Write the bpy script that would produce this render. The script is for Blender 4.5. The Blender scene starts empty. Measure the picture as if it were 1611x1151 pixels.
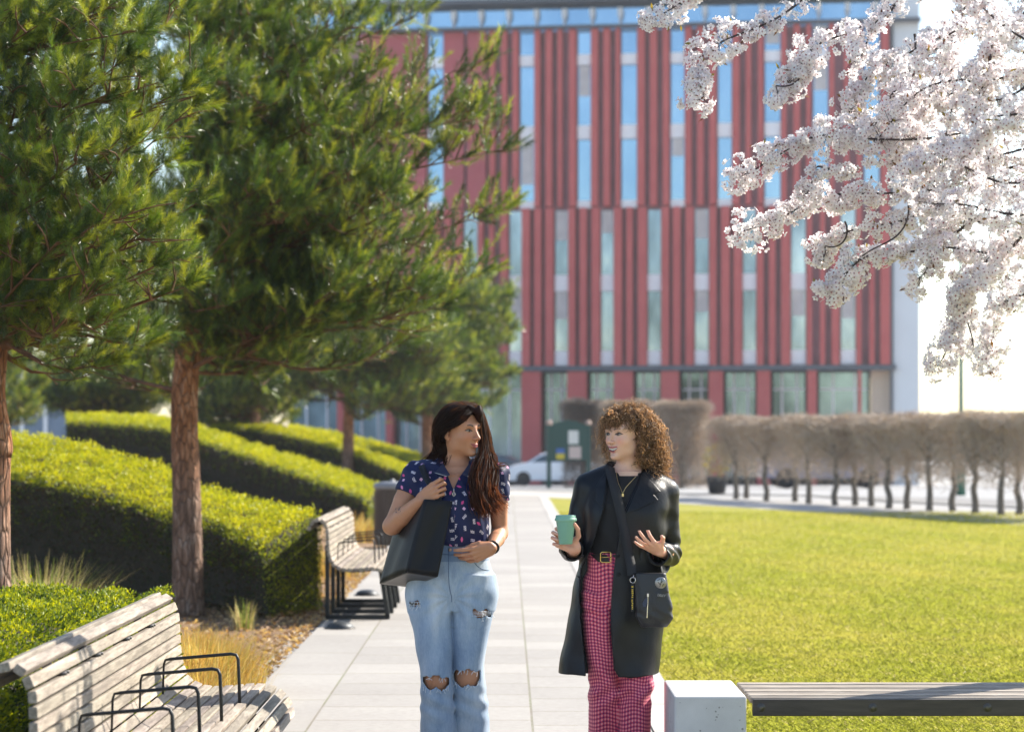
import bpy, bmesh, math, random
import numpy as np
from mathutils import Vector, Matrix
rng = np.random.default_rng(11)
random.seed(5)
S = bpy.context.scene
COL = S.collection
F, CX, HY, CH = 3804., 798., 680., 1.51      # focal length in photo pixels, principal point, eye height


def W(px, py, d):
    return np.array([(px - CX) * d / F, d, CH - (py - HY) * d / F])


def nrm(v):
    v = np.asarray(v, float)
    return v / np.maximum(np.linalg.norm(v, axis=-1, keepdims=True), 1e-9)


def sstep(a, b, x):
    t = np.clip((np.asarray(x, float) - a) / (b - a), 0, 1)
    return t * t * (3 - 2 * t)


# ---------------------------------------------------------------- objects
BASE = {}


def link(o, parent=None):
    COL.objects.link(o)
    if parent is not None:
        o.parent = parent
    return o


def tag(o, label=None, cat=None, group=None, kind=None):
    for k, v in (('label', label), ('category', cat), ('group', group), ('kind', kind)):
        if v:
            o[k] = v
    return o


def thing(name, loc, label, cat, group=None, rotz=0.):
    o = bpy.data.objects.new(name, None)
    o.empty_display_size = .2
    link(o)
    o.location = loc
    o.rotation_euler = (0, 0, rotz)
    BASE[o.name] = np.array(loc, float)
    return tag(o, label, cat, group)


def mk(name, V, FA, mat=None, parent=None, smooth=True, col=None, uvw=None, matidx=None, local=False):
    """link one mesh object; V world coordinates (moved into the parent's frame unless local)"""
    V = np.asarray(V, np.float32).reshape(-1, 3)
    if isinstance(FA, np.ndarray):
        FA = [FA]
    FA = [np.asarray(f, np.int32) for f in FA if len(f)]
    base = np.zeros(3)
    if parent is not None and not local:
        base = BASE.get(parent.name, np.zeros(3))
        V = V - base.astype(np.float32)
    me = bpy.data.meshes.new(name)
    me.vertices.add(len(V))
    me.vertices.foreach_set('co', V.ravel())
    loops = np.concatenate([f.ravel() for f in FA])
    tot = np.concatenate([np.full(len(f), f.shape[1], np.int32) for f in FA])
    st = np.concatenate([[0], np.cumsum(tot)[:-1]]).astype(np.int32)
    me.loops.add(len(loops))
    me.loops.foreach_set('vertex_index', loops)
    me.polygons.add(len(tot))
    me.polygons.foreach_set('loop_start', st)
    me.polygons.foreach_set('loop_total', tot)
    me.polygons.foreach_set('use_smooth', np.full(len(tot), bool(smooth)))
    mats = mat if isinstance(mat, (list, tuple)) else [mat]
    for m in mats:
        if m is not None:
            me.materials.append(m)
    if matidx is not None:
        me.polygons.foreach_set('material_index', np.asarray(matidx, np.int32))
    if col is not None:
        c = np.ones((len(V), 4), np.float32)
        c[:, :np.shape(col)[1]] = col
        a = me.color_attributes.new('Col', 'FLOAT_COLOR', 'POINT')
        a.data.foreach_set('color', c.ravel())
    if uvw is not None:
        a = me.attributes.new('uvw', 'FLOAT_VECTOR', 'POINT')
        a.data.foreach_set('vector', np.asarray(uvw, np.float32).ravel())
    me.update(calc_edges=True)
    o = bpy.data.objects.new(name, me)
    link(o, parent)
    if parent is not None:
        BASE[o.name] = base
    return o


class MB:
    """collects pieces of one mesh"""

    def __init__(s):
        s.v, s.f, s.c, s.n, s.mi, s.cur = [], {}, [], 0, {}, 0

    def add(s, V, faces, c=None):
        V = np.asarray(V, float).reshape(-1, 3)
        for f in faces:
            s.f.setdefault(len(f), []).append([i + s.n for i in f])
            s.mi.setdefault(len(f), []).append(s.cur)
        s.v.append(V)
        s.c.append(np.tile(np.array([1., 1, 1] if c is None else c, float), (len(V), 1)))
        s.n += len(V)
        return s

    def box(s, c, size, R=None, bev=0., col=None):
        bm = bmesh.new()
        bmesh.ops.create_cube(bm, size=1)
        bmesh.ops.scale(bm, vec=size, verts=bm.verts)
        if bev:
            bmesh.ops.bevel(bm, geom=list(bm.edges), offset=bev, segments=2, profile=.5, affect='EDGES')
        V = np.array([v.co[:] for v in bm.verts])
        for i, v in enumerate(bm.verts):
            v.index = i
        fs = [[v.index for v in f.verts] for f in bm.faces]
        bm.free()
        if R is not None:
            V = V @ np.asarray(R).T
        return s.add(V + np.asarray(c, float), fs, col)

    def tube(s, pts, rad, n=8, cap=True, col=None, flat=1.):
        P = np.asarray(pts, float)
        m = len(P)
        r = np.broadcast_to(np.asarray(rad, float), (m,))
        T = nrm(np.gradient(P, axis=0))
        up = np.array([0, 0, 1.]) if abs(T[0][2]) < .9 else np.array([1., 0, 0])
        u = nrm(np.cross(T[0], up))
        V = []
        for i in range(m):
            u = nrm(u - T[i] * np.dot(u, T[i]))
            w = np.cross(T[i], u)
            a = np.arange(n) * 2 * math.pi / n
            V.append(P[i] + r[i] * (np.cos(a)[:, None] * u + flat * np.sin(a)[:, None] * w))
        V = np.concatenate(V)
        fs = [[i * n + j, i * n + (j + 1) % n, (i + 1) * n + (j + 1) % n, (i + 1) * n + j] for i in range(m - 1) for j in range(n)]
        if cap:
            fs.append(list(range(n))[::-1])
            fs.append([(m - 1) * n + j for j in range(n)])
        return s.add(V, fs, col)

    def strap(s, pts, width, thick=.002, nrm_=(0, -1, 0), col=None):
        P = np.asarray(pts, float)
        T = nrm(np.gradient(P, axis=0))
        N = np.broadcast_to(np.asarray(nrm_, float), P.shape)
        w_ = nrm(np.cross(T, N))
        N = nrm(np.cross(w_, T))
        h, k = width / 2, thick / 2
        V = np.stack([P - w_ * h - N * k, P + w_ * h - N * k, P + w_ * h + N * k, P - w_ * h + N * k], 1).reshape(-1, 3)
        m = len(P)
        fs = [[i * 4 + j, i * 4 + (j + 1) % 4, i * 4 + 4 + (j + 1) % 4, i * 4 + 4 + j] for i in range(m - 1) for j in range(4)]
        fs += [[3, 2, 1, 0], [m * 4 - 4, m * 4 - 3, m * 4 - 2, m * 4 - 1]]
        return s.add(V, fs, col)

    def lathe(s, prof, n=24, c=(0, 0, 0), R=None, col=None):
        V, fs = [], []
        a = np.arange(n) * 2 * math.pi / n
        for r, z in prof:
            V.append(np.stack([r * np.cos(a), r * np.sin(a), np.full(n, z)], 1))
        V = np.concatenate(V)
        m = len(prof)
        for i in range(m - 1):
            for j in range(n):
                fs.append([i * n + j, i * n + (j + 1) % n, (i + 1) * n + (j + 1) % n, (i + 1) * n + j])
        if prof[0][0] > 1e-6:
            fs.append(list(range(n))[::-1])
        if prof[-1][0] > 1e-6:
            fs.append([(m - 1) * n + j for j in range(n)])
        if R is not None:
            V = V @ np.asarray(R).T
        return s.add(V + np.asarray(c, float), fs, col)

    def prism(s, poly, y0, y1, axis='y', col=None):
        """poly: list of (a,b); extruded along axis"""
        n = len(poly)
        A = []
        for y in (y0, y1):
            for a, b in poly:
                A.append({'y': (a, y, b), 'x': (y, a, b), 'z': (a, b, y)}[axis])
        fs = [list(range(n))[::-1], list(range(n, 2 * n))]
        fs += [[i, (i + 1) % n, n + (i + 1) % n, n + i] for i in range(n)]
        return s.add(A, fs, col)

    def build(s, name, mat, parent=None, smooth=False, local=False, bevel=0., usecol=False):
        V = np.concatenate(s.v)
        FA = [np.array(s.f[k], np.int32) for k in sorted(s.f)]
        mi = np.concatenate([np.array(s.mi[k]) for k in sorted(s.f)])
        o = mk(name, V, FA, mat, parent, smooth, np.concatenate(s.c) if usecol else None,
               matidx=mi if isinstance(mat, (list, tuple)) else None, local=local)
        if bevel:
            m = o.modifiers.new('b', 'BEVEL')
            m.width = bevel
            m.segments = 2
            m.limit_method = 'ANGLE'
        return o


def rotz(a):
    c, s_ = math.cos(a), math.sin(a)
    return np.array([[c, -s_, 0], [s_, c, 0], [0, 0, 1.]])


def rotx(a):
    c, s_ = math.cos(a), math.sin(a)
    return np.array([[1., 0, 0], [0, c, -s_], [0, s_, c]])


def roty(a):
    c, s_ = math.cos(a), math.sin(a)
    return np.array([[c, 0, s_], [0, 1., 0], [-s_, 0, c]])


def catmull(P, n):
    P = np.asarray(P, float)
    m = len(P)
    t = np.linspace(0, m - 1, n)
    i = np.clip(t.astype(int), 0, m - 2)
    u = (t - i)[:, None]
    p1, p2 = P[i], P[i + 1]
    p0 = P[np.maximum(i - 1, 0)]
    p3 = P[np.minimum(i + 2, m - 1)]
    return .5 * (2 * p1 + (p2 - p0) * u + (2 * p0 - 5 * p1 + 4 * p2 - p3) * u * u + (3 * p1 - p0 - 3 * p2 + p3) * u ** 3)


# ---------------------------------------------------------------- materials
class NT:
    def __init__(s, name):
        s.m = bpy.data.materials.new(name)
        s.m.use_nodes = True
        s.t = s.m.node_tree
        s.bsdf = s.t.nodes['Principled BSDF']
        s.out = s.t.nodes['Material Output']

    def n(s, typ, inp=None, **props):
        nd = s.t.nodes.new('ShaderNode' + typ)
        for k, v in props.items():
            setattr(nd, k, v)
        for k, v in (inp or {}).items():
            s.set(nd.inputs[k], v)
        return nd

    def set(s, sock, v):
        if hasattr(v, 'is_output') or isinstance(v, bpy.types.NodeSocket):
            s.t.links.new(v, sock)
        else:
            if hasattr(sock.default_value, '__len__') and not hasattr(v, '__len__'):
                v = [v] * len(sock.default_value)
            if hasattr(v, '__len__') and len(v) == 3 and len(sock.default_value) == 4:
                v = (*v, 1)
            sock.default_value = v

    def p(s, **kw):
        names = dict(base='Base Color', rough='Roughness', metal='Metallic', spec='Specular IOR Level', normal='Normal',
                     coat='Coat Weight', coatr='Coat Roughness', sss='Subsurface Weight', sheen='Sheen Weight',
                     trans='Transmission Weight', ior='IOR', emit='Emission Color', emits='Emission Strength', alpha='Alpha')
        for k, v in kw.items():
            s.set(s.bsdf.inputs[names[k]], v)
        return s

    def noise(s, scale, detail=4, rough=.55, vec=None, dist=0., dim='3D'):
        nd = s.n('TexNoise', {'Scale': scale, 'Detail': detail, 'Roughness': rough, 'Distortion': dist}, noise_dimensions=dim)
        if vec is not None:
            s.t.links.new(vec, nd.inputs['Vector'])
        return nd.outputs['Fac']

    def obj(s, scale=None):
        v = s.n('TexCoord').outputs['Object']
        if scale is not None:
            v = s.n('Mapping', {'Vector': v, 'Scale': scale}).outputs['Vector']
        return v

    def attr(s, name, out='Color'):
        return s.n('Attribute', attribute_name=name).outputs[out]

    def ramp(s, fac, stops):
        nd = s.n('ValToRGB', {'Fac': fac})
        e = nd.color_ramp.elements
        while len(e) < len(stops):
            e.new(.5)
        for el, (p, c) in zip(e, stops):
            el.position = p
            el.color = (*c, 1) if hasattr(c, '__len__') else (c, c, c, 1)
        return nd.outputs['Color']

    def mix(s, fac, a, b, mode='MIX'):
        nd = s.n('Mix', data_type='RGBA', blend_type=mode)
        s.set(nd.inputs[0], fac)
        s.set(nd.inputs[6], a)
        s.set(nd.inputs[7], b)
        return nd.outputs[2]

    def math(s, op, a, b=0., c=0.):
        nd = s.n('Math', operation=op)
        for i, v in enumerate((a, b, c)):
            s.set(nd.inputs[i], v)
        return nd.outputs[0]

    def sep(s, vec):
        return s.n('SeparateXYZ', {'Vector': vec}).outputs

    def bump(s, h, strength=.3, dist=.01):
        return s.n('Bump', {'Height': h, 'Strength': strength, 'Distance': dist}).outputs['Normal']

    def translucent(s, color, w, tcol=None):
        """mix the principled shader with light passing through a thin leaf"""
        tr = s.n('BsdfTranslucent', {'Color': color if tcol is None else tcol})
        mx = s.n('MixShader', {'Fac': w})
        s.t.links.new(s.bsdf.outputs[0], mx.inputs[1])
        s.t.links.new(tr.outputs[0], mx.inputs[2])
        s.t.links.new(mx.outputs[0], s.out.inputs['Surface'])
        return s


def plain(name, base, rough=.6, metal=0., var=.0, scale=8., bump=0., bscale=60., spec=.5, coat=0.):
    t = NT(name)
    b = tuple(base)
    if var:
        f = t.noise(scale, 5, .6, t.obj())
        b = t.ramp(f, [(.25, tuple(np.clip(np.array(base) * (1 - var), 0, 1))), (.75, tuple(np.clip(np.array(base) * (1 + var), 0, 1)))])
    t.p(base=b, rough=rough, metal=metal, spec=spec, coat=coat)
    if bump:
        t.p(normal=t.bump(t.noise(bscale, 5, .6, t.obj()), bump, .01))
    return t.m


# ---------------------------------------------------------------- camera, light, sky
cam = bpy.data.cameras.new('camera')
cam.lens, cam.sensor_width = 85., 36.
cam.lens = F / 1611 * 36
cam.shift_x = (805.5 - CX) / 1611
cam.shift_y = (HY - 575.5) / 1611
cam.clip_start, cam.clip_end = .1, 3000
cam.dof.use_dof = True
cam.dof.focus_distance = 10.25
cam.dof.aperture_fstop = 3.6
co = bpy.data.objects.new('camera', cam)
COL.objects.link(co)
co.location = (0, 0, CH)
co.rotation_euler = (math.pi / 2, 0, 0)
S.camera = co

SUN_AZ, SUN_EL = math.radians(54), math.radians(37)      # azimuth clockwise from the view direction
sun = bpy.data.lights.new('sun', 'SUN')
sun.energy, sun.angle, sun.color = 4.9, math.radians(.5), (1, .93, .82)
so = bpy.data.objects.new('sun', sun)
COL.objects.link(so)
sd = Vector((math.sin(SUN_AZ) * math.cos(SUN_EL), math.cos(SUN_AZ) * math.cos(SUN_EL), math.sin(SUN_EL)))
so.rotation_euler = sd.to_track_quat('Z', 'Y').to_euler()
so.location = sd * 40
w = bpy.data.worlds.new('World')
S.world = w
w.use_nodes = True
sky = w.node_tree.nodes.new('ShaderNodeTexSky')
sky.sky_type = 'NISHITA'
sky.sun_disc = False
sky.sun_elevation = SUN_EL
sky.sun_rotation = SUN_AZ
sky.air_density, sky.dust_density, sky.ozone_density = 1.0, .7, 1.0
bg = w.node_tree.nodes['Background']
w.node_tree.links.new(sky.outputs[0], bg.inputs[0])
bg.inputs[1].default_value = .118
S.view_settings.view_transform = 'Standard'
S.view_settings.look = 'None'
S.view_settings.exposure = 1.18
S.view_settings.gamma = 1
S.cycles.use_denoising = True
S.cycles.max_bounces = 8
S.cycles.diffuse_bounces = 4
S.cycles.transmission_bounces = 6
S.cycles.transparent_max_bounces = 8
S.cycles.caustics_reflective = False
S.cycles.caustics_refractive = False
S.cycles.sample_clamp_indirect = 8


# ---------------------------------------------------------------- terrain
def gz(x, y):
    """height of the ground"""
    x = np.asarray(x, float)
    y = np.asarray(y, float)
    mound = 1.05 * sstep(-1.75, -8.5, x) * sstep(10, 36, y) * (1 - sstep(66, 90, y))
    fall = -.02 * np.clip(y - 65, 0, 62)
    return mound + fall


def grid_sheet(name, xs, ys, dz, mat, kind='structure'):
    X, Y = np.meshgrid(xs, ys)
    V = np.stack([X, Y, gz(X, Y) + dz], -1).reshape(-1, 3)
    ny, nx = X.shape
    i = np.arange((ny - 1) * nx).reshape(ny - 1, nx)[:, :-1].ravel()
    o = mk(name, V, np.stack([i, i + 1, i + nx + 1, i + nx], 1), mat)
    return tag(o, kind=kind)


def poly_sheet(name, pts, dz, mat, kind='structure'):
    V = [(x, y, float(gz(x, y)) + dz) for x, y in pts]
    o = mk(name, V, np.array([list(range(len(pts)))]), mat, smooth=False)
    return tag(o, kind=kind)


# mulch under everything on the left, asphalt further out
t = NT('mulch')
f1 = t.noise(38, 8, .7, t.obj())
f2 = t.noise(3, 4, .6, t.obj())
c = t.ramp(f1, [(.3, (.06, .035, .018)), (.52, (.22, .13, .07)), (.7, (.42, .28, .16))])
c = t.mix(f2, c, (.30, .19, .10))
t.p(base=c, rough=.95, normal=t.bump(f1, .9, .03))
M_MULCH = t.m
t = NT('asphalt')
f1 = t.noise(1.3, 5, .6, t.obj())
f2 = t.noise(80, 3, .6, t.obj())
c = t.ramp(f1, [(.3, (.27, .265, .26)), (.7, (.35, .345, .34))])
t.p(base=t.mix(.3, c, t.ramp(f2, [(.3, .18), (.7, .40)])), rough=.9)
M_ASPHALT = t.m
xs = np.concatenate([[-600, -200, -80, -40], np.arange(-20, 14.1, .5), [30, 80, 200, 600]])
ys = np.concatenate([[-60, 0], np.arange(4, 100, 1.), np.arange(100, 135, 5), [200, 500, 1500]])
grid_sheet('ground', xs, ys, -.03, M_ASPHALT)
grid_sheet('planting_bed', np.arange(-16, -1.4, .4), np.arange(2, 66, .5), -.012, M_MULCH)


# paving
def paving(name, c0, c1, seams, rows, joint=.010, dark=.45):
    t = NT(name)
    o = t.obj()
    x, y, _ = t.sep(o)
    f1 = t.noise(.9, 6, .65, o)
    f2 = t.noise(22, 6, .7, o)
    f3 = t.noise(160, 2, .5, o)
    c = t.ramp(f1, [(.3, c0), (.72, c1)])
    c = t.mix(.35, c, t.ramp(f2, [(.3, tuple(.72 * np.array(c0))), (.6, c1)]))
    wob = t.math('MULTIPLY_ADD', f2, .006, -.003)
    mask = None
    for sx in seams:
        d = t.math('ABSOLUTE', t.math('SUBTRACT', t.math('ADD', x, wob), sx))
        m = t.math('LESS_THAN', d, joint * .8)
        mask = m if mask is None else t.math('MAXIMUM', mask, m)
    # cross joints: a different rhythm in each strip
    edges = [-99] + list(seams) + [99]
    for k, (per, off) in enumerate(rows):
        inside = t.math('MULTIPLY', t.math('GREATER_THAN', x, edges[k]), t.math('LESS_THAN', x, edges[k + 1]))
        fr = t.math('FRACT', t.math('DIVIDE', t.math('ADD', t.math('ADD', y, wob), off), per))
        d = t.math('ABSOLUTE', t.math('SUBTRACT', fr, .5))
        m = t.math('MULTIPLY', t.math('LESS_THAN', d, joint / per), inside)
        mask = m if mask is None else t.math('MAXIMUM', mask, m)
        cell = t.n('TexWhiteNoise', {'W': t.math('FLOOR', t.math('ADD', t.math('DIVIDE', t.math('ADD', y, off), per), .5 + 37 * k))}, noise_dimensions='1D').outputs['Value']
        tone = t.math('MULTIPLY_ADD', cell, .16, .90)
        c = t.mix(inside, c, t.mix(1., c, t.n('CombineXYZ', {'X': tone, 'Y': tone, 'Z': tone}).outputs[0], 'MULTIPLY'))
    moss = t.ramp(f1, [(.4, (.16, .13, .09)), (.62, (.14, .15, .06))])
    fac = t.math('MULTIPLY', mask, t.ramp(f2, [(.35, .35), (.6, .95)]))
    c = t.mix(fac, c, moss)
    spots = t.n('TexVoronoi', {'Vector': o, 'Scale': 2.1}).outputs['Distance']
    c = t.mix(t.math('MULTIPLY', t.math('LESS_THAN', spots, .022), .85), c, (.05, .045, .04))
    t.p(base=c, rough=.85, normal=t.bump(t.math('SUBTRACT', t.math('MULTIPLY', f3, .4), mask), .35, .006))
    return t.m


M_PATH = paving('paving_slabs', (.285, .265, .242), (.37, .345, .315), [-1.02, .13], [(1.45, .1), (.62, .0), (.62, .22)], .008)
M_KERB = paving('kerb_stone', (.40, .372, .345), (.47, .445, .415), [], [(1.2, .4)], .008)
poly_sheet('path', [(-1.47, 1), (.735, 1), (.735, 57.5), (-1.47, 57.5)], .0, M_PATH)
poly_sheet('kerb', [(.74, 1), (.955, 1), (.955, 57.5), (.74, 57.5)], .006, M_KERB)
# the far walk that crosses behind the lawn
ca, cb = W(1611, 826, 39.4), W(1040, 790, 52.2)
da, db = W(1611, 812, 43.5), W(1040, 779, 58)
ext = lambda p, q, k: p + (p - q) * k
poly_sheet('footpath', [(-1.47, 57.5), (.74, 57.5), (1.0, 56.0), tuple(cb[:2]), tuple(ext(ca, cb, 1.2)[:2]), tuple(ext(da, db, 1.2)[:2]), tuple(db[:2]), (-1.47, 66)], .004, M_KERB)
t = NT('far_paving')
t.p(base=t.ramp(t.noise(.5, 5, .6, t.obj()), [(.3, (.17, .165, .16)), (.7, (.24, .23, .22))]), rough=.9)
poly_sheet('forecourt', [(-1.47, 66.0), (2.6, 61), (7.2, 58.6), (8.6, 53), (20, 28), (40, 28), (40, 76), (-1.47, 76)], -.004, t.m)

# lawn sheet
t = NT('lawn_turf')
o_ = t.obj()
f1 = t.noise(.55, 6, .65, o_)
f2 = t.noise(14, 6, .75, o_)
c = t.ramp(f1, [(.3, (.25, .245, .028)), (.5, (.31, .285, .042)), (.72, (.36, .31, .06))])
c = t.mix(t.ramp(f2, [(.4, 0.), (.7, .6)]), c, (.20, .225, .016))
t.p(base=c, rough=.9, spec=.2, normal=t.bump(f2, .6, .04))
M_LAWN = t.m
LAWN = [(.958, 3), (.958, 56.2), tuple(cb[:2]), tuple(ext(ca, cb, 1.2)[:2]), (16, 3)]
poly_sheet('lawn', LAWN, .0, M_LAWN)
# grass blades on the near part of the lawn


def blades(P, h, wd, lean, mat, name, colv=None, parent=None, kind=None):
    n = len(P)
    a = rng.uniform(0, 2 * math.pi, n)
    d = np.stack([np.cos(a), np.sin(a), np.zeros(n)], 1)
    b = np.stack([-np.sin(a), np.cos(a), np.zeros(n)], 1)
    H = np.asarray(h) * rng.uniform(.55, 1.25, n)
    L = np.asarray(lean) * rng.uniform(.2, 1.2, n)
    up = np.array([0, 0, 1.])
    w_ = (np.asarray(wd) * rng.uniform(.7, 1.2, n))[:, None]
    m1 = P + up * (H * .6)[:, None] + d * (L * H * .35)[:, None]
    tip = P + up * H[:, None] * 1. + d * (L * H)[:, None]
    V = np.stack([P - b * w_, P + b * w_, m1 + b * w_ * .7, tip, m1 - b * w_ * .7], 1)
    i = np.arange(n)[:, None] * 5
    FA = i + np.array([[0, 1, 2, 3, 4]])
    col = None
    if colv is not None:
        col = np.repeat(colv, 5, axis=0)
    o = mk(name, V.reshape(-1, 3), FA, mat, parent, True, col)
    return tag(o, kind=kind)


t = NT('grass_blade')
cc = t.attr('Col')
t.p(base=cc, rough=.6, spec=.3)
t.translucent(cc, .6)
M_BLADE = t.m
nb = 340000
yy = 11.2 * (46 / 11.2) ** (rng.uniform(0, 1, nb) ** 1.35)
xmax = (1760 - CX) * yy / F
xx = rng.uniform(.965, 1, nb) * 0 + .965 + rng.uniform(0, 1, nb) * (xmax - .965)
patch = np.sin(xx * 1.7 + 1 + .8 * np.sin(yy * .7)) * np.sin(yy * .55 + .9 * np.sin(xx * 1.1)) + .6 * np.sin(xx * 4.1 + yy * 2.3) * np.sin(xx * 2.2 - yy * 1.3) + .5 * np.sin(xx * 9 + 3 * np.sin(yy * 2)) * np.sin(yy * 6 + xx * 3) + rng.normal(0, .2, nb)
k = sstep(-1.2, 1.4, patch)[:, None]
colb = (1 - k) * np.array([.37, .385, .045]) + k * np.array([.47, .43, .070])
dry = rng.uniform(0, 1, nb) < .05
colb[dry] = np.array([.55, .47, .20])
gr = blades(np.stack([xx, yy, np.zeros(nb)], 1), .019 + .005 * (1 - k[:, 0]), .0015 + .00012 * yy, 1.5, M_BLADE, 'grass', colb, kind='stuff')
# ---------------------------------------------------------------- the red building
BD, TH = 127., math.radians(7.5)
BZ = float(gz(8, BD))
UX = lambda px: (px - 1040) * BD / F                     # along the facade, from px 1040
ZY = lambda py: CH - (py - HY) * BD / F - BZ
t = NT('red_terracotta')
f = t.noise(.6, 4, .6, t.obj())
c = t.ramp(f, [(.3, (.48, .080, .075)), (.7, (.57, .11, .10))])
t.p(base=c, rough=.55)
M_RED = t.m
M_RED2 = plain('red_panel', (.46, .09, .10), .6, var=.12, scale=.5)
M_REC = plain('mauve_recess', (.36, .17, .20), .5, var=.25, scale=.7)
M_SPAN = plain('white_spandrel', (.92, .91, .92), .5, var=.05)
M_BLIND = plain('window_blind', (.72, .72, .70), .7, var=.15, scale=1.5)
M_LEDGE = plain('grey_ledge', (.085, .095, .115), .5)
M_GREYW = plain('pale_grey_cladding', (.72, .73, .75), .5, var=.05, scale=.4)
M_CREAM = plain('cream_render', (.78, .64, .50), .8, var=.06)
M_DARKM = plain('dark_metal', (.03, .035, .04), .45, .3)
t = NT('window_glass')
f = t.noise(.35, 3, .5, t.obj((1, 1, .5)))
t.p(base=t.ramp(f, [(.3, (.20, .33, .47)), (.7, (.30, .44, .58))]), rough=.04, metal=.85, normal=t.bump(t.noise(.5, 2, .5, t.obj()), .03, .3))
M_GLASS = t.m
t = NT('lower_glass')
f = t.noise(.45, 4, .6, t.obj((1, 1, .35)))
t.p(base=t.ramp(f, [(.32, (.09, .13, .16)), (.5, (.24, .31, .37)), (.7, (.50, .57, .62))]), rough=.05, metal=.8, normal=t.bump(t.noise(.5, 2, .5, t.obj()), .03, .3))
M_GLASS3 = t.m
t = NT('ground_glass')
f = t.noise(.5, 4, .6, t.obj((1, 1, .6)))
t.p(base=t.ramp(f, [(.35, (.08, .13, .15)), (.7, (.30, .42, .46))]), rough=.06, metal=.7)
M_GLASS2 = t.m

bld = thing('office_building', (UX(1040) + (1040 - CX) * BD / F, BD, BZ), 'large office block with red vertical fins, white spandrels and blue windows across the lawn', 'building', rotz=-TH)


def bpart(name, mat, u0, u1, z0, z1, y0, y1, parent=bld):
    b = MB()
    b.box(((u0 + u1) / 2, (y0 + y1) / 2, (z0 + z1) / 2), (abs(u1 - u0), abs(y1 - y0), abs(z1 - z0)))
    return b.build(name, mat, parent, local=True)


ztop, zmid, zled = ZY(44), ZY(324), ZY(575)
bpart('wall', M_REC, UX(420), UX(1400), ZY(582), ztop, .35, 20)
bpart('corner_wall', M_GREYW, UX(1401), UX(1441), 0, ZY(-75), .1, 20)
bpart('corner_strip', M_LEDGE, UX(1396), UX(1400.8), 0, ZY(44), -.1, .349)
bpart('ledge', M_LEDGE, UX(640), UX(1405), ZY(583), zled, -.35, .34)
bpart('roof_ledge', M_LEDGE, UX(420), UX(1443), ZY(44), ZY(39), -.6, .09)
bpart('roof', M_LEDGE, UX(420), UX(1400), ZY(-6), ZY(-13), 1.0, 20)
bpart('plant_room', M_GREYW, UX(420), UX(1400), ZY(-13.2), ZY(-75), 1.6, 19.5)
g = bpart('clerestory_glazing', M_GLASS, UX(420), UX(1400), ZY(39) + .01, ZY(-6) - .01, 2.2, 19)
for i, px in enumerate(range(520, 1400, 45)):
    b = MB()
    b.box((UX(px), 2.1, ZY(19)), (.10, .12, ZY(-2) - ZY(37) - .05))
    b.box((UX(px + 1), 1.9, ZY(8)), (.28, .3, .45))
    b.box((UX(px + 1), 1.95, ZY(16)), (.16, .2, .3))
    b.build('mullion', M_SPAN, g, local=True)
up_f = [(768, 777), (787, 796), (805, 814), (840, 849), (858, 868), (877, 884), (895, 906), (930, 941), (949.5, 960), (969, 975.5), (1003, 1014.5), (1023, 1034), (1043, 1053),
        (1078, 1088), (1097, 1107), (1116, 1127), (1152, 1163), (1173, 1181), (1192, 1200), (1228, 1236), (1247, 1257), (1267, 1274), (1302, 1310), (1325, 1333), (1345, 1352), (1382, 1394)]
lo_f = [(679, 690), (696, 706), (714, 724), (750, 758), (768, 775), (786, 797.6), (820, 833), (840, 851), (857.6, 870), (894, 905), (912, 923), (931, 944), (966, 979), (986, 995.6), (1004, 1018), (1041, 1053),
        (1059, 1071), (1079, 1091.5), (1116, 1127), (1134.6, 1148), (1154, 1167), (1190, 1200.5), (1209, 1219), (1228, 1242), (1267.6, 1275.6), (1288, 1296), (1306, 1318), (1344, 1352), (1364, 1372), (1381, 1396)]
up_w = [(668, 694), (815, 840), (907, 930), (976, 1003), (1054, 1078), (1128, 1152), (1201, 1228), (1276, 1302), (1355, 1381)]
lo_w = [(725, 749), (798, 820), (871, 894), (944, 966), (1018, 1041), (1092, 1116), (1167, 1190), (1242, 1267), (1319, 1344)]
for a, b_ in up_f:
    dk = rng.uniform(.35, .7)
    bpart('fin', M_RED, UX(a), UX(b_), zmid + .02, ztop - .01, -.25, dk)
for a, b_ in lo_f:
    bpart('fin', M_RED, UX(a), UX(b_), zled + .01, ZY(326), -.3, .4)
for a, b_ in [(694, 726), (732, 762), (560, 665)]:
    bpart('cladding_panel', M_RED2, UX(a), UX(b_), zmid + .02, ztop - .01, -.05, .349)
bpart('cladding_panel', M_RED2, UX(430), UX(672), zled, ZY(326), -.05, .349)
for ws, zz in ((up_w, [(44, 83, 100), (100, 195, 217), (217, 314, 326)]), (lo_w, [(329, 431, 457), (457, 551, 574)])):
    for a, b_ in ws:
        for y0, y1, y2 in zz:
            wd = bpart('window', M_GLASS if ws is up_w else M_GLASS3, UX(a) + .06, UX(b_) - .06, ZY(y1), ZY(y0) - .02, .22, .36)
            bpart('spandrel', M_SPAN, UX(a) + .03, UX(b_) - .03, ZY(y2), ZY(y1) - .004, .02, .37, wd)
            if rng.uniform() < .22:
                hb = rng.uniform(.2, .75) * (ZY(y0) - ZY(y1))
                bpart('blind', M_BLIND, UX(a) + .1, UX(b_) - .1, ZY(y0) - .04 - hb, ZY(y0) - .04, .20, .2195, wd)
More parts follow.
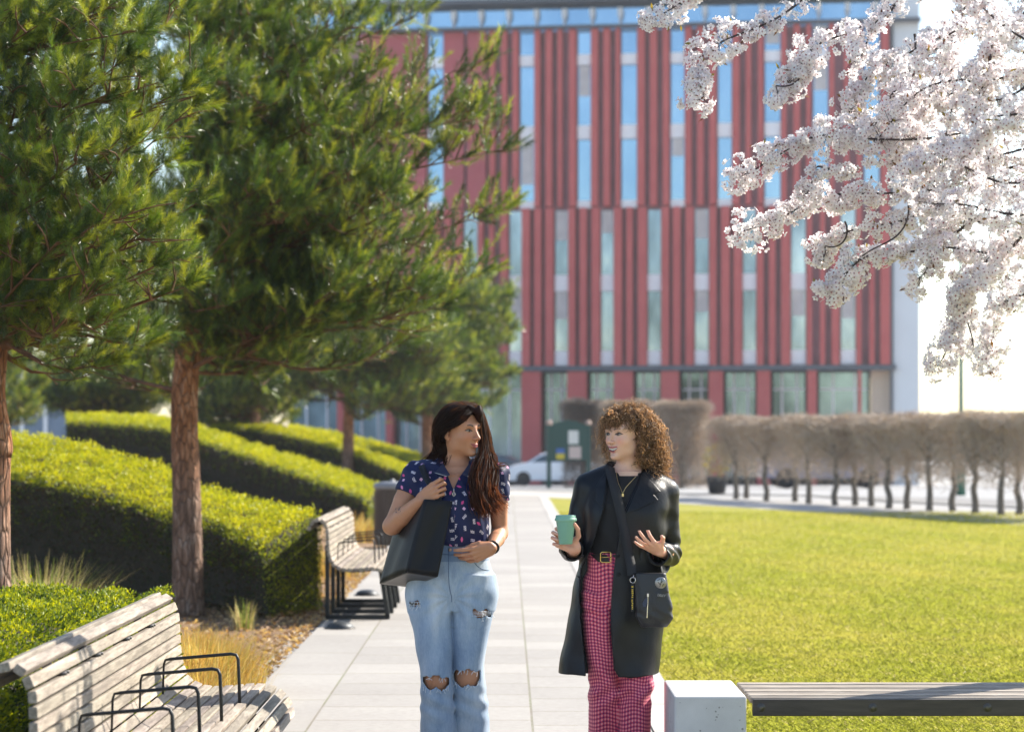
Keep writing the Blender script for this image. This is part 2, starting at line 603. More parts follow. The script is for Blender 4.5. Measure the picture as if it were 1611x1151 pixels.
# ground floor
pl = [(522, 533), (601, 611), (666, 671), (819, 849), (892, 922), (966, 995.6), (1040, 1068), (1115, 1137), (1190, 1211), (1268, 1283)]
for a, b_ in pl:
    bpart('pillar', M_RED, UX(a), UX(b_), 0, ZY(583.2), -.2, .9)
bpart('pillar', M_RED, UX(1346.5), UX(1352), 0, ZY(583.2), -.2, .3)
bpart('porch_wall', M_CREAM, UX(1367), UX(1399), 0, ZY(583.2), .9, 2.0)
bpart('back_wall', M_DARKM, UX(430), UX(1366.5), 0, ZY(583.2), 1.9, 4)
gl = [(440, 520), (535, 600), (612, 665), (672, 735), (740, 817), (850, 891), (923, 965), (997, 1039), (1069, 1114), (1138, 1189), (1212, 1267), (1284, 1365)]
for a, b_ in gl:
    wd = bpart('shop_window', M_GLASS2, UX(a) + .1, UX(b_) - .1, .3, ZY(586), 1.2, 1.5)
    m = (a + b_) / 2
    b = MB()
    for q in (a + .3 * (b_ - a), a + .72 * (b_ - a)):
        b.box((UX(q), 1.15, (ZY(586) + .3) / 2), (.10, .1, ZY(586) - .3))
    b.box((UX(m), 1.152, ZY(612)), (UX(b_) - UX(a) - .25, .09, .1))
    b.build('frame', M_SPAN, wd, local=True)

# blue-grey shed wall and red block seen under the pines, far left
M_BLUEW = plain('blue_grey_cladding', (.14, .19, .26), .5, var=.12, scale=.5)
d_ = 92.
z0 = float(gz(-18, d_))
bb = thing('low_building', (W(40, 700, d_)[0], d_, z0), 'low blue-grey clad building far left, beyond the hedges under the pines', 'building')
x0, x1 = W(-160, 0, d_)[0], W(112, 0, d_)[0]
b = MB()
b.box(((x0 + x1) / 2, d_ + 4, z0 + 2.2), (x1 - x0, 8, 4.4))
b.build('wall', M_BLUEW, bb)
for k, px in enumerate((-120, -70, -20, 35, 72)):
    b = MB()
    b.box((W(px, 0, d_)[0], d_ - .06, z0 + 2.2), (.14, .11, 4.4))
    b.build('post', M_GREYW, bb)
b = MB()
b.box(((x0 + x1) / 2, d_ + 3.9, z0 + 4.5), (x1 - x0 + .6, 8.8, .2))
b.build('roof', M_LEDGE, bb)

# noticeboard
M_GRN = plain('bottle_green_paint', (.012, .065, .055), .4)
M_PAPER = plain('paper', (.75, .74, .70), .8)
M_PINKP = plain('wood_finial', (.50, .34, .27), .6)
d_ = 72.
kb = W(898, 762, d_)
kb[2] = float(gz(kb[0], d_))
ks = thing('noticeboard', kb, 'bottle green park noticeboard on two posts with notices, beyond the lawn', 'noticeboard')
KX = lambda px: (px - CX) * d_ / F
KZ = lambda py: CH - (py - HY) * d_ / F
for px in (863.5, 925.5):
    b = MB()
    b.box((KX(px), d_, (KZ(668) + kb[2]) / 2), (.13, .13, KZ(668) - kb[2]), bev=.01)
    p_ = b.build('post', M_GRN, ks)
    b = MB()
    b.lathe([(.0, .14), (.07, .12), (.09, .06), (.07, .01), (.08, 0)], 12, (KX(px), d_, KZ(668)))
    b.build('finial', M_PINKP, p_, smooth=True)
b = MB()
b.prism([(KX(867), KZ(724)), (KX(922), KZ(724)), (KX(922), KZ(668)), (KX(908), KZ(663)), (KX(894), KZ(660)), (KX(880), KZ(663)), (KX(867), KZ(668))], d_ - .06, d_ + .06)
b.build('board', M_GRN, ks)
for (a, b_, y0, y1), m in (((894, 910, 677, 698), M_PAPER), ((895, 914, 702, 721), plain('notice_pink', (.62, .50, .46), .8))):
    b = MB()
    b.box((KX((a + b_) / 2), d_ - .07, KZ((y0 + y1) / 2)), (KX(b_) - KX(a), .012, KZ(y0) - KZ(y1)))
    b.build('notice', m, ks)
b = MB()
b.box((KX(881.5), d_ - .07, KZ(709)), (KX(888) - KX(875), .012, KZ(705.5) - KZ(713)))
b.build('notice', plain('notice_blue', (.07, .16, .45), .8), ks)
b = MB()
b.box((KX(881.5), d_ - .07, KZ(717.5)), (KX(888) - KX(875), .012, KZ(713.2) - KZ(722)))
b.build('notice', plain('notice_yellow', (.65, .52, .06), .8), ks)

# ---------------------------------------------------------------- vehicles
M_WHITE = plain('white_car_paint', (.74, .75, .78), .25, coat=.6)
M_LAV = plain('lavender_car_paint', (.30, .29, .40), .3, coat=.6)
M_DCAR = plain('dark_car_paint', (.035, .04, .05), .3, coat=.6)
M_TYRE = plain('tyre_rubber', (.02, .02, .022), .8)
M_RIM = plain('alloy', (.5, .5, .52), .35, .8)
t = NT('car_glass')
t.p(base=(.05, .08, .10), rough=.05, metal=.3, spec=.8)
M_CGL = t.m
M_LAMP = plain('headlight_glass', (.7, .72, .75), .1)
M_TAIL = plain('tail_light', (.45, .02, .02), .2)


def car(name, loc, rz, label, paint, L=4.3, H=1.46, Wd=1.76, van=False):
    """side profile along +x (front), extruded with tumblehome"""
    th = thing(name, loc, label, 'van' if van else 'car', rotz=rz)
    if van:
        prof = [(-.5, .26), (-.5, .62), (-.485, .95), (-.44, 1.0), (.10, 1.0), (.20, .96), (.36, .60), (.47, .53), (.5, .40), (.5, .2)]
        win = [(-.44, .60), (-.42, .90), (.13, .91), (.29, .59)]
    else:
        prof = [(-.5, .30), (-.5, .55), (-.47, .66), (-.36, .72), (-.22, .96), (-.12, 1.0), (.06, .99), (.14, .93), (.27, .69), (.42, .60), (.48, .50), (.5, .38), (.49, .2)]
        win = [(-.32, .70), (-.20, .91), (-.11, .95), (.06, .945), (.12, .90), (.23, .70)]
    pr = [(x * L, z * H) for x, z in prof] + [(.46 * L, .16 * H), (-.46 * L, .16 * H)]
    b = MB()
    n = len(pr)
    rings = []
    for yy_, sc in ((-1, .90), (-.86, 1.0), (0, 1.015), (.86, 1.0), (1, .90)):
        rings.append([(x * (1 if abs(yy_) < 1 else .985), yy_ * Wd / 2 * (1 - .16 * max(0, z / H - .55) / .45), z if abs(yy_) < 1 else z * .98 + .01) for x, z in pr])
    V = np.array([p for r_ in rings for p in r_])
    fs = [[i * n + j, i * n + (j + 1) % n, (i + 1) * n + (j + 1) % n, (i + 1) * n + j] for i in range(4) for j in range(n)]
    fs += [list(range(n))[::-1], [4 * n + j for j in range(n)]]
    b.add(V, fs)
    b.build('body', paint, th, smooth=False, local=True, bevel=.04)
    for s_ in (-1, 1):
        b = MB()
        pts = [(x * L, s_ * (Wd / 2 * (1 - .16 * max(0, z - .55) / .45) + .006), z * H) for x, z in win]
        q = [(p[0], p[1] - s_ * .03, p[2]) for p in pts]
        m = len(pts)
        b.add(pts + q, [list(range(m)), list(range(m, 2 * m))[::-1]] + [[i, (i + 1) % m, m + (i + 1) % m, m + i] for i in range(m)])
        b.build('side_window', M_CGL, th, local=True)
    k = [i for i, p in enumerate(prof) if p == ((.20, .96) if van else (.14, .93))][0]
    (xa, za), (xb, zb) = prof[k], prof[k + 1]
    b = MB()
    V = []
    for tt in (.08, .92):
        for s_ in (-1, 1):
            x_, z_ = (xa + (xb - xa) * tt) * L, (za + (zb - za) * tt) * H
            V.append((x_ + .012, s_ * Wd * (.40 if tt < .5 else .44), z_ + .012))
    V += [(x - .03, y, z - .03) for x, y, z in V]
    b.add(V, [[0, 1, 3, 2], [4, 6, 7, 5], [0, 2, 6, 4], [1, 5, 7, 3], [0, 4, 5, 1], [2, 3, 7, 6]])
    b.build('windscreen', M_CGL, th, local=True)
    for sx in (-.31, .31):
        for s_ in (-1, 1):
            b = MB()
            R = rotx(math.pi / 2)
            b.lathe([(.19, -.1), (.29, -.1), (.32, -.07), (.32, .07), (.29, .1), (.19, .1)], 24, (sx * L, s_ * (Wd / 2 - .09), .32), R)
            wh = b.build('wheel', M_TYRE, th, smooth=True, local=True)
            b = MB()
            b.lathe([(.001, -.06), (.2, -.07), (.2, .07), (.001, .06)], 20, (sx * L, s_ * (Wd / 2 - .07), .32), R)
            b.build('rim', M_RIM, wh, smooth=True, local=True)
    for s_ in (-1, 1):
        b = MB()
        b.box((.485 * L, s_ * Wd * .36, .47 * H), (.12, .3, .13), bev=.03)
        b.build('headlight', M_LAMP, th, local=True)
        b = MB()
        b.box((-.495 * L, s_ * Wd * .40, .62 * H), (.06, .2, .16 if not van else .45), bev=.02)
        b.build('tail_light', M_TAIL, th, local=True)
    return th


d_ = 103.
p = W(872, 763, d_)
car('parked_car', (p[0], d_, float(gz(p[0], d_))), math.pi, 'white car parked beyond the path end, behind the noticeboard post', M_WHITE, L=4.25)
d_ = 112.
p = W(768, 0, d_)
car('parked_car', (p[0], d_, float(gz(p[0], d_))), math.pi * .93, 'dark car half hidden behind the long-haired woman, in front of the red pillar', M_DCAR)
d_ = 72.
p = W(1296, 0, d_)
car('parked_van', (p[0], d_, float(gz(p[0], d_))), math.pi, 'lavender grey people carrier parked behind the bare clipped trees', M_LAV, L=3.9, H=1.85, Wd=1.8, van=True)
# ---------------------------------------------------------------- timber benches
def timber(name, sc):
    t = NT(name)
    o_ = t.obj(sc)
    f1 = t.noise(1.6, 8, .7, o_, .6)
    f2 = t.noise(7, 6, .7, o_)
    f3 = t.noise(1.3, 4, .6, t.obj())
    c = t.ramp(f1, [(.28, (.15, .13, .11)), (.5, (.34, .295, .245)), (.72, (.51, .45, .385))])
    c = t.mix(t.ramp(f2, [(.45, 0.), (.62, .6)]), c, (.15, .12, .10))
    c = t.mix(t.ramp(f3, [(.5, 0.), (.75, .4)]), c, (.17, .15, .13))
    c = t.mix(1., c, t.attr('Col'), 'MULTIPLY')
    t.p(base=c, rough=.85, spec=.25, normal=t.bump(f2, .5, .004))
    return t.m


M_WOOD = timber('weathered_timber', (14, 1.1, 14))
M_WOODX = timber('weathered_timber_long', (1.1, 14, 14))
t = NT('dark_timber')
o_ = t.obj((1.2, 12, 12))
f1 = t.noise(2.2, 8, .7, o_, .5)
c = t.ramp(f1, [(.3, (.028, .022, .019)), (.7, (.085, .07, .06))])
v = t.n('TexVoronoi', {'Vector': t.obj((1, 1, 2.2)), 'Scale': 2.3}).outputs['Distance']
c = t.mix(t.math('LESS_THAN', v, .11), c, (.20, .17, .15))
t.p(base=c, rough=.7, normal=t.bump(f1, .3, .004))
M_DWOOD = t.m
M_FRAME = plain('black_steel', (.016, .018, .019), .42, .3, bump=.05)
M_BOLT = plain('bolt_steel', (.10, .095, .09), .45, .8)

PROF = np.array([(-.075, .735), (-.045, .79), (.0, .818), (.045, .805), (.072, .755), (.08, .695), (.083, .635), (.088, .575), (.100, .518), (.128, .466), (.178, .436), (.236, .425),
                 (.294, .426), (.352, .431), (.41, .436), (.468, .431), (.52, .408), (.556, .362), (.568, .306)])
BL = 3.12


def make_bench(loc, label):
    th = thing('park_bench', loc, label, 'bench', 'curved slatted timber benches beside the path')
    dense = catmull(PROF, 400)
    seg = np.concatenate([[0], np.cumsum(np.linalg.norm(np.diff(dense, axis=0), axis=1))])
    n = 23
    for nm, lo, hi in (('backrest', 0, 11), ('seat', 11, n)):
        b = MB()
        for k in range(lo, hi):
            s_ = (k + .5) / n * seg[-1]
            x = np.interp(s_, seg, dense[:, 0])
            z = np.interp(s_, seg, dense[:, 1])
            tx = np.interp(s_ + .01, seg, dense[:, 0]) - np.interp(s_ - .01, seg, dense[:, 0])
            tz = np.interp(s_ + .01, seg, dense[:, 1]) - np.interp(s_ - .01, seg, dense[:, 1])
            a = math.atan2(tz, tx)
            R = np.array([[math.cos(a), 0, -math.sin(a)], [0, 1, 0], [math.sin(a), 0, math.cos(a)]])
            tone = rng.uniform(.72, 1.12)
            jl = rng.uniform(-.006, .006)
            b.box((x, BL / 2 + jl, z), (seg[-1] / n - .009, BL + rng.uniform(-.01, .01), .028), R, .004, (tone, tone * rng.uniform(.97, 1.01), tone * rng.uniform(.93, 1.0)))
        sl = b.build(nm, M_WOOD, th, local=True, usecol=True)
        if nm == 'backrest':
            b = MB()
            s_ = 5. / n * seg[-1]
            x, z = np.interp(s_, seg, dense[:, 0]), np.interp(s_, seg, dense[:, 1])
            for yy_ in (.49, 1.13, 1.76, 2.36):
                for dy in (-.025, .025):
                    b.tube([(x - .02, yy_ + dy, z), (x + .022, yy_ + dy, z + .004)], .006, 8)
            b.build('screw', M_BOLT, sl, smooth=True, local=True)
    for yy_ in (.49, 1.13, 1.76, 2.36):
        b = MB()
        off = dense - np.stack([-np.gradient(dense[:, 1]), np.gradient(dense[:, 0])], 1) / np.linalg.norm(np.gradient(dense, axis=0), axis=1)[:, None] * .03
        b.tube([(x, yy_, z) for x, z in off[20:-10:8]], .018, 6)
        for (xa, za, xb, zb) in ((.045, .018, .045, .60), (.535, .018, .475, .40), (.03, .02, .55, .02)):
            b.box(((xa + xb) / 2, yy_, (za + zb) / 2), (.036, .03, math.hypot(xb - xa, zb - za)), roty(math.atan2(xb - xa, zb - za)), .003)
        b.build('leg', M_FRAME, th, local=True)
        b = MB()
        pts = [(.128, yy_, .47), (.132, yy_, .60), (.138, yy_, .618), (.16, yy_, .622), (.28, yy_, .632), (.395, yy_, .642), (.416, yy_, .638), (.424, yy_, .62), (.428, yy_, .53), (.43, yy_, .44)]
        b.tube(pts, np.array([.004, .0045, .005, .006, .0065, .0065, .0065, .0065, .0065, .0065]), 8)
        b.build('armrest', M_FRAME, th, smooth=True, local=True)
    return th


bench1 = make_bench((-1.48, 7.13, 0), 'nearest curved timber slat bench with black armrests, dappled with shadow')
bench2 = bench1.copy()
COL.objects.link(bench2)
bench2.location = (-1.50, 19.07, 0)
bench2['label'] = 'smaller looking slatted bench further up the path, beside the hedge end'
BASE[bench2.name] = np.array(bench2.location)
for ch in bench1.children:
    c2 = ch.copy()
    COL.objects.link(c2)
    c2.parent = bench2
    for g_ in ch.children:
        c3 = g_.copy()
        COL.objects.link(c3)
        c3.parent = c2

# ---------------------------------------------------------------- the block bench by the lawn
t = NT('cast_concrete')
o_ = t.obj()
f1 = t.noise(5, 6, .6, o_)
v = t.n('TexVoronoi', {'Vector': o_, 'Scale': 55.}).outputs['Distance']
f2 = t.noise(14, 3, .6, o_)
pit = t.math('MULTIPLY', t.math('LESS_THAN', v, .26), t.math('GREATER_THAN', f2, .56))
c = t.ramp(f1, [(.3, (.50, .49, .49)), (.7, (.62, .61, .61))])
c = t.mix(t.math('MULTIPLY', pit, .75), c, (.16, .15, .15))
t.p(base=c, rough=.7, normal=t.bump(t.math('SUBTRACT', t.math('MULTIPLY', f1, .2), pit), .5, .004))
M_CONC = t.m
YB0, YB1 = 9.72, 10.36
blk = thing('bench', (1.9, 10.0, 0), 'low bench of white concrete blocks and timber slats at the lawn edge', 'bench')
for x0, x1 in ((.672, .962), (3.0, 3.29)):
    b = MB()
    b.box(((x0 + x1) / 2, (YB0 + YB1) / 2, .225), (x1 - x0, YB1 - YB0, .45), bev=.008)
    b.build('end_block', M_CONC, blk)
b = MB()
ny = 8
for k in range(ny):
    y0 = YB0 + .028 + (YB1 - YB0 - .04) * k / ny
    tone = (.78, 1.1, .9, 1.15, .8, 1.05, .88, 1.12)[k]
    b.box((1.98, y0 + .034, .430 + .002 * (k % 2)), (2.0, .056, .024), bev=.007, col=(tone, tone, tone))
sl = b.build('seat', M_WOODX, blk, usecol=True)
b = MB()
b.box((1.982, YB0 + .012, .405), (1.99, .026, .068), bev=.004)
ap = b.build('apron', M_DWOOD, blk)
for x in (1.02, 1.47, 1.93, 2.4, 2.86):
    b = MB()
    b.lathe([(.013, 0), (.013, .004), (.006, .006), (.0, .0062)], 12, (x, YB0 - .0005, .406), rotx(math.pi / 2))
    b.lathe([(.018, 0), (.018, .0015), (.013, .0018)], 14, (x, YB0 - .0005, .406), rotx(math.pi / 2))
    b.build('bolt', M_BOLT, ap, smooth=True)

# ---------------------------------------------------------------- litter bin, ground lights, lamp post, planters
t = NT('brown_bin')
f = t.noise(3, 4, .6, t.obj((20, 20, 1)))
t.p(base=t.ramp(f, [(.3, (.045, .030, .022)), (.7, (.085, .055, .04))]), rough=.45)
M_BIN = t.m
bx, by = -1.52, 32.
bn = thing('litter_bin', (bx, by, 0), 'dark brown round litter bin with grey lid beyond the second bench', 'litter bin')
b = MB()
b.lathe([(.0, .02), (.23, .02), (.235, .05), (.235, .76), (.22, .765)], 28, (bx, by, 0))
for k in range(28):
    a = k * 2 * math.pi / 28
    b.box((bx + .238 * math.cos(a), by + .238 * math.sin(a), .40), (.014, .036, .66), rotz(a))
b.build('body', M_BIN, bn)
b = MB()
b.lathe([(.245, .765), (.25, .78), (.25, .82), (.23, .845), (.10, .86), (.03, .862), (.028, .89), (.0, .895)], 28, (bx, by, 0))
b.build('lid', plain('bin_lid', (.22, .22, .23), .5, .3), bn, smooth=True)
M_DOME = plain('dark_cast_iron', (.05, .055, .06), .5, .4, bump=.2)
for (px, py, lab) in ((535, 988, 'black domed ground light in front of the second bench feet'), (577, 936, 'black domed ground light under the far end of the second bench')):
    d_ = F * CH / (py - HY)
    p = W(px, py, d_)
    dm = thing('ground_light', (p[0], d_, 0), lab, 'ground light', 'domed ground lights on the paving')
    b = MB()
    b.lathe([(.105, .004), (.105, .012), (.095, .03), (.07, .046), (.035, .054), (0, .056)], 24, (p[0], d_, 0))
    cp = b.build('dome', M_DOME, dm, smooth=True)
    b = MB()
    b.lathe([(.12, .002), (.12, .008), (.104, .010)], 24, (p[0], d_, 0))
    b.build('rim', M_BOLT, dm, smooth=True)
d_ = 58.
p = W(1512, 700, d_)
zl = float(gz(p[0], d_))
lp = thing('lamp_post', (p[0], d_, zl), 'tall thin green lamp post rising behind the bare clipped trees', 'lamp post')
b = MB()
b.lathe([(.11, 0), (.11, .7), (.075, .75), (.055, .9), (.045, 5.6)], 14, (p[0], d_, zl))
b.build('pole', plain('green_lamp_paint', (.01, .13, .085), .4), lp, smooth=True)
b = MB()
b.lathe([(.05, 5.6), (.16, 5.7), (.24, 6.0), (.20, 6.15), (.05, 6.25), (0, 6.3)], 16, (p[0], d_, zl))
b.build('lamp_head', M_LEDGE, lp, smooth=True)

# ---------------------------------------------------------------- foliage tools


def leafmat(name, tw=.45, rough=.5, spec=.4):
    t = NT(name)
    cc = t.attr('Col')
    t.p(base=cc, rough=rough, spec=spec)
    t.translucent(cc, tw, t.mix(1., cc, (1.6, 1.35, .5), 'MULTIPLY'))
    return t.m


M_LEAF = leafmat('hedge_leaf', .38)
M_NEEDLE = leafmat('pine_needle', .3, .33, .6)
M_DRYLEAF = leafmat('dry_leaf', .35)


def leaf_quads(P, N, L, wd, spread):
    n = len(P)
    a = nrm(N + spread * rng.normal(0, 1, (n, 3)))
    b = nrm(np.cross(a, rng.normal(0, 1, (n, 3))))
    nn = np.cross(a, b)
    L = (np.asarray(L) * rng.uniform(.6, 1.25, n))[:, None]
    w_ = (np.asarray(wd) * rng.uniform(.7, 1.2, n))[:, None]
    V = np.stack([P, P + a * L * .5 + b * w_ * .5 + nn * L * .06, P + a * L, P + a * L * .5 - b * w_ * .5 + nn * L * .06], 1)
    FA = np.arange(n)[:, None] * 4 + np.array([[0, 1, 2, 3]])
    return V.reshape(-1, 3), FA


def vnoise(P, sc, seed=0):
    r = np.random.default_rng(seed)
    s_ = np.zeros(len(P))
    for k in range(5):
        d = r.normal(0, 1, 3) * sc * (1.6 ** k) * .7
        s_ += np.sin(P @ d + r.uniform(0, 6)) / (1.25 ** k)
    return s_ / 2.2


M_HCORE = plain('hedge_twigs', (.035, .028, .016), .95, var=.5, scale=30, bump=.8, bscale=40)
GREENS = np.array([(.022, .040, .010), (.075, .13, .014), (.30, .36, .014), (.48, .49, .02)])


def hedge(name, Fl, Bl, label, dens=1800, leaf=.03, group=None, endcap=True, inner=True, zb=None):
    """Fl, Bl: front and back top edges (px,py,d) from left to the free end; stands on the ground below"""
    n = 60
    Fp = catmull([W(*p) for p in Fl], n)
    Bp = catmull([W(*p) for p in Bl], n)
    base_f = Fp.copy()
    base_f[:, 2] = gz(Fp[:, 0], Fp[:, 1]) - .02
    base_b = Bp.copy()
    base_b[:, 2] = gz(Bp[:, 0], Bp[:, 1]) - .02
    outw = nrm((Fp - Bp) * np.array([1, 1, 0]))
    Hh = (Fp[:, 2] - base_f[:, 2])[:, None]
    # cross-section: base, belly, shoulder, top, back shoulder, back base
    rows = np.stack([base_f - outw * .10, base_f * .45 + Fp * .55 - outw * .02, Fp * 1. - np.array([0, 0, .06]), Fp - outw * .10 + np.array([0, 0, .02]),
                     (Fp + Bp) / 2 + np.array([0, 0, .035]), Bp + outw * .08, Bp - np.array([0, 0, .08]), base_b], 1)       # n x 8 x 3
    c0 = float(gz(Fp[0, 0], Fp[0, 1]))
    o = thing(name, (Fp[-1, 0], Fp[-1, 1], base_f[-1, 2]), label, 'hedge', group)
    m = rows.shape[1]
    # core
    cen = rows.mean(1, keepdims=True)
    core = cen + (rows - cen) * np.array([.93, .93, .90])
    V = core.reshape(-1, 3)
    i = (np.arange(n - 1)[:, None] * m + np.arange(m)[None]).ravel()
    j = (np.arange(n - 1)[:, None] * m + (np.arange(m)[None] + 1) % m).ravel()
    FA = [np.stack([i, j, j + m, i + m], 1), np.array([list(range(m))[::-1], [(n - 1) * m + k for k in range(m)]])]
    mk('stems', V, FA, M_HCORE, o, smooth=False)
    # leaves over the skin
    Ps, Ns, Sh = [], [], []
    for a in range(m - 1):
        A, Bq = rows[:, a], rows[:, a + 1]
        q00, q01, q10, q11 = A[:-1], Bq[:-1], A[1:], Bq[1:]
        ar = np.linalg.norm(np.cross(q10 - q00, q01 - q00), axis=1)
        wgt = {0: .8, 1: 1., 2: 1.3, 3: 1.4, 4: 1.4, 5: .7, 6: .35}[a]
        cnt = rng.poisson(ar * dens * wgt)
        idx = np.repeat(np.arange(n - 1), cnt)
        u, v = rng.uniform(0, 1, (2, len(idx), 1))
        P = (q00[idx] * (1 - u) + q10[idx] * u) * (1 - v) + (q01[idx] * (1 - u) + q11[idx] * u) * v
        N = nrm(np.cross(q10 - q00, q01 - q00))[idx]
        s_ = np.sign((N * (P - cen[idx, 0])).sum(1, keepdims=True))
        Ps.append(P)
        Ns.append(N * s_)
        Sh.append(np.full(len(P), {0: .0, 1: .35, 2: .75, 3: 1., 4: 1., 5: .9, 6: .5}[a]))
    if endcap:
        R = rows[-1]
        cc = R.mean(0)
        nv = nrm((rows[-1] - rows[-2]).mean(0))
        for a in range(m):
            A, Bq = R[a], R[(a + 1) % m]
            ar = np.linalg.norm(np.cross(A - cc, Bq - cc)) / 2
            k = int(ar * dens * 1.1)
            u = np.sqrt(rng.uniform(0, 1, (k, 1)))
            v = rng.uniform(0, 1, (k, 1))
            P = cc * (1 - u) + (A * (1 - v) + Bq * v) * u
            bulge = (1 - u ** 2) * .12
            Ps.append(P + nv * bulge)
            Ns.append(np.tile(nv, (k, 1)))
            Sh.append(np.full(k, .6))
    P, N, Sh = np.concatenate(Ps), np.concatenate(Ns), np.concatenate(Sh)
    lump = vnoise(P, 5.5, 3) * .5 + vnoise(P, 14, 4) * .5
    P = P + N * (lump * .045 + rng.normal(0, .022, len(P)))[:, None]
    keep = rng.uniform(0, 1, len(P)) < np.clip(.45 + Sh + .5 * lump, .25, 1)
    P, N, Sh, lump = P[keep], N[keep], Sh[keep], lump[keep]
    V, FA = leaf_quads(P, N + np.array([0, 0, .5]), leaf, leaf * .55, .65)
    # sunlit top and shaded sides put into the leaf colour; brown bare twigs lower down
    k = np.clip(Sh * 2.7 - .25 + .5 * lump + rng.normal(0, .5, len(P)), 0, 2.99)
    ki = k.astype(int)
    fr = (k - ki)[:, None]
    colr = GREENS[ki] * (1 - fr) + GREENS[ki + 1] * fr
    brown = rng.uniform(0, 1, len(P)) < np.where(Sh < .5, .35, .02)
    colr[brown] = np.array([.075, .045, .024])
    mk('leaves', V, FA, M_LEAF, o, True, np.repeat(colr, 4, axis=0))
    return o


hedge('hedge', [(-60, 722, 23.2), (0, 742, 22.5), (150, 775, 21.6), (270, 813, 20.9), (330, 824, 20.5), (412, 862, 19.6)],
      [(-60, 668, 24.8), (0, 683, 24.2), (80, 690, 23.9), (180, 714, 23.3), (270, 740, 22.6), (330, 768, 22.2), (420, 790, 21.5), (503, 808, 20.8)],
      'clipped green hedge behind the pine trunk, running down to the second bench', 5200, .025, 'hedges stepping up the mound')
hedge('hedge', [(104, 664, 43.6), (180, 668, 42.5), (268, 676, 41.2), (320, 695, 40.5), (395, 720, 39.6), (447, 739, 39.0), (559, 778, 37.4), (578, 790, 36.9)],
      [(104, 652, 45.5), (180, 654, 44.6), (268, 660, 43.5), (320, 674, 42.8), (395, 698, 41.8), (447, 714, 41.2), (560, 750, 39.7), (612, 770, 38.8)],
      'second clipped hedge up the mound, flat topped, ending by the litter bin', 1700, .042, 'hedges stepping up the mound')
hedge('hedge', [(330, 674, 58), (400, 676, 56.8), (483, 692, 55.4), (567, 718, 53.8), (640, 747, 52)],
      [(330, 665, 60.5), (400, 667, 59.5), (483, 682, 58), (567, 707, 56.4), (655, 738, 54.4)],
      'third clipped hedge, narrow bright strip left of the long-haired woman', 900, .06, 'hedges stepping up the mound')
hedge('hedge', [(455, 676, 70), (539, 696, 68), (600, 713, 66.5), (664, 733, 65)],
      [(455, 670, 72), (545, 685, 70), (600, 699, 68.6), (684, 721, 67)],
      'farthest clipped hedge, a thin bright line below the far pine trunk', 400, .09, 'hedges stepping up the mound')
# low box hedge behind the near bench


def box_mound():
    o = thing('hedge', (-2.4, 9.5, 0), 'low glossy box hedge with small bright leaves right behind the nearest bench', 'hedge')
    nx, ny = 40, 70
    X = np.linspace(-4.2, -1.60, nx)
    Y = np.linspace(6.0, 12.3, ny)
    XX, YY = np.meshgrid(X, Y)

    def hgt(x, y):
        e = sstep(-1.58, -1.86, x) ** .5 * sstep(12.35, 11.6, y) ** .5
        return (.80 + .05 * np.sin(x * 3 + y) + .035 * np.sin(y * 2.7) - .10 * sstep(-2.2, -1.6, x)) * np.clip(e, .02, 1)
    Z = hgt(XX, YY) - .05
    V = np.stack([XX, YY, Z], -1).reshape(-1, 3)
    i = (np.arange(ny - 1)[:, None] * nx + np.arange(nx - 1)[None]).ravel()
    mk('stems', V, np.stack([i, i + 1, i + nx + 1, i + nx], 1), M_HCORE, o)
    n = 130000
    x = rng.uniform(-3.6, -1.60, n)
    y = rng.uniform(6.2, 12.3, n)
    e = .02
    dx = (hgt(x + e, y) - hgt(x - e, y)) / (2 * e)
    dy = (hgt(x, y + e) - hgt(x, y - e)) / (2 * e)
    N = nrm(np.stack([-np.clip(dx, -3, 3), -np.clip(dy, -3, 3), np.ones(n)], 1))
    P = np.stack([x, y, hgt(x, y)], 1)
    # side facing the bench
    m = 40000
    yz = rng.uniform(6.2, 12.2, m)
    zz = rng.uniform(.04, .74, m)
    P2 = np.stack([-1.62 - .12 * (zz / .75) ** 2, yz, zz], 1)
    N2 = np.tile(np.array([1., 0, .25]), (m, 1))
    P, N = np.concatenate([P, P2]), np.concatenate([N, N2])
    lump = vnoise(P, 11, 8) * .6 + vnoise(P, 30, 9) * .4
    P = P + N * (.030 * lump + rng.normal(0, .012, len(P)))[:, None]
    V, FA = leaf_quads(P, N + np.array([0, 0, .4]), .018, .011, .6)
    k = np.clip(1.35 + .95 * lump + rng.normal(0, .5, len(P)), 0, 2.99)
    ki = k.astype(int)
    fr = (k - ki)[:, None]
    colr = GREENS[ki] * (1 - fr) + GREENS[ki + 1] * fr
    mk('leaves', V, FA, M_LEAF, o, True, np.repeat(colr, 4, axis=0))


box_mound()


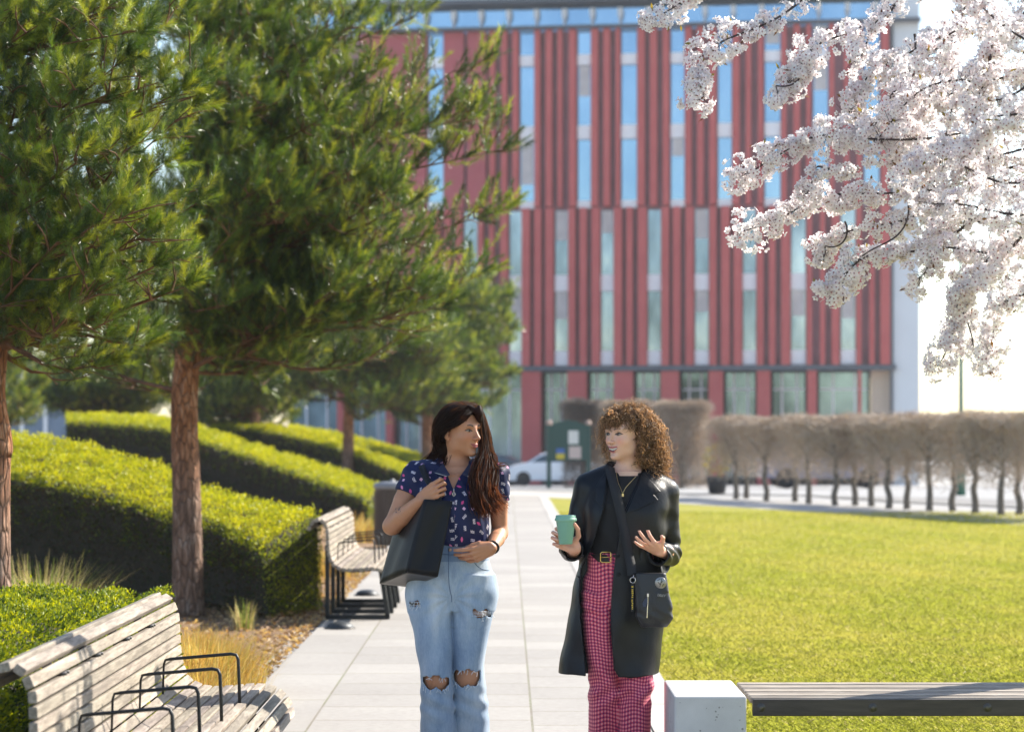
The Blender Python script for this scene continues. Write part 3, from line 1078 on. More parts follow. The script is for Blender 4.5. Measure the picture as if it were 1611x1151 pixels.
# ---------------------------------------------------------------- grass tufts
def tuft(label, cx_, cy_, rad, n, h, wd, cols, lean=.8, bias=(0, 0)):
    o = thing('grass_tuft', (cx_, cy_, float(gz(cx_, cy_))), label, 'grass tuft', 'ornamental grasses in the planting bed')
    r = rad * np.sqrt(rng.uniform(0, 1, n)) * rng.uniform(.3, 1, n)
    a = rng.uniform(0, 2 * math.pi, n)
    P = np.stack([cx_ + r * np.cos(a), cy_ + r * np.sin(a), np.zeros(n)], 1)
    P[:, 2] = gz(P[:, 0], P[:, 1]) - .02
    d = nrm(np.stack([np.cos(a) + rng.normal(0, .5, n) + bias[0], np.sin(a) + rng.normal(0, .5, n) + bias[1], np.zeros(n)], 1))
    b = np.stack([-d[:, 1], d[:, 0], np.zeros(n)], 1)
    H = h * rng.uniform(.45, 1.15, n)
    L = lean * rng.uniform(.1, 1., n)
    K = 5
    rings = []
    for k in range(K):
        q = k / (K - 1)
        c = P + d * (L * H * q * q)[:, None] + np.array([0, 0, 1.]) * (H * (q - .28 * L * q * q))[:, None]
        w_ = wd * (1 - .93 * q ** 1.5)
        rings += [c - b * w_, c + b * w_]
    V = np.stack(rings, 1).reshape(-1, 3)
    i = np.arange(n)[:, None] * (2 * K)
    FA = np.concatenate([i + np.array([[2 * k, 2 * k + 1, 2 * k + 3, 2 * k + 2]]) for k in range(K - 1)])
    ci = rng.integers(0, len(cols), n)
    col = np.array(cols)[ci] * rng.uniform(.75, 1.2, (n, 1))
    mk('blades', V, FA, M_BLADE, o, True, np.repeat(col, 2 * K, axis=0))
    return o


GOLD = [(.56, .33, .06), (.62, .42, .10), (.46, .24, .06), (.60, .46, .16), (.42, .36, .06)]
PALE = [(.42, .40, .09), (.58, .48, .20), (.66, .55, .27), (.28, .36, .06), (.50, .38, .15)]
tuft('golden dry grass clump at the paving edge just beyond the nearest bench', -1.80, 14.0, .45, 3600, .36, .0034, GOLD, .9)
tuft('rusty grass clump leaning over the paving, behind the near bench seat', -1.66, 12.7, .32, 2400, .33, .0030, GOLD, 1.0)
tuft('sparse golden clump between the near bench back and the pine trunk', -2.05, 15.6, .40, 1800, .28, .0032, GOLD, 1.0)
tuft('tall pale grass with long stiff stems beside the left pine trunk', -3.15, 16.4, .36, 750, .66, .0045, PALE, .75)
tuft('pale grass clump below the dark hedge, left of the pine trunk', -2.80, 15.8, .34, 1300, .50, .0042, PALE, .9)
tuft('small yellow-green sprout at the foot of the first hedge end', -2.02, 18.6, .12, 90, .26, .004, PALE, .6)
tuft('golden grass behind the second bench, near the litter bin', -1.95, 25.5, .5, 700, .40, .005, GOLD, .9)
tuft('golden grass at the second hedge end beyond the bin', -2.1, 33.5, .5, 500, .42, .007, GOLD, .9)
# fallen leaves and wood chips on the bed near the paving edge
n = 9000
P = np.stack([-1.50 - rng.uniform(0, 1, n) ** 1.8 * 2.4, rng.uniform(11, 27, n), np.zeros(n)], 1)
P[:, 2] = gz(P[:, 0], P[:, 1]) + rng.uniform(-.008, .022, n)
V, FA = leaf_quads(P, np.concatenate([rng.normal(0, 1, (n, 2)), rng.normal(0, .25, (n, 1))], 1), .05, .02, .2)
chip = np.array([(.42, .28, .16), (.30, .18, .10), (.52, .40, .26), (.20, .12, .07)])[rng.integers(0, 4, n)]
tag(mk('fallen_leaves', V, FA, M_DRYLEAF, None, False, np.repeat(chip, 4, axis=0)), kind='stuff')
# blossom petals that have drifted onto the lawn edge and paving
n = 500
P = np.stack([rng.normal(2.2, 1.2, n), rng.uniform(10.5, 26, n), np.full(n, .012)], 1)
P = P[(P[:, 0] > 1.0)]
V, FA = leaf_quads(P, np.concatenate([rng.normal(0, 1, (len(P), 2)), rng.normal(0, .15, (len(P), 1))], 1), .016, .012, .15)
tag(mk('fallen_petals', V, FA, M_DRYLEAF, None, False, np.tile(np.array([(.80, .72, .73)]), (len(V), 1))), kind='stuff')
# ---------------------------------------------------------------- pines
t = NT('pine_bark')
o_ = t.obj((9, 9, 2.6))
v = t.n('TexVoronoi', {'Vector': t.obj((26, 26, 7)), 'Scale': 1.}, feature='DISTANCE_TO_EDGE').outputs['Distance']
f1 = t.noise(2.5, 6, .65, o_, .4)
f2 = t.noise(9, 5, .7, o_)
z = t.sep(t.obj())[2]
lowc = t.ramp(f1, [(.3, (.11, .065, .045)), (.5, (.25, .155, .11)), (.72, (.42, .33, .27))])
highc = t.ramp(f1, [(.3, (.16, .06, .028)), (.5, (.37, .155, .068)), (.72, (.56, .34, .22))])
c = t.mix(t.ramp(t.math('MULTIPLY_ADD', z, .62, t.math('MULTIPLY_ADD', f1, .8, -.75)), [(.2, 0.), (.6, 1.)]), lowc, highc)
crk = t.ramp(v, [(.0, 1.), (.09, 0.)])
c = t.mix(t.math('MULTIPLY', crk, .75), c, (.05, .032, .025))
t.p(base=c, rough=.9, spec=.2, normal=t.bump(t.math('ADD', t.math('MULTIPLY', t.ramp(v, [(0., 0.), (.2, 1.)]), .7), t.math('MULTIPLY', f2, .5)), .9, .03))
M_BARK = t.m
t = NT('orange_branch')
f1 = t.noise(9, 5, .65, t.obj())
t.p(base=t.ramp(f1, [(.3, (.06, .032, .020)), (.55, (.17, .078, .038)), (.75, (.27, .15, .09))]), rough=.85, normal=t.bump(f1, .4, .01))
M_BRANCH = t.m


def needles(P, D, size, per, mat, parent, cols, nm='needles', nw=.0011, shoot=.15):
    """P, D: shoot bases and directions; every shoot is a bottle-brush of thin needles"""
    n = len(P)
    L = shoot * rng.uniform(.6, 1.25, n)
    u = nrm(np.cross(D, rng.normal(0, 1, (n, 3))))
    v = np.cross(D, u)
    q = rng.uniform(0.05, 1, (n, per)) ** .8
    a = rng.uniform(0, 2 * math.pi, (n, per))
    rad = np.cos(a)[..., None] * u[:, None] + np.sin(a)[..., None] * v[:, None]
    ang = rng.uniform(.55, 1.15, (n, per))[..., None] * (1.15 - .6 * q[..., None])
    nd = D[:, None] * np.cos(ang) + rad * np.sin(ang)
    nd[..., 2] -= .06
    base = P[:, None] + D[:, None] * (q * L[:, None])[..., None]
    ln = size * rng.uniform(.65, 1.15, (n, per))[..., None]
    side = nrm(np.cross(nd, rng.normal(0, 1, nd.shape)))
    V = np.stack([base - side * nw, base + side * nw, base + nd * ln], 2).reshape(-1, 3)
    FA = np.arange(n * per * 3).reshape(-1, 3)
    cs = cols[rng.integers(0, len(cols), n)] * rng.uniform(.7, 1.3, (n, 1))
    c = np.repeat(cs, per * 3, axis=0)
    mk(nm, V, FA, mat, parent, False, c)


NC = np.array([(.030, .066, .014), (.056, .112, .018), (.105, .180, .022), (.19, .265, .03), (.34, .39, .045), (.045, .086, .026)])


def pine(label, base, trunk, boughs, per=70, nsz=.062, nw=.0013, shoot=.17, step=.085, fan=6, seed=1, sub=.46, group=None, dead=8, rad0=.14, clump=3.2):
    """trunk: list of points; boughs: list of (start point, tip point, width scale)"""
    r = np.random.default_rng(seed)
    o = thing('pine_tree', base, label, 'pine tree', group)
    T = catmull(trunk, 40)
    hh = np.linspace(0, 1, 40)
    b = MB()
    b.tube(T, rad0 * (1.12 - .55 * hh) + rad0 * .25 * np.exp(-hh * 25), 20)
    b.build('trunk', M_BARK, o, smooth=True)
    b = MB()
    SP, SD = [], []

    def twig(p0, p1, r0, depth, foliage=.22):
        ln = np.linalg.norm(p1 - p0)
        mid = (p0 + p1) / 2 + r.normal(0, .07, 3) * ln
        mid[2] -= .07 * ln if depth == 0 else -.03 * ln
        C = catmull([p0, mid, p1], max(5, int(ln / .12)))
        b.tube(C, .0025 + r0 * (1 - np.linspace(0, 1, len(C))) ** 1.5, 6 if depth == 0 else 4, cap=False)
        dirm = nrm(p1 - p0)
        if depth < 2:
            k = int(ln / (.15 if depth == 0 else .11))
            for i in range(k):
                q = foliage + (1 - foliage) * (i + r.uniform(0, 1)) / k
                pt = C[min(len(C) - 1, int(q * (len(C) - 1)))]
                side = nrm(np.cross(dirm, r.normal(0, 1, 3)))
                side[2] = side[2] * .55 + .12
                dv = nrm(dirm * r.uniform(.35, 1.) + side * r.uniform(.5, 1.1) + np.array([0, 0, .25]))
                l2 = ln * (1.15 - q) * sub * r.uniform(.6, 1.25) if depth == 0 else r.uniform(.10, .26)
                l2 = max(l2, .12)
                twig(pt, pt + dv * l2, r0 * .30 * (1 - q * .5) + .0015, depth + 1, .25)
        if depth >= 1:
            m = max(2, int(ln / step))
            for i in range(m):
                q = .3 + .7 * (i + 1) / m
                pt = C[min(len(C) - 1, int(q * (len(C) - 1)))]
                dv = nrm(dirm * .6 + r.normal(0, .30, 3) + np.array([.12, 0, .75]))
                SP.append(pt)
                SD.append(dv)
        else:
            for i in range(int(ln / .055)):
                pt = C[min(len(C) - 1, int(r.uniform(.3, 1) * (len(C) - 1)))]
                SP.append(pt)
                SD.append(nrm(dirm * .4 + r.normal(0, .55, 3) + np.array([.05, -.15, .5])))
            for _ in range(fan):
                SP.append(p1)
                SD.append(nrm(dirm * .8 + r.normal(0, .35, 3) + np.array([.1, 0, .55])))

    for p0, p1, w_ in boughs:
        twig(np.asarray(p0, float), np.asarray(p1, float), .026 * w_, 0)
    for i in range(dead):           # bare dead twigs low in the crown
        h = T[int(r.uniform(.45, .8) * 39)]
        dv = nrm(np.array([r.normal(), r.normal(), r.uniform(-.3, .3)]))
        l2 = r.uniform(.3, .9)
        C = catmull([h, h + dv * l2 * .5 + r.normal(0, .06, 3), h + dv * l2 + r.normal(0, .1, 3)], 6)
        b.tube(C, np.linspace(.011, .003, 6), 5, cap=False)
    b.build('branch', M_BRANCH, o, smooth=True)
    SP, SD = np.array(SP), np.array(SD)
    cl_ = vnoise(SP, clump, seed) + .35 * r.normal(0, 1, len(SP))      # foliage hangs in clumps with gaps between
    kp = cl_ > -.85
    SP, SD = SP[kp], SD[kp]
    needles(SP, SD, nsz, per, M_NEEDLE, o, NC, nw=nw, shoot=shoot)
    print(label[:30], 'shoots', len(SP))
    return o


# middle pine, trunk at px 293
dp = 19.9
bz = .02
tr = [W(296, 962, dp), W(294, 800, dp), W(290, 640, dp), W(298, 520, dp), W(300, 400, dp), W(330, 250, dp), W(350, 60, dp), W(372, -160, dp), W(385, -380, dp)]
tr[0][2] = -.05
TR = catmull(tr, 60)


def on(T, py):
    z_ = CH - (py - HY) * dp / F
    return T[np.argmin(abs(T[:, 2] - z_))]


bo = []
tips = [(700, 480, -.3, 500), (758, 432, -.1, 470), (640, 540, .2, 520), (500, 585, .8, 500), (792, 330, -.2, 400), (788, 236, .2, 340), (745, 185, -.5, 280), (760, 100, .3, 230), 
        (660, 25, .2, 100), (560, 40, -.9, 60), (610, 300, -1.3, 400), (560, 420, -1.2, 470), (640, 210, -1.0, 300), (520, 180, -1.5, 250), (470, 330, -1.7, 420),
        (450, 520, -.9, 520), (560, 500, .9, 480), (420, 610, 1.4, 500), (700, 400, .9, 430), (520, -40, -.6, -40), (430, 60, -1.4, 120),
        (380, 200, -1.7, 280), (330, 380, -1.3, 440), (180, 420, -.5, 470), (150, 300, .3, 380), (200, 150, .4, 240), (260, 20, -.6, 110), (230, 560, 1.2, 510), (120, 500, 1.0, 500),
        (440, -120, -.8, -120), (560, -110, .1, -140), (330, -160, -1.2, -150), (240, -90, .3, -80), (600, 370, -.6, 440), (655, 450, -.8, 490), (360, 480, -1.5, 490), (480, 90, -1.2, 170),
        (590, 110, -.8, 190), (560, 280, -1.4, 350), (610, 480, -.4, 490), (430, 260, -1.6, 330), (520, 460, -1.3, 500)]
for (px, py, dd, ps) in tips:
    bo.append((on(TR, ps), W(px, py, dp + dd), 1.))
rr_ = np.random.default_rng(31)
bo += [(on(TR, 530), W(380, 590, dp + .6), .7), (on(TR, 520), W(340, 560, dp - .6), .7), (on(TR, 540), W(460, 570, dp - .9), .8), (on(TR, 530), W(250, 530, dp - .5), .7)]
for _ in range(64):
    py = rr_.uniform(-150, 560)
    xr_ = np.interp(py, [-150, 50, 100, 200, 330, 430, 520, 580], [540, 590, 630, 650, 670, 650, 590, 500])
    px = rr_.uniform(150, xr_ - 20)
    bo.append((on(TR, py + rr_.uniform(20, 90)), W(px, py, dp + rr_.uniform(-1.9, 2.0)), .85))
for px, py, dd in [(330, 60, -1.5), (300, 160, -1.6), (360, 240, -1.7), (310, 320, -1.5), (360, 130, -1.9), (400, 20, -1.5), (270, 390, -1.2), (380, 350, -1.8), (340, -60, -1.3), (410, 160, -1.9), (400, 300, -1.9)]:
    bo.append((on(TR, py + 70), W(px, py, dp + dd), .85))
pine('tall pine with an orange trunk standing between the two benches, in front of the hedge', (TR[0][0], dp, 0), tr, bo, per=105, seed=3, rad0=.112, nsz=.066, shoot=.21, step=.095, nw=.0014)
# left pine, trunk cut by the frame, nearer
dl = 13.2
trl = [W(-10, 1120, dl), W(-10, 760, dl), W(-4, 700, dl), W(-14, 620, dl), W(-8, 500, dl), W(-30, 350, dl), W(-60, 100, dl), W(-80, -200, dl), W(-90, -420, dl)]
trl[0] = np.array([trl[1][0], dl, -.05])
TL = catmull(trl, 60)


def onl(py):
    z_ = CH - (py - HY) * dl / F
    return TL[np.argmin(abs(TL[:, 2] - z_))]


bol = []
tips = [(300, 170, -1.0, 330), (315, 120, -.8, 260), (240, 420, -1.5, 470), (150, 440, -1.9, 480), (310, 320, -1.2, 430), (180, 330, -2.2, 430), (90, 380, -2.2, 470), (200, 230, -2.1, 350), (120, 130, -2.2, 260),
        (280, 30, -.8, 140), (190, 0, -1.5, 100), (60, 40, -1.9, 150), (40, 250, -2.3, 350), (-30, 160, -2.0, 250), (255, 260, -1.6, 380), (130, 250, -2.4, 380), (300, -60, -.5, 20),
        (150, -90, -1.2, -10), (20, -80, -1.6, 0), (250, 130, -1.6, 250), (60, 470, -1.4, 500), (160, 530, -.3, 520), (110, 585, .4, 540), (225, 545, -.3, 500), (-60, 420, -1.6, 480),
        (200, 90, -1.8, 200), (90, 300, -2.0, 420), (230, 360, -1.7, 440)]
for (px, py, dd, ps) in tips:
    bol.append((onl(ps), W(px, py, dl + dd * .62), .8))
for _ in range(46):
    py = rr_.uniform(-150, 480)
    px = rr_.uniform(-160, np.interp(py, [-150, 150, 300, 480], [320, 310, 300, 230]))
    bol.append((onl(py + rr_.uniform(20, 90)), W(px, py, dl + rr_.uniform(-1.3, 1.3)), .7))
bol.append((onl(540), W(300, 440, dl + .6), 2.3))
bol += [(onl(530), W(x_, y_, dl + d_), .7) for x_, y_, d_ in ((100, 490, .5), (200, 505, .8), (50, 520, .4), (240, 520, .9), (90, 560, .6), (170, 570, -.3), (30, 470, -.9), (280, 400, .7))]
bol.append((onl(545), W(290, 452, dl - .55), 1.6))
pine('pine with its trunk cut by the left edge, one long bare branch reaching right', (TL[0][0], dl, 0), trl, bol, per=120, seed=9, rad0=.085, nsz=.055, shoot=.16, step=.060, nw=.0010, fan=9)
# pines further back on the mound


def far_pine(label, px, pbase, d, crown, seed, nsz=.10, nw=.006, per=26, rad=.12, step=.2):
    b0 = W(px, pbase, d)
    b0[2] = float(gz(b0[0], d)) - .05
    top = min(c[1] for c in crown) + 10
    tr = [b0, W(px, pbase - 30, d), W(px + 3, (pbase + top) / 2, d), W(px + 6, top, d)]
    Tt = catmull(tr, 40)
    bo = []
    for (x, y, dd) in crown:
        z_ = CH - (min(y + 25, pbase - 40) - HY) * d / F
        bo.append((Tt[np.argmin(abs(Tt[:, 2] - z_))], W(x, y, d + dd), 1.3))
    pine(label, tuple(b0), tr, bo, per=per, nsz=nsz, nw=nw, shoot=.30, step=step, fan=10, seed=seed, sub=.5, group='pines further back on the mound', dead=4, rad0=rad)


def cr(x0, x1, y0, y1, n, dep, seed):
    r = np.random.default_rng(seed)
    return [(r.uniform(x0, x1), r.uniform(y0, y1), r.uniform(-dep, dep)) for _ in range(n)]


far_pine('far pine with short pale trunk standing on the thin bright hedge line', 548, 702, 54, cr(445, 720, 500, 625, 46, 2.6, 1) + [(440, 600, 0), (725, 560, 0), (700, 520, 0)], 21, rad=.13)
far_pine('dark pine farther back, just left of the long-haired woman', 672, 705, 66, cr(600, 800, 455, 650, 60, 3.2, 2) + [(805, 520, 0), (800, 590, 0), (790, 470, 0)], 22, nsz=.13, nw=.008, rad=.16)
far_pine('hazy pine behind the mound at far left, above the blue-grey building', 150, 690, 62, cr(30, 270, 555, 645, 50, 3, 3), 23, nsz=.13, nw=.008, rad=.14)
far_pine('olive green pine between the middle pine trunk and the far pine', 400, 690, 58, cr(290, 490, 520, 655, 52, 2.6, 4), 24, nsz=.12, nw=.007, rad=.13)
far_pine('far pine behind the left edge trunk', -60, 690, 56, cr(-160, 60, 520, 650, 36, 2.5, 5), 25, nsz=.12, nw=.007, rad=.14)

# ---------------------------------------------------------------- cherry in blossom
t = NT('petal')
cc = t.attr('Col')
t.p(base=cc, rough=.55, spec=.3)
t.translucent(cc, .58, cc)
M_PETAL = t.m
M_EYE = plain('flower_centre', (.28, .10, .11), .7)
M_CBARK = plain('cherry_bark', (.055, .038, .036), .8, var=.4, scale=30, bump=.5)
ct = thing('cherry_tree', (3.45, 11.4, 0), 'cherry tree in white blossom reaching in from the right', 'cherry tree')
trc = np.array([(3.45, 11.4, -.02), (3.42, 11.3, .8), (3.3, 11.1, 1.6), (3.15, 10.9, 2.3), (2.95, 10.7, 3.1)])
b = MB()
b.tube(catmull(trc, 24), np.linspace(.15, .09, 24), 14)
b.build('trunk', M_CBARK, ct, smooth=True)
limbs = [  # (points px,py,d ; blossom radius m ; from where blossom starts)
    ([(1300, -120, 10.2), (1180, -50, 10.1), (1090, 0, 10.0), (1010, 25, 9.9)], .055, 0.),
    ([(1330, -70, 10.0), (1235, 10, 9.9), (1150, 65, 9.8), (1095, 110, 9.75), (1100, 150, 9.7)], .085, 0.),
    ([(1480, -80, 10.0), (1390, 10, 9.9), (1300, 70, 9.9), (1262, 105, 9.8), (1228, 130, 9.8)], .085, 0.),
    ([(1262, 105, 9.8), (1232, 138, 9.75), (1212, 152, 9.7)], .045, .75),
    ([(1560, -40, 10.3), (1480, 40, 10.2), (1400, 105, 10.1), (1345, 150, 10.0), (1330, 170, 10)], .07, 0.),
    ([(1680, 170, 9.6), (1500, 205, 9.5), (1380, 215, 9.6), (1300, 220, 9.7), (1220, 245, 9.75), (1148, 276, 9.8)], .075, 0.),
    ([(1680, 240, 9.8), (1500, 285, 9.8), (1400, 300, 9.9), (1310, 315, 9.9), (1230, 340, 9.9), (1156, 358, 9.9)], .075, 0.),
    ([(1480, 320, 9.7), (1400, 345, 9.8), (1330, 375, 9.9), (1275, 385, 9.9)], .060, .2),
    ([(1330, 355, 9.8), (1310, 390, 9.8), (1284, 402, 9.8)], .045, .7),
    ([(1560, 330, 9.3), (1460, 380, 9.4), (1390, 400, 9.5), (1330, 435, 9.5), (1300, 462, 9.5)], .065, .1),
    ([(1430, 330, 9.4), (1400, 370, 9.4), (1350, 420, 9.5), (1280, 450, 9.5)], .030, .85),
    ([(1640, 330, 8.9), (1570, 400, 9.0), (1530, 450, 9.0), (1500, 510, 9.1), (1470, 568, 9.1)], .055, .0),
    ([(1700, 400, 8.8), (1620, 450, 8.8), (1570, 500, 8.9), (1545, 560, 9.0)], .06, .0),
    ([(1560, 380, 9.1), (1530, 440, 9.1), (1520, 500, 9.1), (1525, 545, 9.1)], .05, .1),
    ([(1700, 60, 9.2), (1590, 110, 9.3), (1500, 130, 9.4), (1420, 170, 9.5), (1370, 215, 9.6)], .09, 0.),
    ([(1700, -20, 9.0), (1590, 30, 9.1), (1500, 60, 9.2), (1440, 90, 9.3)], .085, 0.),
    ([(1700, 260, 8.9), (1580, 280, 9.0), (1480, 250, 9.1), (1420, 260, 9.2)], .095, 0.),
    ([(1700, 320, 8.7), (1600, 330, 8.8), (1520, 330, 8.9), (1450, 310, 9.1)], .095, 0.),
    ([(1680, 150, 8.8), (1620, 170, 8.8), (1560, 200, 8.9), (1510, 240, 9.)], .08, .0),
    ([(1500, 40, 9.8), (1470, 120, 9.7), (1440, 190, 9.7), (1400, 250, 9.7)], .07, .0),
    ([(1640, -30, 10.4), (1560, 80, 10.3), (1500, 180, 10.2), (1460, 290, 10.1)], .08, .0),
    ([(1560, 60, 9.4), (1540, 140, 9.3), (1545, 220, 9.2), (1560, 290, 9.2)], .075, .0),
    ([(1440, 60, 9.9), (1420, 120, 9.8), (1395, 180, 9.8), (1350, 200, 9.8)], .06, .2),
    ([(1640, 380, 9.2), (1560, 390, 9.2), (1480, 400, 9.3), (1440, 430, 9.3)], .065, .1),
    ([(1420, -60, 9.6), (1400, 10, 9.6), (1370, 60, 9.6), (1340, 90, 9.6)], .07, .0),
    ([(1700, 90, 8.9), (1620, 60, 8.9), (1550, 20, 9.0), (1500, -30, 9.1)], .08, .0),
    ([(1680, 420, 9.3), (1590, 360, 9.3), (1500, 350, 9.4), (1450, 370, 9.5)], .075, .0),
    ([(1690, 210, 9.9), (1600, 230, 9.8), (1520, 280, 9.8), (1450, 340, 9.8)], .075, .0),
    ([(1660, 480, 9.6), (1600, 440, 9.6), (1550, 420, 9.6), (1500, 430, 9.6)], .06, .0),
    ([(1640, 110, 10.2), (1570, 150, 10.1), (1480, 160, 10.0), (1400, 230, 10.0)], .07, .0),
    ([(1350, 270, 9.7), (1300, 265, 9.7), (1260, 300, 9.7)], .05, .2),
]
hub = catmull(trc, 24)
bt, tw = MB(), MB()
FP, FN = [], []
for pts, rad, st in limbs:
    q = np.array([W(*p) for p in pts])
    C = catmull(q, 40)
    C += .02 * np.stack([np.sin(np.linspace(0, 9, 40) + k) for k in range(3)], 1)
    if pts[0][0] > 1600 or pts[0][1] < -40:       # reaches back to the trunk
        s0 = hub[min(23, max(9, int(np.argmin(abs(hub[:, 2] - (q[0][2] - .3))))))]
        lead = catmull([s0, (s0 + q[0]) / 2 + np.array([0, 0, .12]), q[0]], 12)
        bt.tube(lead, np.linspace(.025, .006, 12), 8, cap=False)
    bt.tube(C, np.linspace(.006 if st < .6 else .004, .002, 40), 6, cap=False)
    ln = np.linalg.norm(np.diff(C, axis=0), axis=1).sum()
    # clusters sit in bunches along the limb
    nb_ = int(ln * (1 - st) / .0058)
    for i in range(nb_):
        u = st + (1 - st) * rng.uniform(0, 1)
        fi = u * 39
        i0 = int(min(38, fi))
        c0 = C[i0] * (1 - (fi - i0)) + C[i0 + 1] * (fi - i0)
        if math.sin(u * ln * 21 + rad * 900) + .55 * math.sin(u * ln * 47 + 2) < -1.15:
            continue
        dirv = nrm(rng.normal(0, 1, 3) + np.array([0, 0, -.1]))
        rr = rad * (.75 + .35 * math.sin(u * ln * 13 + rad * 300)) * rng.uniform(.35, 1.0)
        cc0 = c0 + dirv * rr
        tw.tube([c0, c0 * .4 + cc0 * .6 + rng.normal(0, .006, 3), cc0], [.0012, .0010, .0008], 3, cap=False)
        k = rng.integers(4, 8)
        dd = nrm(dirv + .75 * rng.normal(0, 1, (k, 3)))
        FP.append(cc0 + dd * rng.uniform(.014, .032, (k, 1)))
        FN.append(dd)
bt.build('branch', M_CBARK, ct, smooth=True)
tw.build('twig', M_CBARK, ct, smooth=True)
FP, FN = np.concatenate(FP), np.concatenate(FN)
n = len(FP)
print('flowers', n)
u = nrm(np.cross(FN, rng.normal(0, 1, (n, 3))))
v = np.cross(FN, u)
R = .0150 * rng.uniform(.8, 1.15, n)[:, None]
cup = rng.uniform(.1, .65, n)[:, None]
Vs, Fs, mi = [], [], []
for k in range(5):
    a = k * 2 * math.pi / 5
    d = u * math.cos(a) + v * math.sin(a)
    s_ = -u * math.sin(a) + v * math.cos(a)
    Vs += [FP + d * R * .08, FP + d * R * .62 + s_ * R * .40 + FN * R * cup * .55, FP + d * R * .98 + s_ * R * .16 + FN * R * cup, FP + d * R * .98 - s_ * R * .16 + FN * R * cup, FP + d * R * .62 - s_ * R * .40 + FN * R * cup * .55]
for k in range(5):
    a = k * 2 * math.pi / 5 + .3
    Vs.append(FP + (u * math.cos(a) + v * math.sin(a)) * R * .24 + FN * R * .16)
V = np.stack(Vs, 1)
i = np.arange(n)[:, None] * 30
FA = np.concatenate([i + np.array([[5 * k + j for j in range(5)]]) for k in range(6)])
mi = np.concatenate([np.zeros(5 * n, int), np.ones(n, int)])
pc = np.array([.91, .865, .86]) * rng.uniform(.93, 1.05, (n, 1)) + np.array([0, 1, .6]) * rng.normal(0, .02, (n, 1))
mk('blossom', V.reshape(-1, 3), FA, [M_PETAL, M_EYE], ct, False, np.repeat(np.clip(pc, 0, .95), 30, axis=0), matidx=mi)
# young bronze leaves at the twig ends
m = 900
ii = rng.integers(0, n, m)
V, FA = leaf_quads(FP[ii], FN[ii], .03, .011, .4)
cl = np.array([(.20, .10, .03), (.22, .18, .04), (.12, .05, .03)])[rng.integers(0, 3, m)]
mk('young_leaf', V, FA, M_DRYLEAF, ct, True, np.repeat(cl, 4, axis=0))

# ---------------------------------------------------------------- row of bare clipped trees
M_TWIG = plain('bare_twig', (.23, .19, .165), .9, var=.4, scale=40)
M_TWIG2 = plain('dense_twig', (.50, .40, .31), .9, var=.35, scale=40)
M_HBARK = plain('hornbeam_bark', (.16, .14, .115), .9, var=.4, scale=14, bump=.5)


def clipped(seed, wx, wy, z0, z1, nst, nleaf):
    """a clipped block of bare twigs over a short trunk, centred at the origin"""
    r = np.random.default_rng(seed)
    tb = MB()
    C = [(r.normal(0, .02), r.normal(0, .02), z) for z in np.linspace(-.02, z0 + (z1 - z0) * .55, 7)]
    C[0] = (0, 0, -.02)
    tb.tube(catmull(C, 14), np.linspace(.075, .028, 14), 8)
    cb_ = MB()
    Vs = []
    Fs = []
    n = nst
    for q in range(9):          # main limbs fan out of the trunk
        z_ = z0 * .75 + (z1 - z0) * r.uniform(0, .35)
        e_ = np.array([r.uniform(-wx, wx) * .9, r.uniform(-wy, wy) * .9, z0 + (z1 - z0) * r.uniform(.35, .95)])
        tb.tube(catmull([(0, 0, z_), (e_[0] * .45, e_[1] * .45, z_ * .5 + e_[2] * .5), e_], 8), np.linspace(.022, .006, 8), 5, cap=False)
    P = np.stack([r.uniform(-wx, wx, n), r.uniform(-wy, wy, n), z0 - .35 * (z1 - z0) + 1.35 * (z1 - z0) * r.uniform(0, 1, n) ** .62], 1)
    top = z1 - .09 * np.abs(P[:, 0] / wx) ** 3 - .10 * np.abs(P[:, 1] / wy) ** 3 + .05 * np.sin(P[:, 0] * 7 + seed) + .02 * np.sin(P[:, 0] * 23)
    k = n // 4
    P[:k, 2] = top[:k] - abs(r.normal(0, .08, k))
    P[:, 2] = np.minimum(P[:, 2], top)
    cl_ = vnoise(P, 4.5, seed)
    thin = ((P[:, 2] < z0 + .15) & (r.uniform(0, 1, n) < .30)) | ((cl_ < -.6) & (r.uniform(0, 1, n) < .6))
    P, top = P[~thin], top[~thin]
    n = len(P)
    D = nrm(r.normal(0, 1, (n, 3)) * np.array([.8, .8, .7]) + np.stack([P[:, 0] * .8, P[:, 1] * .8, .6 * np.ones(n)], 1))
    L = r.uniform(.12, .36, n)[:, None]
    E = P + D * L
    E[:, 2] = np.minimum(E[:, 2], top + r.exponential(.03, n))
    side = nrm(np.cross(D, r.normal(0, 1, (n, 3))))
    wd = r.uniform(.0035, .008, n)[:, None]
    V = np.stack([P - side * wd, P + side * wd, E + side * wd * .5, E - side * wd * .5], 1).reshape(-1, 3)
    FA = np.arange(n)[:, None] * 4 + np.array([[0, 1, 2, 3]])
    m = nleaf
    Pl = np.stack([r.uniform(-wx, wx, m), r.uniform(-wy, wy, m), z0 + .3 + (z1 - z0 - .3) * r.uniform(0, 1, m) ** .7], 1)
    V2, F2 = leaf_quads(Pl, r.normal(0, 1, (m, 3)), .05, .03, .8)
    return tb, (V, FA), (V2, F2)


def clipped_tree(seed, wx, wy, z0, z1, nst, nleaf, loc, label, group):
    o = thing('clipped_tree', loc, label, 'tree', group)
    tb, (V, FA), (V2, F2) = clipped(seed, wx, wy, z0, z1, nst, nleaf)
    tb.build('trunk', M_HBARK, o, smooth=True, local=True)
    cw = mk('crown', V, FA, M_TWIG if wx < .7 else M_TWIG2, o, False, local=True)
    cl = np.array([(.34, .235, .165), (.27, .19, .14), (.38, .29, .21)])[rng.integers(0, 3, len(F2))]
    mk('dry_leaves', V2, F2, M_DRYLEAF, cw, True, np.repeat(cl, 4, axis=0), local=True)
    return o


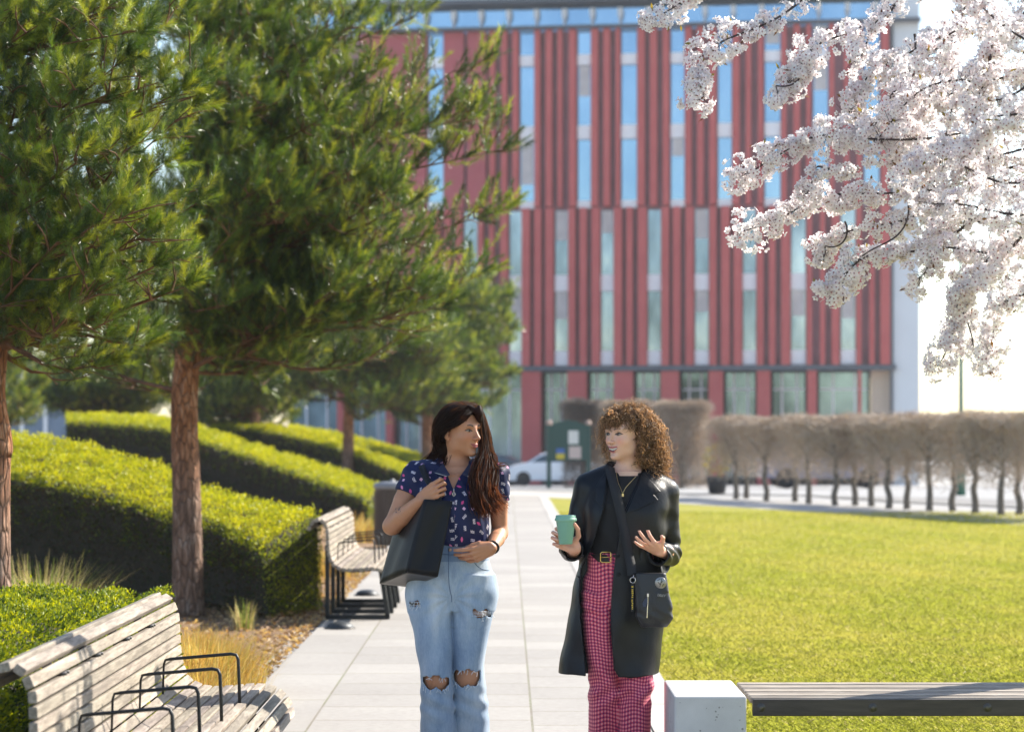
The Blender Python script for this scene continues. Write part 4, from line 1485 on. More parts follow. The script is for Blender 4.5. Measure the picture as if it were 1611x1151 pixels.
def copy_tree(src, loc, rz, label):
    o = src.copy()
    COL.objects.link(o)
    o.location = loc
    o.rotation_euler = (0, 0, rz)
    o['label'] = label
    for ch in src.children:
        c2 = ch.copy()
        COL.objects.link(c2)
        c2.parent = o
        for g_ in ch.children:
            c3 = g_.copy()
            COL.objects.link(c3)
            c3.parent = c2
    return o


A, Bq = np.array([5.28, 55.8]), np.array([9.03, 44.2])
rowdir = math.atan2(*(Bq - A)[::-1])
protos = []
GRP = 'bare clipped trees in a row behind the lawn'
for s_ in range(3):
    protos.append(None)
tpx = [1158, 1174, 1205, 1251, 1272, 1314, 1345, 1371, 1398, 1427, 1462, 1499, 1534, 1575, 1603, 1640, 1680]
back = {1174, 1251, 1345, 1371, 1427, 1499, 1603}
wh = ['white path', 'lawn']
desc = {1158: 'leftmost tree of the bare clipped row, beside the yellow shrub', 1174: 'second trunk of the bare clipped row, set slightly behind the leftmost', 1205: 'bare clipped tree in front of the nose of the lavender people carrier',
        1251: 'back-row bare tree before the windscreen of the lavender vehicle', 1272: 'bare clipped tree before the front door of the lavender vehicle', 1314: 'bare clipped tree before the middle of the lavender vehicle',
        1345: 'back-row bare tree before the rear side of the lavender vehicle', 1371: 'back-row bare tree just left of the red tail light', 1398: 'bare clipped tree just right of the red tail light', 1427: 'back-row bare tree in the gap right of the lavender vehicle',
        1462: 'bare clipped tree in front of the dark planter', 1499: 'slim back-row bare tree left of the green lamp post', 1534: 'bare clipped tree just right of the green lamp post', 1575: 'stout bare clipped tree, second from the right edge',
        1603: 'bare back-row tree at the right edge of the picture', 1640: 'bare clipped tree out past the right edge', 1680: 'last bare clipped tree past the right edge'}
for k, px in enumerate(tpx):
    # intersect the pixel column with the row line
    ax = (px - CX) / F
    dvec = Bq - A
    s_ = (ax * A[1] - A[0]) / (dvec[0] - ax * dvec[1])
    p = A + dvec * s_
    if px in back:
        p = p + np.array([.12, 1.0])
        p[0] = ax * p[1]
    loc = (p[0], p[1], float(gz(p[0], p[1])))
    j = k % 3
    if protos[j] is None:
        protos[j] = clipped_tree(40 + j, .80, .45, .78 + .05 * j, 1.86 - .03 * j, 3900, 330, loc, desc[px], GRP)
        protos[j].rotation_euler = (0, 0, rowdir)
    else:
        copy_tree(protos[j], loc, rowdir + (math.pi if k % 2 else 0), desc[px])
# denser brown hedge blocks beyond, left part
for k, (x0, x1, d, ytop, lab) in enumerate(((888, 950, 76, 630, 'tall brown clipped block directly behind the noticeboard'), (1032, 1112, 74, 632, 'tall brown clipped block right of the curly-haired woman'),
                                            (950, 1032, 75, 632, 'tall brown clipped block hidden behind the curly-haired woman'))):
    pc_ = W((x0 + x1) / 2, 0, d)
    zt = CH - (ytop - HY) * d / F - float(gz(pc_[0], d))
    clipped_tree(60 + k, (x1 - x0) / 2 * d / F, .5, .3, zt, 16000, 3500, (pc_[0], d, float(gz(pc_[0], d))), lab, 'dense brown clipped blocks beyond the lawn')
# planters and a yellow shrub between the trunks
M_POT = plain('dark_planter', (.03, .032, .036), .6)


def planter(px, d, w_, h, label, shrub, cols, sh):
    p = W(px, 0, d)
    z_ = float(gz(p[0], d))
    o = thing('planter', (p[0], d, z_), label, 'planter')
    b = MB()
    b.lathe([(w_ * .36, 0), (w_ * .5, h * .96), (w_ * .52, h), (w_ * .47, h), (w_ * .45, h * .9), (0, h * .88)], 20, (p[0], d, z_))
    b.build('pot', M_POT, o, smooth=True)
    n = shrub
    q = nrm(rng.normal(0, 1, (n, 3))) * rng.uniform(.3, 1, (n, 1)) ** .6
    P = np.array([p[0], d, z_ + h + sh * .55]) + q * np.array([w_ * .6, w_ * .6, sh * .6])
    V, FA = leaf_quads(P, q + np.array([0, 0, .5]), .09, .04, .6)
    c = np.array(cols)[rng.integers(0, len(cols), n)]
    mk('leaves', V, FA, M_LEAF, o, True, np.repeat(c, 4, axis=0))


planter(1128, 60, .55, .42, 'black planter with a yellow leaved shrub at the left end of the clipped row', 420, [(.30, .24, .03), (.22, .20, .03), (.14, .14, .03)], .75)
# ---------------------------------------------------------------- signed distance modelling for people and clothes
def smin(a, b, k):
    if k <= 0:
        return np.minimum(a, b)
    h = np.maximum(k - np.abs(a - b), 0) / k
    return np.minimum(a, b) - h * h * k * .25


def smooth1(v, k):
    if k < 1:
        return v
    ker = np.ones(2 * k + 1) / (2 * k + 1)
    for _ in range(2):
        v = np.convolve(np.pad(v, k, mode='edge'), ker, 'valid')
    return v


class SDF:
    def __init__(s, lo, hi, h):
        s.lo, s.h = np.array(lo, float), h
        s.dim = np.ceil((np.array(hi) - s.lo) / h).astype(int) + 1
        s.ax = [s.lo[i] + h * np.arange(s.dim[i]) for i in range(3)]
        s.D = np.full(s.dim, .2, np.float32)

    def sl(s, lo, hi, pad):
        r = []
        for i in range(3):
            a = int(np.floor((lo[i] - pad - s.lo[i]) / s.h))
            b = int(np.ceil((hi[i] + pad - s.lo[i]) / s.h)) + 1
            a, b = max(a, 0), min(b, s.dim[i])
            if b <= a:
                return None
            r.append(slice(a, b))
        return tuple(r)

    def pt(s, sl):
        return (s.ax[0][sl[0]][:, None, None].astype(np.float32), s.ax[1][sl[1]][None, :, None].astype(np.float32), s.ax[2][sl[2]][None, None, :].astype(np.float32))

    def put(s, sl, d, k, mode='u'):
        A = s.D[sl]
        if mode == 'u':
            s.D[sl] = smin(A, d, k)
        elif mode == 's':
            s.D[sl] = -smin(-A, d, k)
        else:
            s.D[sl] = -smin(-A, -d, k)

    def cone(s, a, b, ra, rb, k=.01, mode='u', sq=None):
        a, b = np.asarray(a, float), np.asarray(b, float)
        m = max(ra, rb) + k + 3 * s.h + .01
        sl = s.sl(np.minimum(a, b), np.maximum(a, b), m)
        if sl is None:
            return s
        X, Y, Z = s.pt(sl)
        ba = b - a
        L2 = float(ba @ ba) + 1e-12
        t = np.clip(((X - a[0]) * ba[0] + (Y - a[1]) * ba[1] + (Z - a[2]) * ba[2]) / L2, 0, 1)
        dx, dy, dz = X - a[0] - t * ba[0], Y - a[1] - t * ba[1], Z - a[2] - t * ba[2]
        if sq is not None:      # flattened section: axis and factor
            n_, f_ = np.asarray(sq[0], float), sq[1]
            q = dx * n_[0] + dy * n_[1] + dz * n_[2]
            e = (1 / f_ - 1)
            dx, dy, dz = dx + e * q * n_[0], dy + e * q * n_[1], dz + e * q * n_[2]
        d = np.sqrt(dx * dx + dy * dy + dz * dz) - (ra + t * (rb - ra))
        s.put(sl, d, k, mode)
        return s

    def chain(s, P, R, k=.01, mode='u', sq=None):
        for i in range(len(P) - 1):
            s.cone(P[i], P[i + 1], R[i], R[i + 1], k if i == 0 else min(k, .006), mode, sq)
        return s

    def ell(s, c, r, k=.01, R=None, mode='u'):
        c, r = np.asarray(c, float), np.asarray(r, float)
        m = r.max() + k + 3 * s.h
        sl = s.sl(c, c, m)
        if sl is None:
            return s
        X, Y, Z = s.pt(sl)
        x, y, z = X - c[0], Y - c[1], Z - c[2]
        if R is not None:       # columns of R are the local axes
            x, y, z = (x * R[0, i] + y * R[1, i] + z * R[2, i] for i in range(3))
        k0 = np.sqrt((x / r[0]) ** 2 + (y / r[1]) ** 2 + (z / r[2]) ** 2)
        k1 = np.sqrt((x / r[0] ** 2) ** 2 + (y / r[1] ** 2) ** 2 + (z / r[2] ** 2) ** 2)
        d = (k0 * (k0 - 1) / np.maximum(k1, 1e-6)).astype(np.float32)
        s.put(sl, d, k, mode)
        return s

    def stack(s, tab, k=.01, mode='u', n=2.3, sm=.025):
        """tab rows: z, cx, cy, rx, ry (any order); superelliptic sections along z"""
        tab = np.array(sorted(tab), float)
        z0, z1 = tab[0, 0], tab[-1, 0]
        lo = [tab[:, 1].min() - tab[:, 3].max(), tab[:, 2].min() - tab[:, 4].max(), z0]
        hi = [tab[:, 1].max() + tab[:, 3].max(), tab[:, 2].max() + tab[:, 4].max(), z1]
        sl = s.sl(lo, hi, k + 3 * s.h + .01)
        if sl is None:
            return s
        X, Y, Z = s.pt(sl)
        z = Z[0, 0]
        kk = max(0, int(sm / s.h))
        g = [smooth1(np.interp(z, tab[:, 0], tab[:, i]), kk)[None, None, :].astype(np.float32) for i in range(1, 5)]
        x, y = np.abs(X - g[0]), np.abs(Y - g[1])
        q = ((x / g[2]) ** n + (y / g[3]) ** n) ** (1 / n)
        d = (q - 1) * np.minimum(g[2], g[3]) * (.55 + .45 / np.maximum(q, .6))
        d = np.maximum(d, np.maximum(z0 - Z, Z - z1))
        s.put(sl, d.astype(np.float32), k, mode)
        return s

    def add(s, fn, lo=None, hi=None):
        """D += fn(X,Y,Z)"""
        sl = s.sl(lo, hi, 0) if lo is not None else tuple(slice(0, d) for d in s.dim)
        s.D[sl] += fn(*s.pt(sl)).astype(np.float32)
        return s

    def cut(s, fn):
        """keep only where fn(X,Y,Z) < 0"""
        X, Y, Z = s.pt(tuple(slice(0, d) for d in s.dim))
        s.D = np.maximum(s.D, fn(X, Y, Z).astype(np.float32))
        return s

    def carve(s, fn, lo, hi):
        """remove where fn < 0"""
        sl = s.sl(lo, hi, 0)
        if sl is not None:
            s.D[sl] = np.maximum(s.D[sl], -fn(*s.pt(sl)).astype(np.float32))
        return s

    def shell(s, t):
        s.D = np.maximum(s.D, -(s.D + t))
        return s

    def mesh(s):
        """surface nets"""
        D = s.D
        D = np.pad(D, 1, constant_values=.2)
        ins = D < 0
        nx, ny, nz = D.shape
        cs = np.zeros((nx - 1, ny - 1, nz - 1), np.uint8)
        for dx in (0, 1):
            for dy in (0, 1):
                for dz in (0, 1):
                    cs += ins[dx:nx - 1 + dx, dy:ny - 1 + dy, dz:nz - 1 + dz]
        act = (cs > 0) & (cs < 8)
        I, J, K = np.nonzero(act)
        idx = np.full(act.shape, -1, np.int32)
        idx[I, J, K] = np.arange(len(I))
        acc = np.zeros((len(I), 3))
        cnt = np.zeros(len(I))
        cor = [(a, b, c) for a in (0, 1) for b in (0, 1) for c in (0, 1)]
        val = {c: D[I + c[0], J + c[1], K + c[2]] for c in cor}
        for a in cor:
            for ax in range(3):
                if a[ax] == 0:
                    b = list(a)
                    b[ax] = 1
                    va, vb = val[a], val[tuple(b)]
                    m = (va < 0) != (vb < 0)
                    t = np.where(m, va / np.where(m, va - vb, 1), 0)
                    p = np.tile(np.array(a, float), (len(I), 1))
                    p[:, ax] += t
                    acc += p * m[:, None]
                    cnt += m
        P = np.stack([I, J, K], 1) + acc / cnt[:, None] - 1
        P = s.lo + P * s.h
        FA = []
        for ax in range(3):
            n0 = [nx, ny, nz]
            sa = [slice(1, n - 1) for n in n0]
            sb = list(sa)
            sa[ax] = slice(0, n0[ax] - 1)
            sb[ax] = slice(1, n0[ax])
            A, Bq = ins[tuple(sa)], ins[tuple(sb)]
            ch = np.argwhere(A != Bq)
            off = np.array([1, 1, 1])
            off[ax] = 0
            ch = ch + off
            flip = A[tuple((ch - off).T)]
            u, v = [(1, 2), (2, 0), (0, 1)][ax]
            eu, ev = np.eye(3, dtype=int)[u], np.eye(3, dtype=int)[v]
            q = [idx[tuple((ch - d).T)] for d in (eu * 0, eu, eu + ev, ev)]
            Q = np.stack(q, 1)
            Q[~flip] = Q[~flip][:, ::-1]
            FA.append(Q)
        return P, np.concatenate(FA)


def join(parts):
    V, Fc, n = [], [], 0
    for v, f in parts:
        V.append(v)
        Fc.append(f + n)
        n += len(v)
    return np.concatenate(V), np.concatenate(Fc)


def clean(V, Fq, keep):
    """drop faces whose vertices are not all kept"""
    ok = keep[Fq].all(1)
    Fq = Fq[ok]
    u, inv = np.unique(Fq, return_inverse=True)
    return V[u], inv.reshape(Fq.shape)


# ---------------------------------------------------------------- head
def head(f, c, R, smile=.3, jaw=1., open_=0., sc=1.):
    """adds a head to field f; local frame: x = towards her left, -y = face, z up, eyes at z=0"""
    c = np.asarray(c, float)
    P = lambda x, y, z: c + R @ (np.array([x, y, z]) * sc)
    E = lambda x, y, z, rx, ry, rz, k, mode='u': f.ell(P(x, y, z), np.array([rx, ry, rz]) * sc, k, R, mode)
    E(0, .014, .032, .072, .090, .080, 0)
    E(0, -.026, -.036, .0545 * jaw, .060, .072, .035)
    for s_ in (-1, 1):
        E(s_ * .043 * jaw, .000, -.056, .013, .028, .026, .035)
        E(s_ * .036, -.050, -.026, .024, .026, .024, .02)
        E(s_ * .044, -.045, .030, .020, .022, .026, .03)
    E(0, -.068, -.095, .017, .015, .013, .026)
    f.cone(P(-.036, -.072, .020), P(.036, -.072, .020), .009 * sc, .009 * sc, .022)
    for s_ in (-1, 1):
        E(s_ * .0325, -.091, .001, .017, .014, .010, .012, 's')
        f.ell(P(s_ * .0315, -.0645, .000), np.array([.0145, .0150, .0128]) * sc, .004, R)
    # nose
    f.cone(P(0, -.079, .012), P(0, -.099, -.026), .0062 * sc, .0082 * sc, .010)
    E(0, -.102, -.031, .0092, .0095, .0080, .006)
    for s_ in (-1, 1):
        E(s_ * .0115, -.092, -.034, .0072, .0095, .0065, .006)
        E(s_ * .006, -.099, -.0415, .003, .004, .003, .003, 's')
    # mouth
    up, dn = -.0585 + .002 * open_, -.0690 - .007 * open_
    hw = .019 + .006 * smile
    for q in np.linspace(-1, 1, 9):
        a = abs(q)
        x = q * hw
        yb = -.0855 + .013 * a ** 2
        lift = .006 * smile * a ** 2
        f.ell(P(x, yb, up + lift - .0012 * a), np.array([.006, .0065, .0042 * (1 - .45 * a)]) * sc, .004, R)
        f.ell(P(x * .93, yb + .001, dn + lift + (.010 + .006 * open_) * a ** 3), np.array([.006, .0070, .0052 * (1 - .5 * a)]) * sc, .005, R)
    if open_ > 0:
        E(0, -.090, (up + dn) / 2 + .001, hw * .86, .012, .0052 * open_, .002, 's')
    else:
        E(0, -.099, -.0634 + .001, hw, .006, .0011, .002, 's')
    E(0, -.086, -.0505, .003, .004, .006, .005, 's')
    E(0, -.083, -.080, .016, .006, .004, .012, 's')
    # ears
    for s_ in (-1, 1):
        Rl = R @ rotz(s_ * .45)
        f.ell(P(s_ * .077, .012, -.006), np.array([.0075, .019, .031]) * sc, .006, Rl)
        f.ell(P(s_ * .070, .006, -.034), np.array([.006, .010, .012]) * sc, .006, Rl)
        f.ell(P(s_ * .086, .006, -.004), np.array([.007, .010, .019]) * sc, .004, Rl, 's')
    return P


def face_paint(q, base, lip, brow, iris=(.05, .03, .02), gaze=0., smile=.3, open_=0., blush=.35, browt=1., scalp=None, yl=None):
    """colours by position in the head frame"""
    n = len(q)
    x, y, z = q.T
    ax = abs(x)
    col = np.tile(np.array(base, float), (n, 1))

    def lay(m, c):
        nonlocal col
        m = np.clip(m, 0, 1)[:, None]
        col = col * (1 - m) + np.array(c) * m
    red = np.array(base) * np.array([1.08, .72, .68])
    lay(blush * np.exp(-((ax - .038) / .018) ** 2 - ((z + .030) / .016) ** 2) * (y < -.03), red)
    lay(.45 * np.exp(-(x / .011) ** 2 - ((z + .032) / .010) ** 2) * (y < -.09), red)
    front = y < -.045
    # brows
    t = (ax - .013) / .034
    zb = .0190 + .0065 * np.sin(np.clip(t, 0, 1) * 2.2) - .002 * np.clip(t, 0, 1)
    th = .0040 * browt * (1 - .55 * np.clip(t, 0, 1))
    lay(.9 * sstep(1.25, .6, abs(z - zb) / th) * (t > 0) * (t < 1) * front, brow)
    # eyes
    ex = (ax - .0318) / .0168
    tilt = .0012 * ex
    zz = z - tilt
    upl, dnl = .0066 * (1 - ex ** 2) ** 1 * (ex ** 2 < 1), -.0046 * (1 - ex ** 2) * (ex ** 2 < 1)
    inn = (zz < upl) & (zz > dnl) & (ex ** 2 < 1) & front
    lay(1. * inn, (.27, .225, .20))
    gx = np.where(x > 0, x - .0315, x + .0315) - gaze
    rr = np.sqrt(gx ** 2 + (z - .0006) ** 2)
    lay(inn * sstep(.0072, .0062, rr), iris)
    lay(inn * sstep(.0040, .0030, rr), (.004, .003, .003))
    lash = (np.abs(zz - .0068 * (1 - ex ** 2)) < .0024) & (ex ** 2 < 1.25) & front & (zz > -.001)
    lay(.95 * lash, (.012, .008, .008))
    lay(.35 * ((np.abs(zz - dnl) < .0010) & (ex ** 2 < 1) & front), (.05, .03, .03))
    lay(.30 * np.exp(-((zz - .0115) / .0028) ** 2) * (ex ** 2 < 1) * front, np.array(base) * .55)
    # lips
    up, dn = -.0585 + .002 * open_, -.0690 - .007 * open_
    hw = .019 + .006 * smile
    a = np.clip(ax / (hw * 1.04), 0, 1)
    lift = .006 * smile * a ** 2
    topz = up + lift + .0042 * (1 - a) ** .7 - .0012 * np.exp(-(x / .003) ** 2)
    botz = dn + lift + (.010 + .006 * open_) * a ** 3 - (.0046 - .0016 * open_) * (1 - a) ** .7
    inl = (z < topz) & (z > botz) & (ax < hw * 1.04) & (y < -.055)
    lay(1. * inl, lip)
    midz = (up + dn) / 2 + lift + .002 * a
    if open_ > 0:
        gap = .0060 * open_ * np.sqrt(np.clip(1 - (ax / (hw * .9)) ** 2, 0, 1))
        ino = inl & (abs(z - midz) < gap)
        lay(1. * ino, (.05, .012, .012))
        lay(ino * (z > midz - gap * .25), (.78, .74, .70))
    else:
        lay(.9 * (inl & (abs(z - midz) < .0011)), np.array(lip) * .25)
    if scalp is not None:       # roots under the hair
        lay((y > np.interp(z, [a for a, _ in yl], [b for _, b in yl]) + .006) & (z > .004), scalp)
        lay((z > .072) | ((z > .056 + .25 * (x + .02)) & (x < -.022)), scalp)
    # nostrils
    lay(.55 * sstep(.0042, .0026, np.sqrt((ax - .006) ** 2 + (z + .042) ** 2)) * (y < -.085), np.array(base) * .22)
    return col


# ---------------------------------------------------------------- hands
def hand(f, wrist, R, pose, thumb, s=1., palm=(.040, .014, .085), k=.006):
    """R columns: across (towards the thumb), along (towards the fingers), back of hand.  pose: four fingers (index first) of
    (base bend, mid bend, end bend, spread); thumb: list of local points"""
    P = lambda a, l, b: np.asarray(wrist) + R @ (np.array([a, l, b]) * s)
    pw, pt, pl_ = palm
    # palm as rays from the wrist to the knuckles
    kn = [(.030, .086, 0), (.0105, .090, .002), (-.009, .086, .001), (-.027, .077, -.002)]
    for i, (a, l, b) in enumerate(kn):
        f.cone(P(a * .55, .004, 0), P(a, l, b), .0145 * s, .0105 * s, .008, sq=(R[:, 2], .88))
    f.cone(P(.018, .012, -.006), P(.026, .045, -.008), .014 * s, .013 * s, .012)
    f.cone(P(-.018, .012, -.006), P(-.020, .055, -.007), .012 * s, .011 * s, .012)
    ln = [(.042, .026, .021), (.047, .029, .022), (.043, .027, .021), (.034, .021, .019)]
    tips = []
    for i, (bb, mb, eb, sp) in enumerate(pose):
        a, l, b = kn[i]
        p = np.array([a, l, b])
        ang = 0.
        pts = [P(*p)]
        for L, bend in zip(ln[i], (bb, mb, eb)):
            ang += bend
            d = np.array([math.sin(sp) * math.cos(ang), math.cos(sp) * math.cos(ang), -math.sin(ang)])
            p = p + d * L
            pts.append(P(*p))
        rr = np.array([.0092, .0083, .0074, .0060]) * s * (1 if i < 3 else .88)
        f.cone(pts[0], pts[1], rr[0], rr[1], .0045)
        f.cone(pts[1], pts[2], rr[1], rr[2], .002)
        f.cone(pts[2], pts[3], rr[2], rr[3], .002)
        tips.append((pts[3], nrm(pts[3] - pts[2])))
    T = [np.asarray(t, float) if t[1] > 2 else P(*t) for t in thumb]
    rr = np.array([.0145, .0115, .0098, .0076]) * s
    for i in range(len(T) - 1):
        f.cone(T[i], T[i + 1], rr[i], rr[i + 1], .008 if i == 0 else .003)
    tips.append((T[-1], nrm(T[-1] - T[-2])))
    return tips


def frame(across, along, right=False):
    al = nrm(along)
    ac = nrm(np.asarray(across) - al * np.dot(across, al))
    return np.stack([ac, al, np.cross(ac, al) * (-1 if right else 1)], 1)


# ---------------------------------------------------------------- skin, hair and cloth materials
def skinmat(name, rough=.45):
    t = NT(name)
    f1 = t.noise(60, 4, .6, t.obj())
    c = t.mix(.12, t.attr('Col'), t.mix(1., t.attr('Col'), t.ramp(f1, [(.3, .7), (.7, 1.25)]), 'MULTIPLY'))
    t.p(base=c, rough=rough, spec=.4, sss=.12, normal=t.bump(t.noise(420, 2, .5, t.obj()), .06, .002))
    t.bsdf.inputs['Subsurface Radius'].default_value = (1, .35, .2)
    t.bsdf.inputs['Subsurface Scale'].default_value = .012
    return t.m


def hairmat(name, c0, c1, tr, w=.3, rough=.5, spec=.22):
    t = NT(name)
    cc = t.mix(t.noise(30, 3, .6, t.obj()), c0, c1)
    cc = t.mix(1., cc, t.attr('Col'), 'MULTIPLY')
    t.p(base=cc, rough=rough, spec=spec)
    t.translucent(cc, w, t.mix(1., tr, t.attr('Col'), 'MULTIPLY'))
    return t.m


def ribbons(paths, wd, name, mat, parent, tone=None, taper=True, tubes=0, tipc=None):
    """paths: (n,m,3) strands; flat ribbons or thin tubes"""
    P = np.asarray(paths)
    n, m, _ = P.shape
    T = nrm(np.gradient(P, axis=1))
    side = nrm(np.cross(T, nrm(rng.normal(0, 1, (n, 1, 3)) + np.array([0, -1., .2]))))
    w_ = np.asarray(wd).reshape(-1, 1) * np.ones((n, m))
    if taper:
        u = np.linspace(0, 1, m)
        w_ = w_ * (np.clip(u * 6, .4, 1) * np.clip((1 - u) * 4 + .15, 0, 1))[None]
    if tubes:
        nn = np.cross(T, side)
        V = np.stack([P + w_[..., None] * (math.cos(a) * side + math.sin(a) * nn) for a in np.arange(tubes) * 2 * math.pi / tubes], 2)
        k = tubes
        i = (np.arange(n)[:, None, None] * m * k + np.arange(m - 1)[None, :, None] * k + np.arange(k)[None, None])
        j = (np.arange(n)[:, None, None] * m * k + np.arange(m - 1)[None, :, None] * k + ((np.arange(k) + 1) % k)[None, None])
        FA = np.stack([i, j, j + k, i + k], -1).reshape(-1, 4)
    else:
        V = np.stack([P - side * w_[..., None], P + side * w_[..., None]], 2)
        k = 2
        i = np.arange(n)[:, None] * m * 2 + np.arange(m - 1)[None] * 2
        FA = np.stack([i, i + 1, i + 3, i + 2], -1).reshape(-1, 4)
    tone = rng.uniform(.6, 1.35, n) if tone is None else tone
    col = np.repeat(np.stack([tone] * 3, 1), m * k, axis=0)
    if tipc is not None:
        u = np.tile(np.repeat(np.linspace(0, 1, m), k), n)[:, None]
        u = sstep(.35, 1., u)
        col = col * (1 - u + u * np.array(tipc))
    return mk(name, V.reshape(-1, 3), FA, mat, parent, True, col)


def strands(guide, n, m, spread, jitter=.004):
    """n strands following guide polylines (list of arrays, same length); random blend plus offset"""
    G = np.array([catmull(g, m) for g in guide])
    out = []
    for _ in range(n):
        w_ = rng.dirichlet(np.full(len(G), .35))
        p = np.tensordot(w_, G, 1)
        off = rng.normal(0, 1, 3)
        u = np.linspace(0, 1, m)[:, None]
        p = p + off * spread * (.35 + .65 * u) + jitter * np.cumsum(rng.normal(0, 1, (m, 3)), 0) * .35
        out.append(p)
    return np.array(out)
# ---------------------------------------------------------------- the two women
DP = 10.3
PX = DP / F                                    # metres per photo pixel at their distance


def P3(px, py, dy=0.):
    """a point seen at (px,py) that lies dy metres beyond the women's plane"""
    return W(px, py, DP + dy)


def ZP(py):
    return CH - (py - HY) * PX


def rows(tab):
    """(py, centre px, half width px, half depth m, dy m) -> stack rows"""
    return [(ZP(a), (b - CX) * PX, DP + e, c * PX, d) for a, b, c, d, e in tab]


def recentre(o, loc):
    loc = np.array(loc, float)
    V = np.empty(len(o.data.vertices) * 3, np.float32)
    o.data.vertices.foreach_get('co', V)
    o.data.vertices.foreach_set('co', (V.reshape(-1, 3) - loc.astype(np.float32)).ravel())
    o.data.update()
    o.location = loc
    BASE[o.name] = loc


def curve1(ys, xs):
    """piecewise line x(z) from pixel rows"""
    z = np.array([ZP(y) for y in ys])[::-1]
    x = np.array([(v - CX) * PX for v in xs])[::-1]
    return lambda Z: np.interp(Z.ravel(), z, x).reshape(Z.shape).astype(np.float32)


# ================================================================ woman A, long dark hair
SK_A, LIP_A = (.48, .23, .13), (.36, .09, .085)
M_SKIN = skinmat('skin')
RA = rotz(math.radians(51))
HA = P3(723.5, 677.5, 0)
fh = SDF(HA + np.array([-.14, -.17, -.30]), HA + np.array([.14, .16, .14]), .0021)
PAh = head(fh, HA, RA, smile=.7, jaw=1.0)
NA = P3(719, 741, .025)
fh.cone(PAh(0, .018, -.045), NA, .047, .053, .02)
fh.cone(P3(720, 738, .03), P3(676, 741, .03), .050, .045, .03)
fh.cone(P3(720, 738, .03), P3(766, 742, .03), .050, .045, .03)
fh.stack(rows([(735, 718, 30, .06, .02), (748, 718, 44, .078, .01), (765, 717, 46, .090, .0), (800, 716, 46, .100, -.01)]), .03)
for s_ in (-1, 1):      # collar bones
    fh.cone(P3(717 + s_ * 4, 747, -.066), P3(717 + s_ * 34, 741, -.03), .006, .006, .010)
headA = fh.mesh()
ft = SDF(P3(615, 1260, -.30), P3(810, 735, .26), .0058)
ft.stack(rows([(742, 718, 34, .070, .02), (760, 717, 48, .085, .005), (800, 716, 48, .10, -.005), (850, 714, 44, .095, .0), (900, 711, 56, .105, .01), (940, 711, 62, .11, .01)]), .02)
legR = [P3(680, 935, .0), P3(687, 1066, -.05), P3(688, 1150, .0), P3(688, 1222, .04)]
legL = [P3(743, 935, .0), P3(736, 1062, .0), P3(742, 1150, .07), P3(746, 1222, .12)]
for lg in (legR, legL):
    ft.chain(lg, [.082, .052, .048, .036], .02)
    ft.ell(lg[1] + np.array([0, -.008, .0]), (.046, .048, .06), .02)
    ft.cone(lg[3] + np.array([0, .02, -.01]), lg[3] + np.array([0, -.12, -.035]), .036, .026, .02)
torsoA = ft.mesh()
# her right arm: elbow out, hand up at the bag strap
fa = SDF(P3(592, 850, -.30), P3(720, 728, .12), .0025)
shR, elR, wrR = P3(655, 748, .02), P3(618, 826, -.02), P3(662, 787, -.135)
fa.chain([shR, shR * .5 + elR * .5, elR], [.052, .046, .037], .01)
fa.chain([elR, elR * .62 + wrR * .38, wrR], [.037, .039, .0245], .018)
fa.ell(elR + np.array([-.012, .004, -.006]), (.030, .030, .030), .015)
RhR = frame((-.35, .15, .8), (.70, -.35, .50), True)
strapP = wrR + RhR @ np.array([.004, .082, -.020])
tipsAR = hand(fa, wrR + np.array([0, 0, .0]), RhR, [(.55, 1.15, .7, .06), (.7, 1.15, .7, .0), (.85, 1.15, .7, -.03), (.95, 1.1, .7, -.08)], [(.018, .018, -.014), (.034, .048, -.028), (.036, .076, -.036), (.026, .098, -.040)], .95)
armAR = fa.mesh()
# her left arm hangs, forearm across the hip
fb = SDF(P3(712, 912, -.34), P3(815, 730, .14), .0025)
shL, elL, wrL = P3(782, 750, .03), P3(786, 838, .045), P3(774, 862, -.145)
fb.chain([shL, shL * .5 + elL * .5, elL], [.047, .040, .033], .01)
fb.chain([elL, elL * .6 + wrL * .4, wrL], [.034, .034, .0215], .016)
RhL = frame((.30, -.10, 1.), (-.80, -.25, -.30))
tipsAL = hand(fb, wrL, RhL, [(.30, .35, .15, .16), (.50, .45, .25, .05), (.62, .55, .3, -.04), (.72, .6, .3, -.12)], [(.018, .016, -.010), (.034, .045, -.020), (.036, .075, -.026), (.031, .102, -.030)], .97)
armAL = fb.mesh()
V, Q = join([headA, torsoA, armAR, armAL])
q = (V - HA) @ RA
colA = np.tile(np.array(SK_A), (len(V), 1)) * (1 + .05 * vnoise(V, 9, 2))[:, None]
hm = (np.arange(len(V)) < len(headA[0])) & (q[:, 2] > -.115)
colA[hm] = face_paint(q[hm], SK_A, LIP_A, (.018, .011, .010), (.030, .016, .010), gaze=.0018, smile=.7, blush=.5, browt=1.2, scalp=(.02, .012, .010), yl=((-.2, .036), (-.05, .034), (0, .022), (.015, -.010), (.03, -.034), (.06, -.058), (.2, -.06)))


def nails(col, V, tips, c, s=1.):
    for p, d in tips:
        m = np.linalg.norm(V - (p + d * .0035), axis=1) < .0062 * s
        col[m] = c
    return col


colA = nails(colA, V, tipsAL[:4], (.62, .40, .36))
# small tattoo on the inner forearm
tt = P3(626, 801, -.07)
dd = np.abs(V - tt)
mt = (dd[:, 0] < .013) & (dd[:, 2] < .014) & (dd[:, 1] < .06) & (vnoise(V, 330, 6) > .35)
colA[mt] = (.07, .05, .05)
personA = mk('person', V, Q, M_SKIN, None, True, colA)
recentre(personA, P3(715, 1237, 0) * np.array([1, 1, 0]))
tag(personA, 'woman with long dark hair, navy print shirt and ripped pale jeans, looking to her left', 'person')

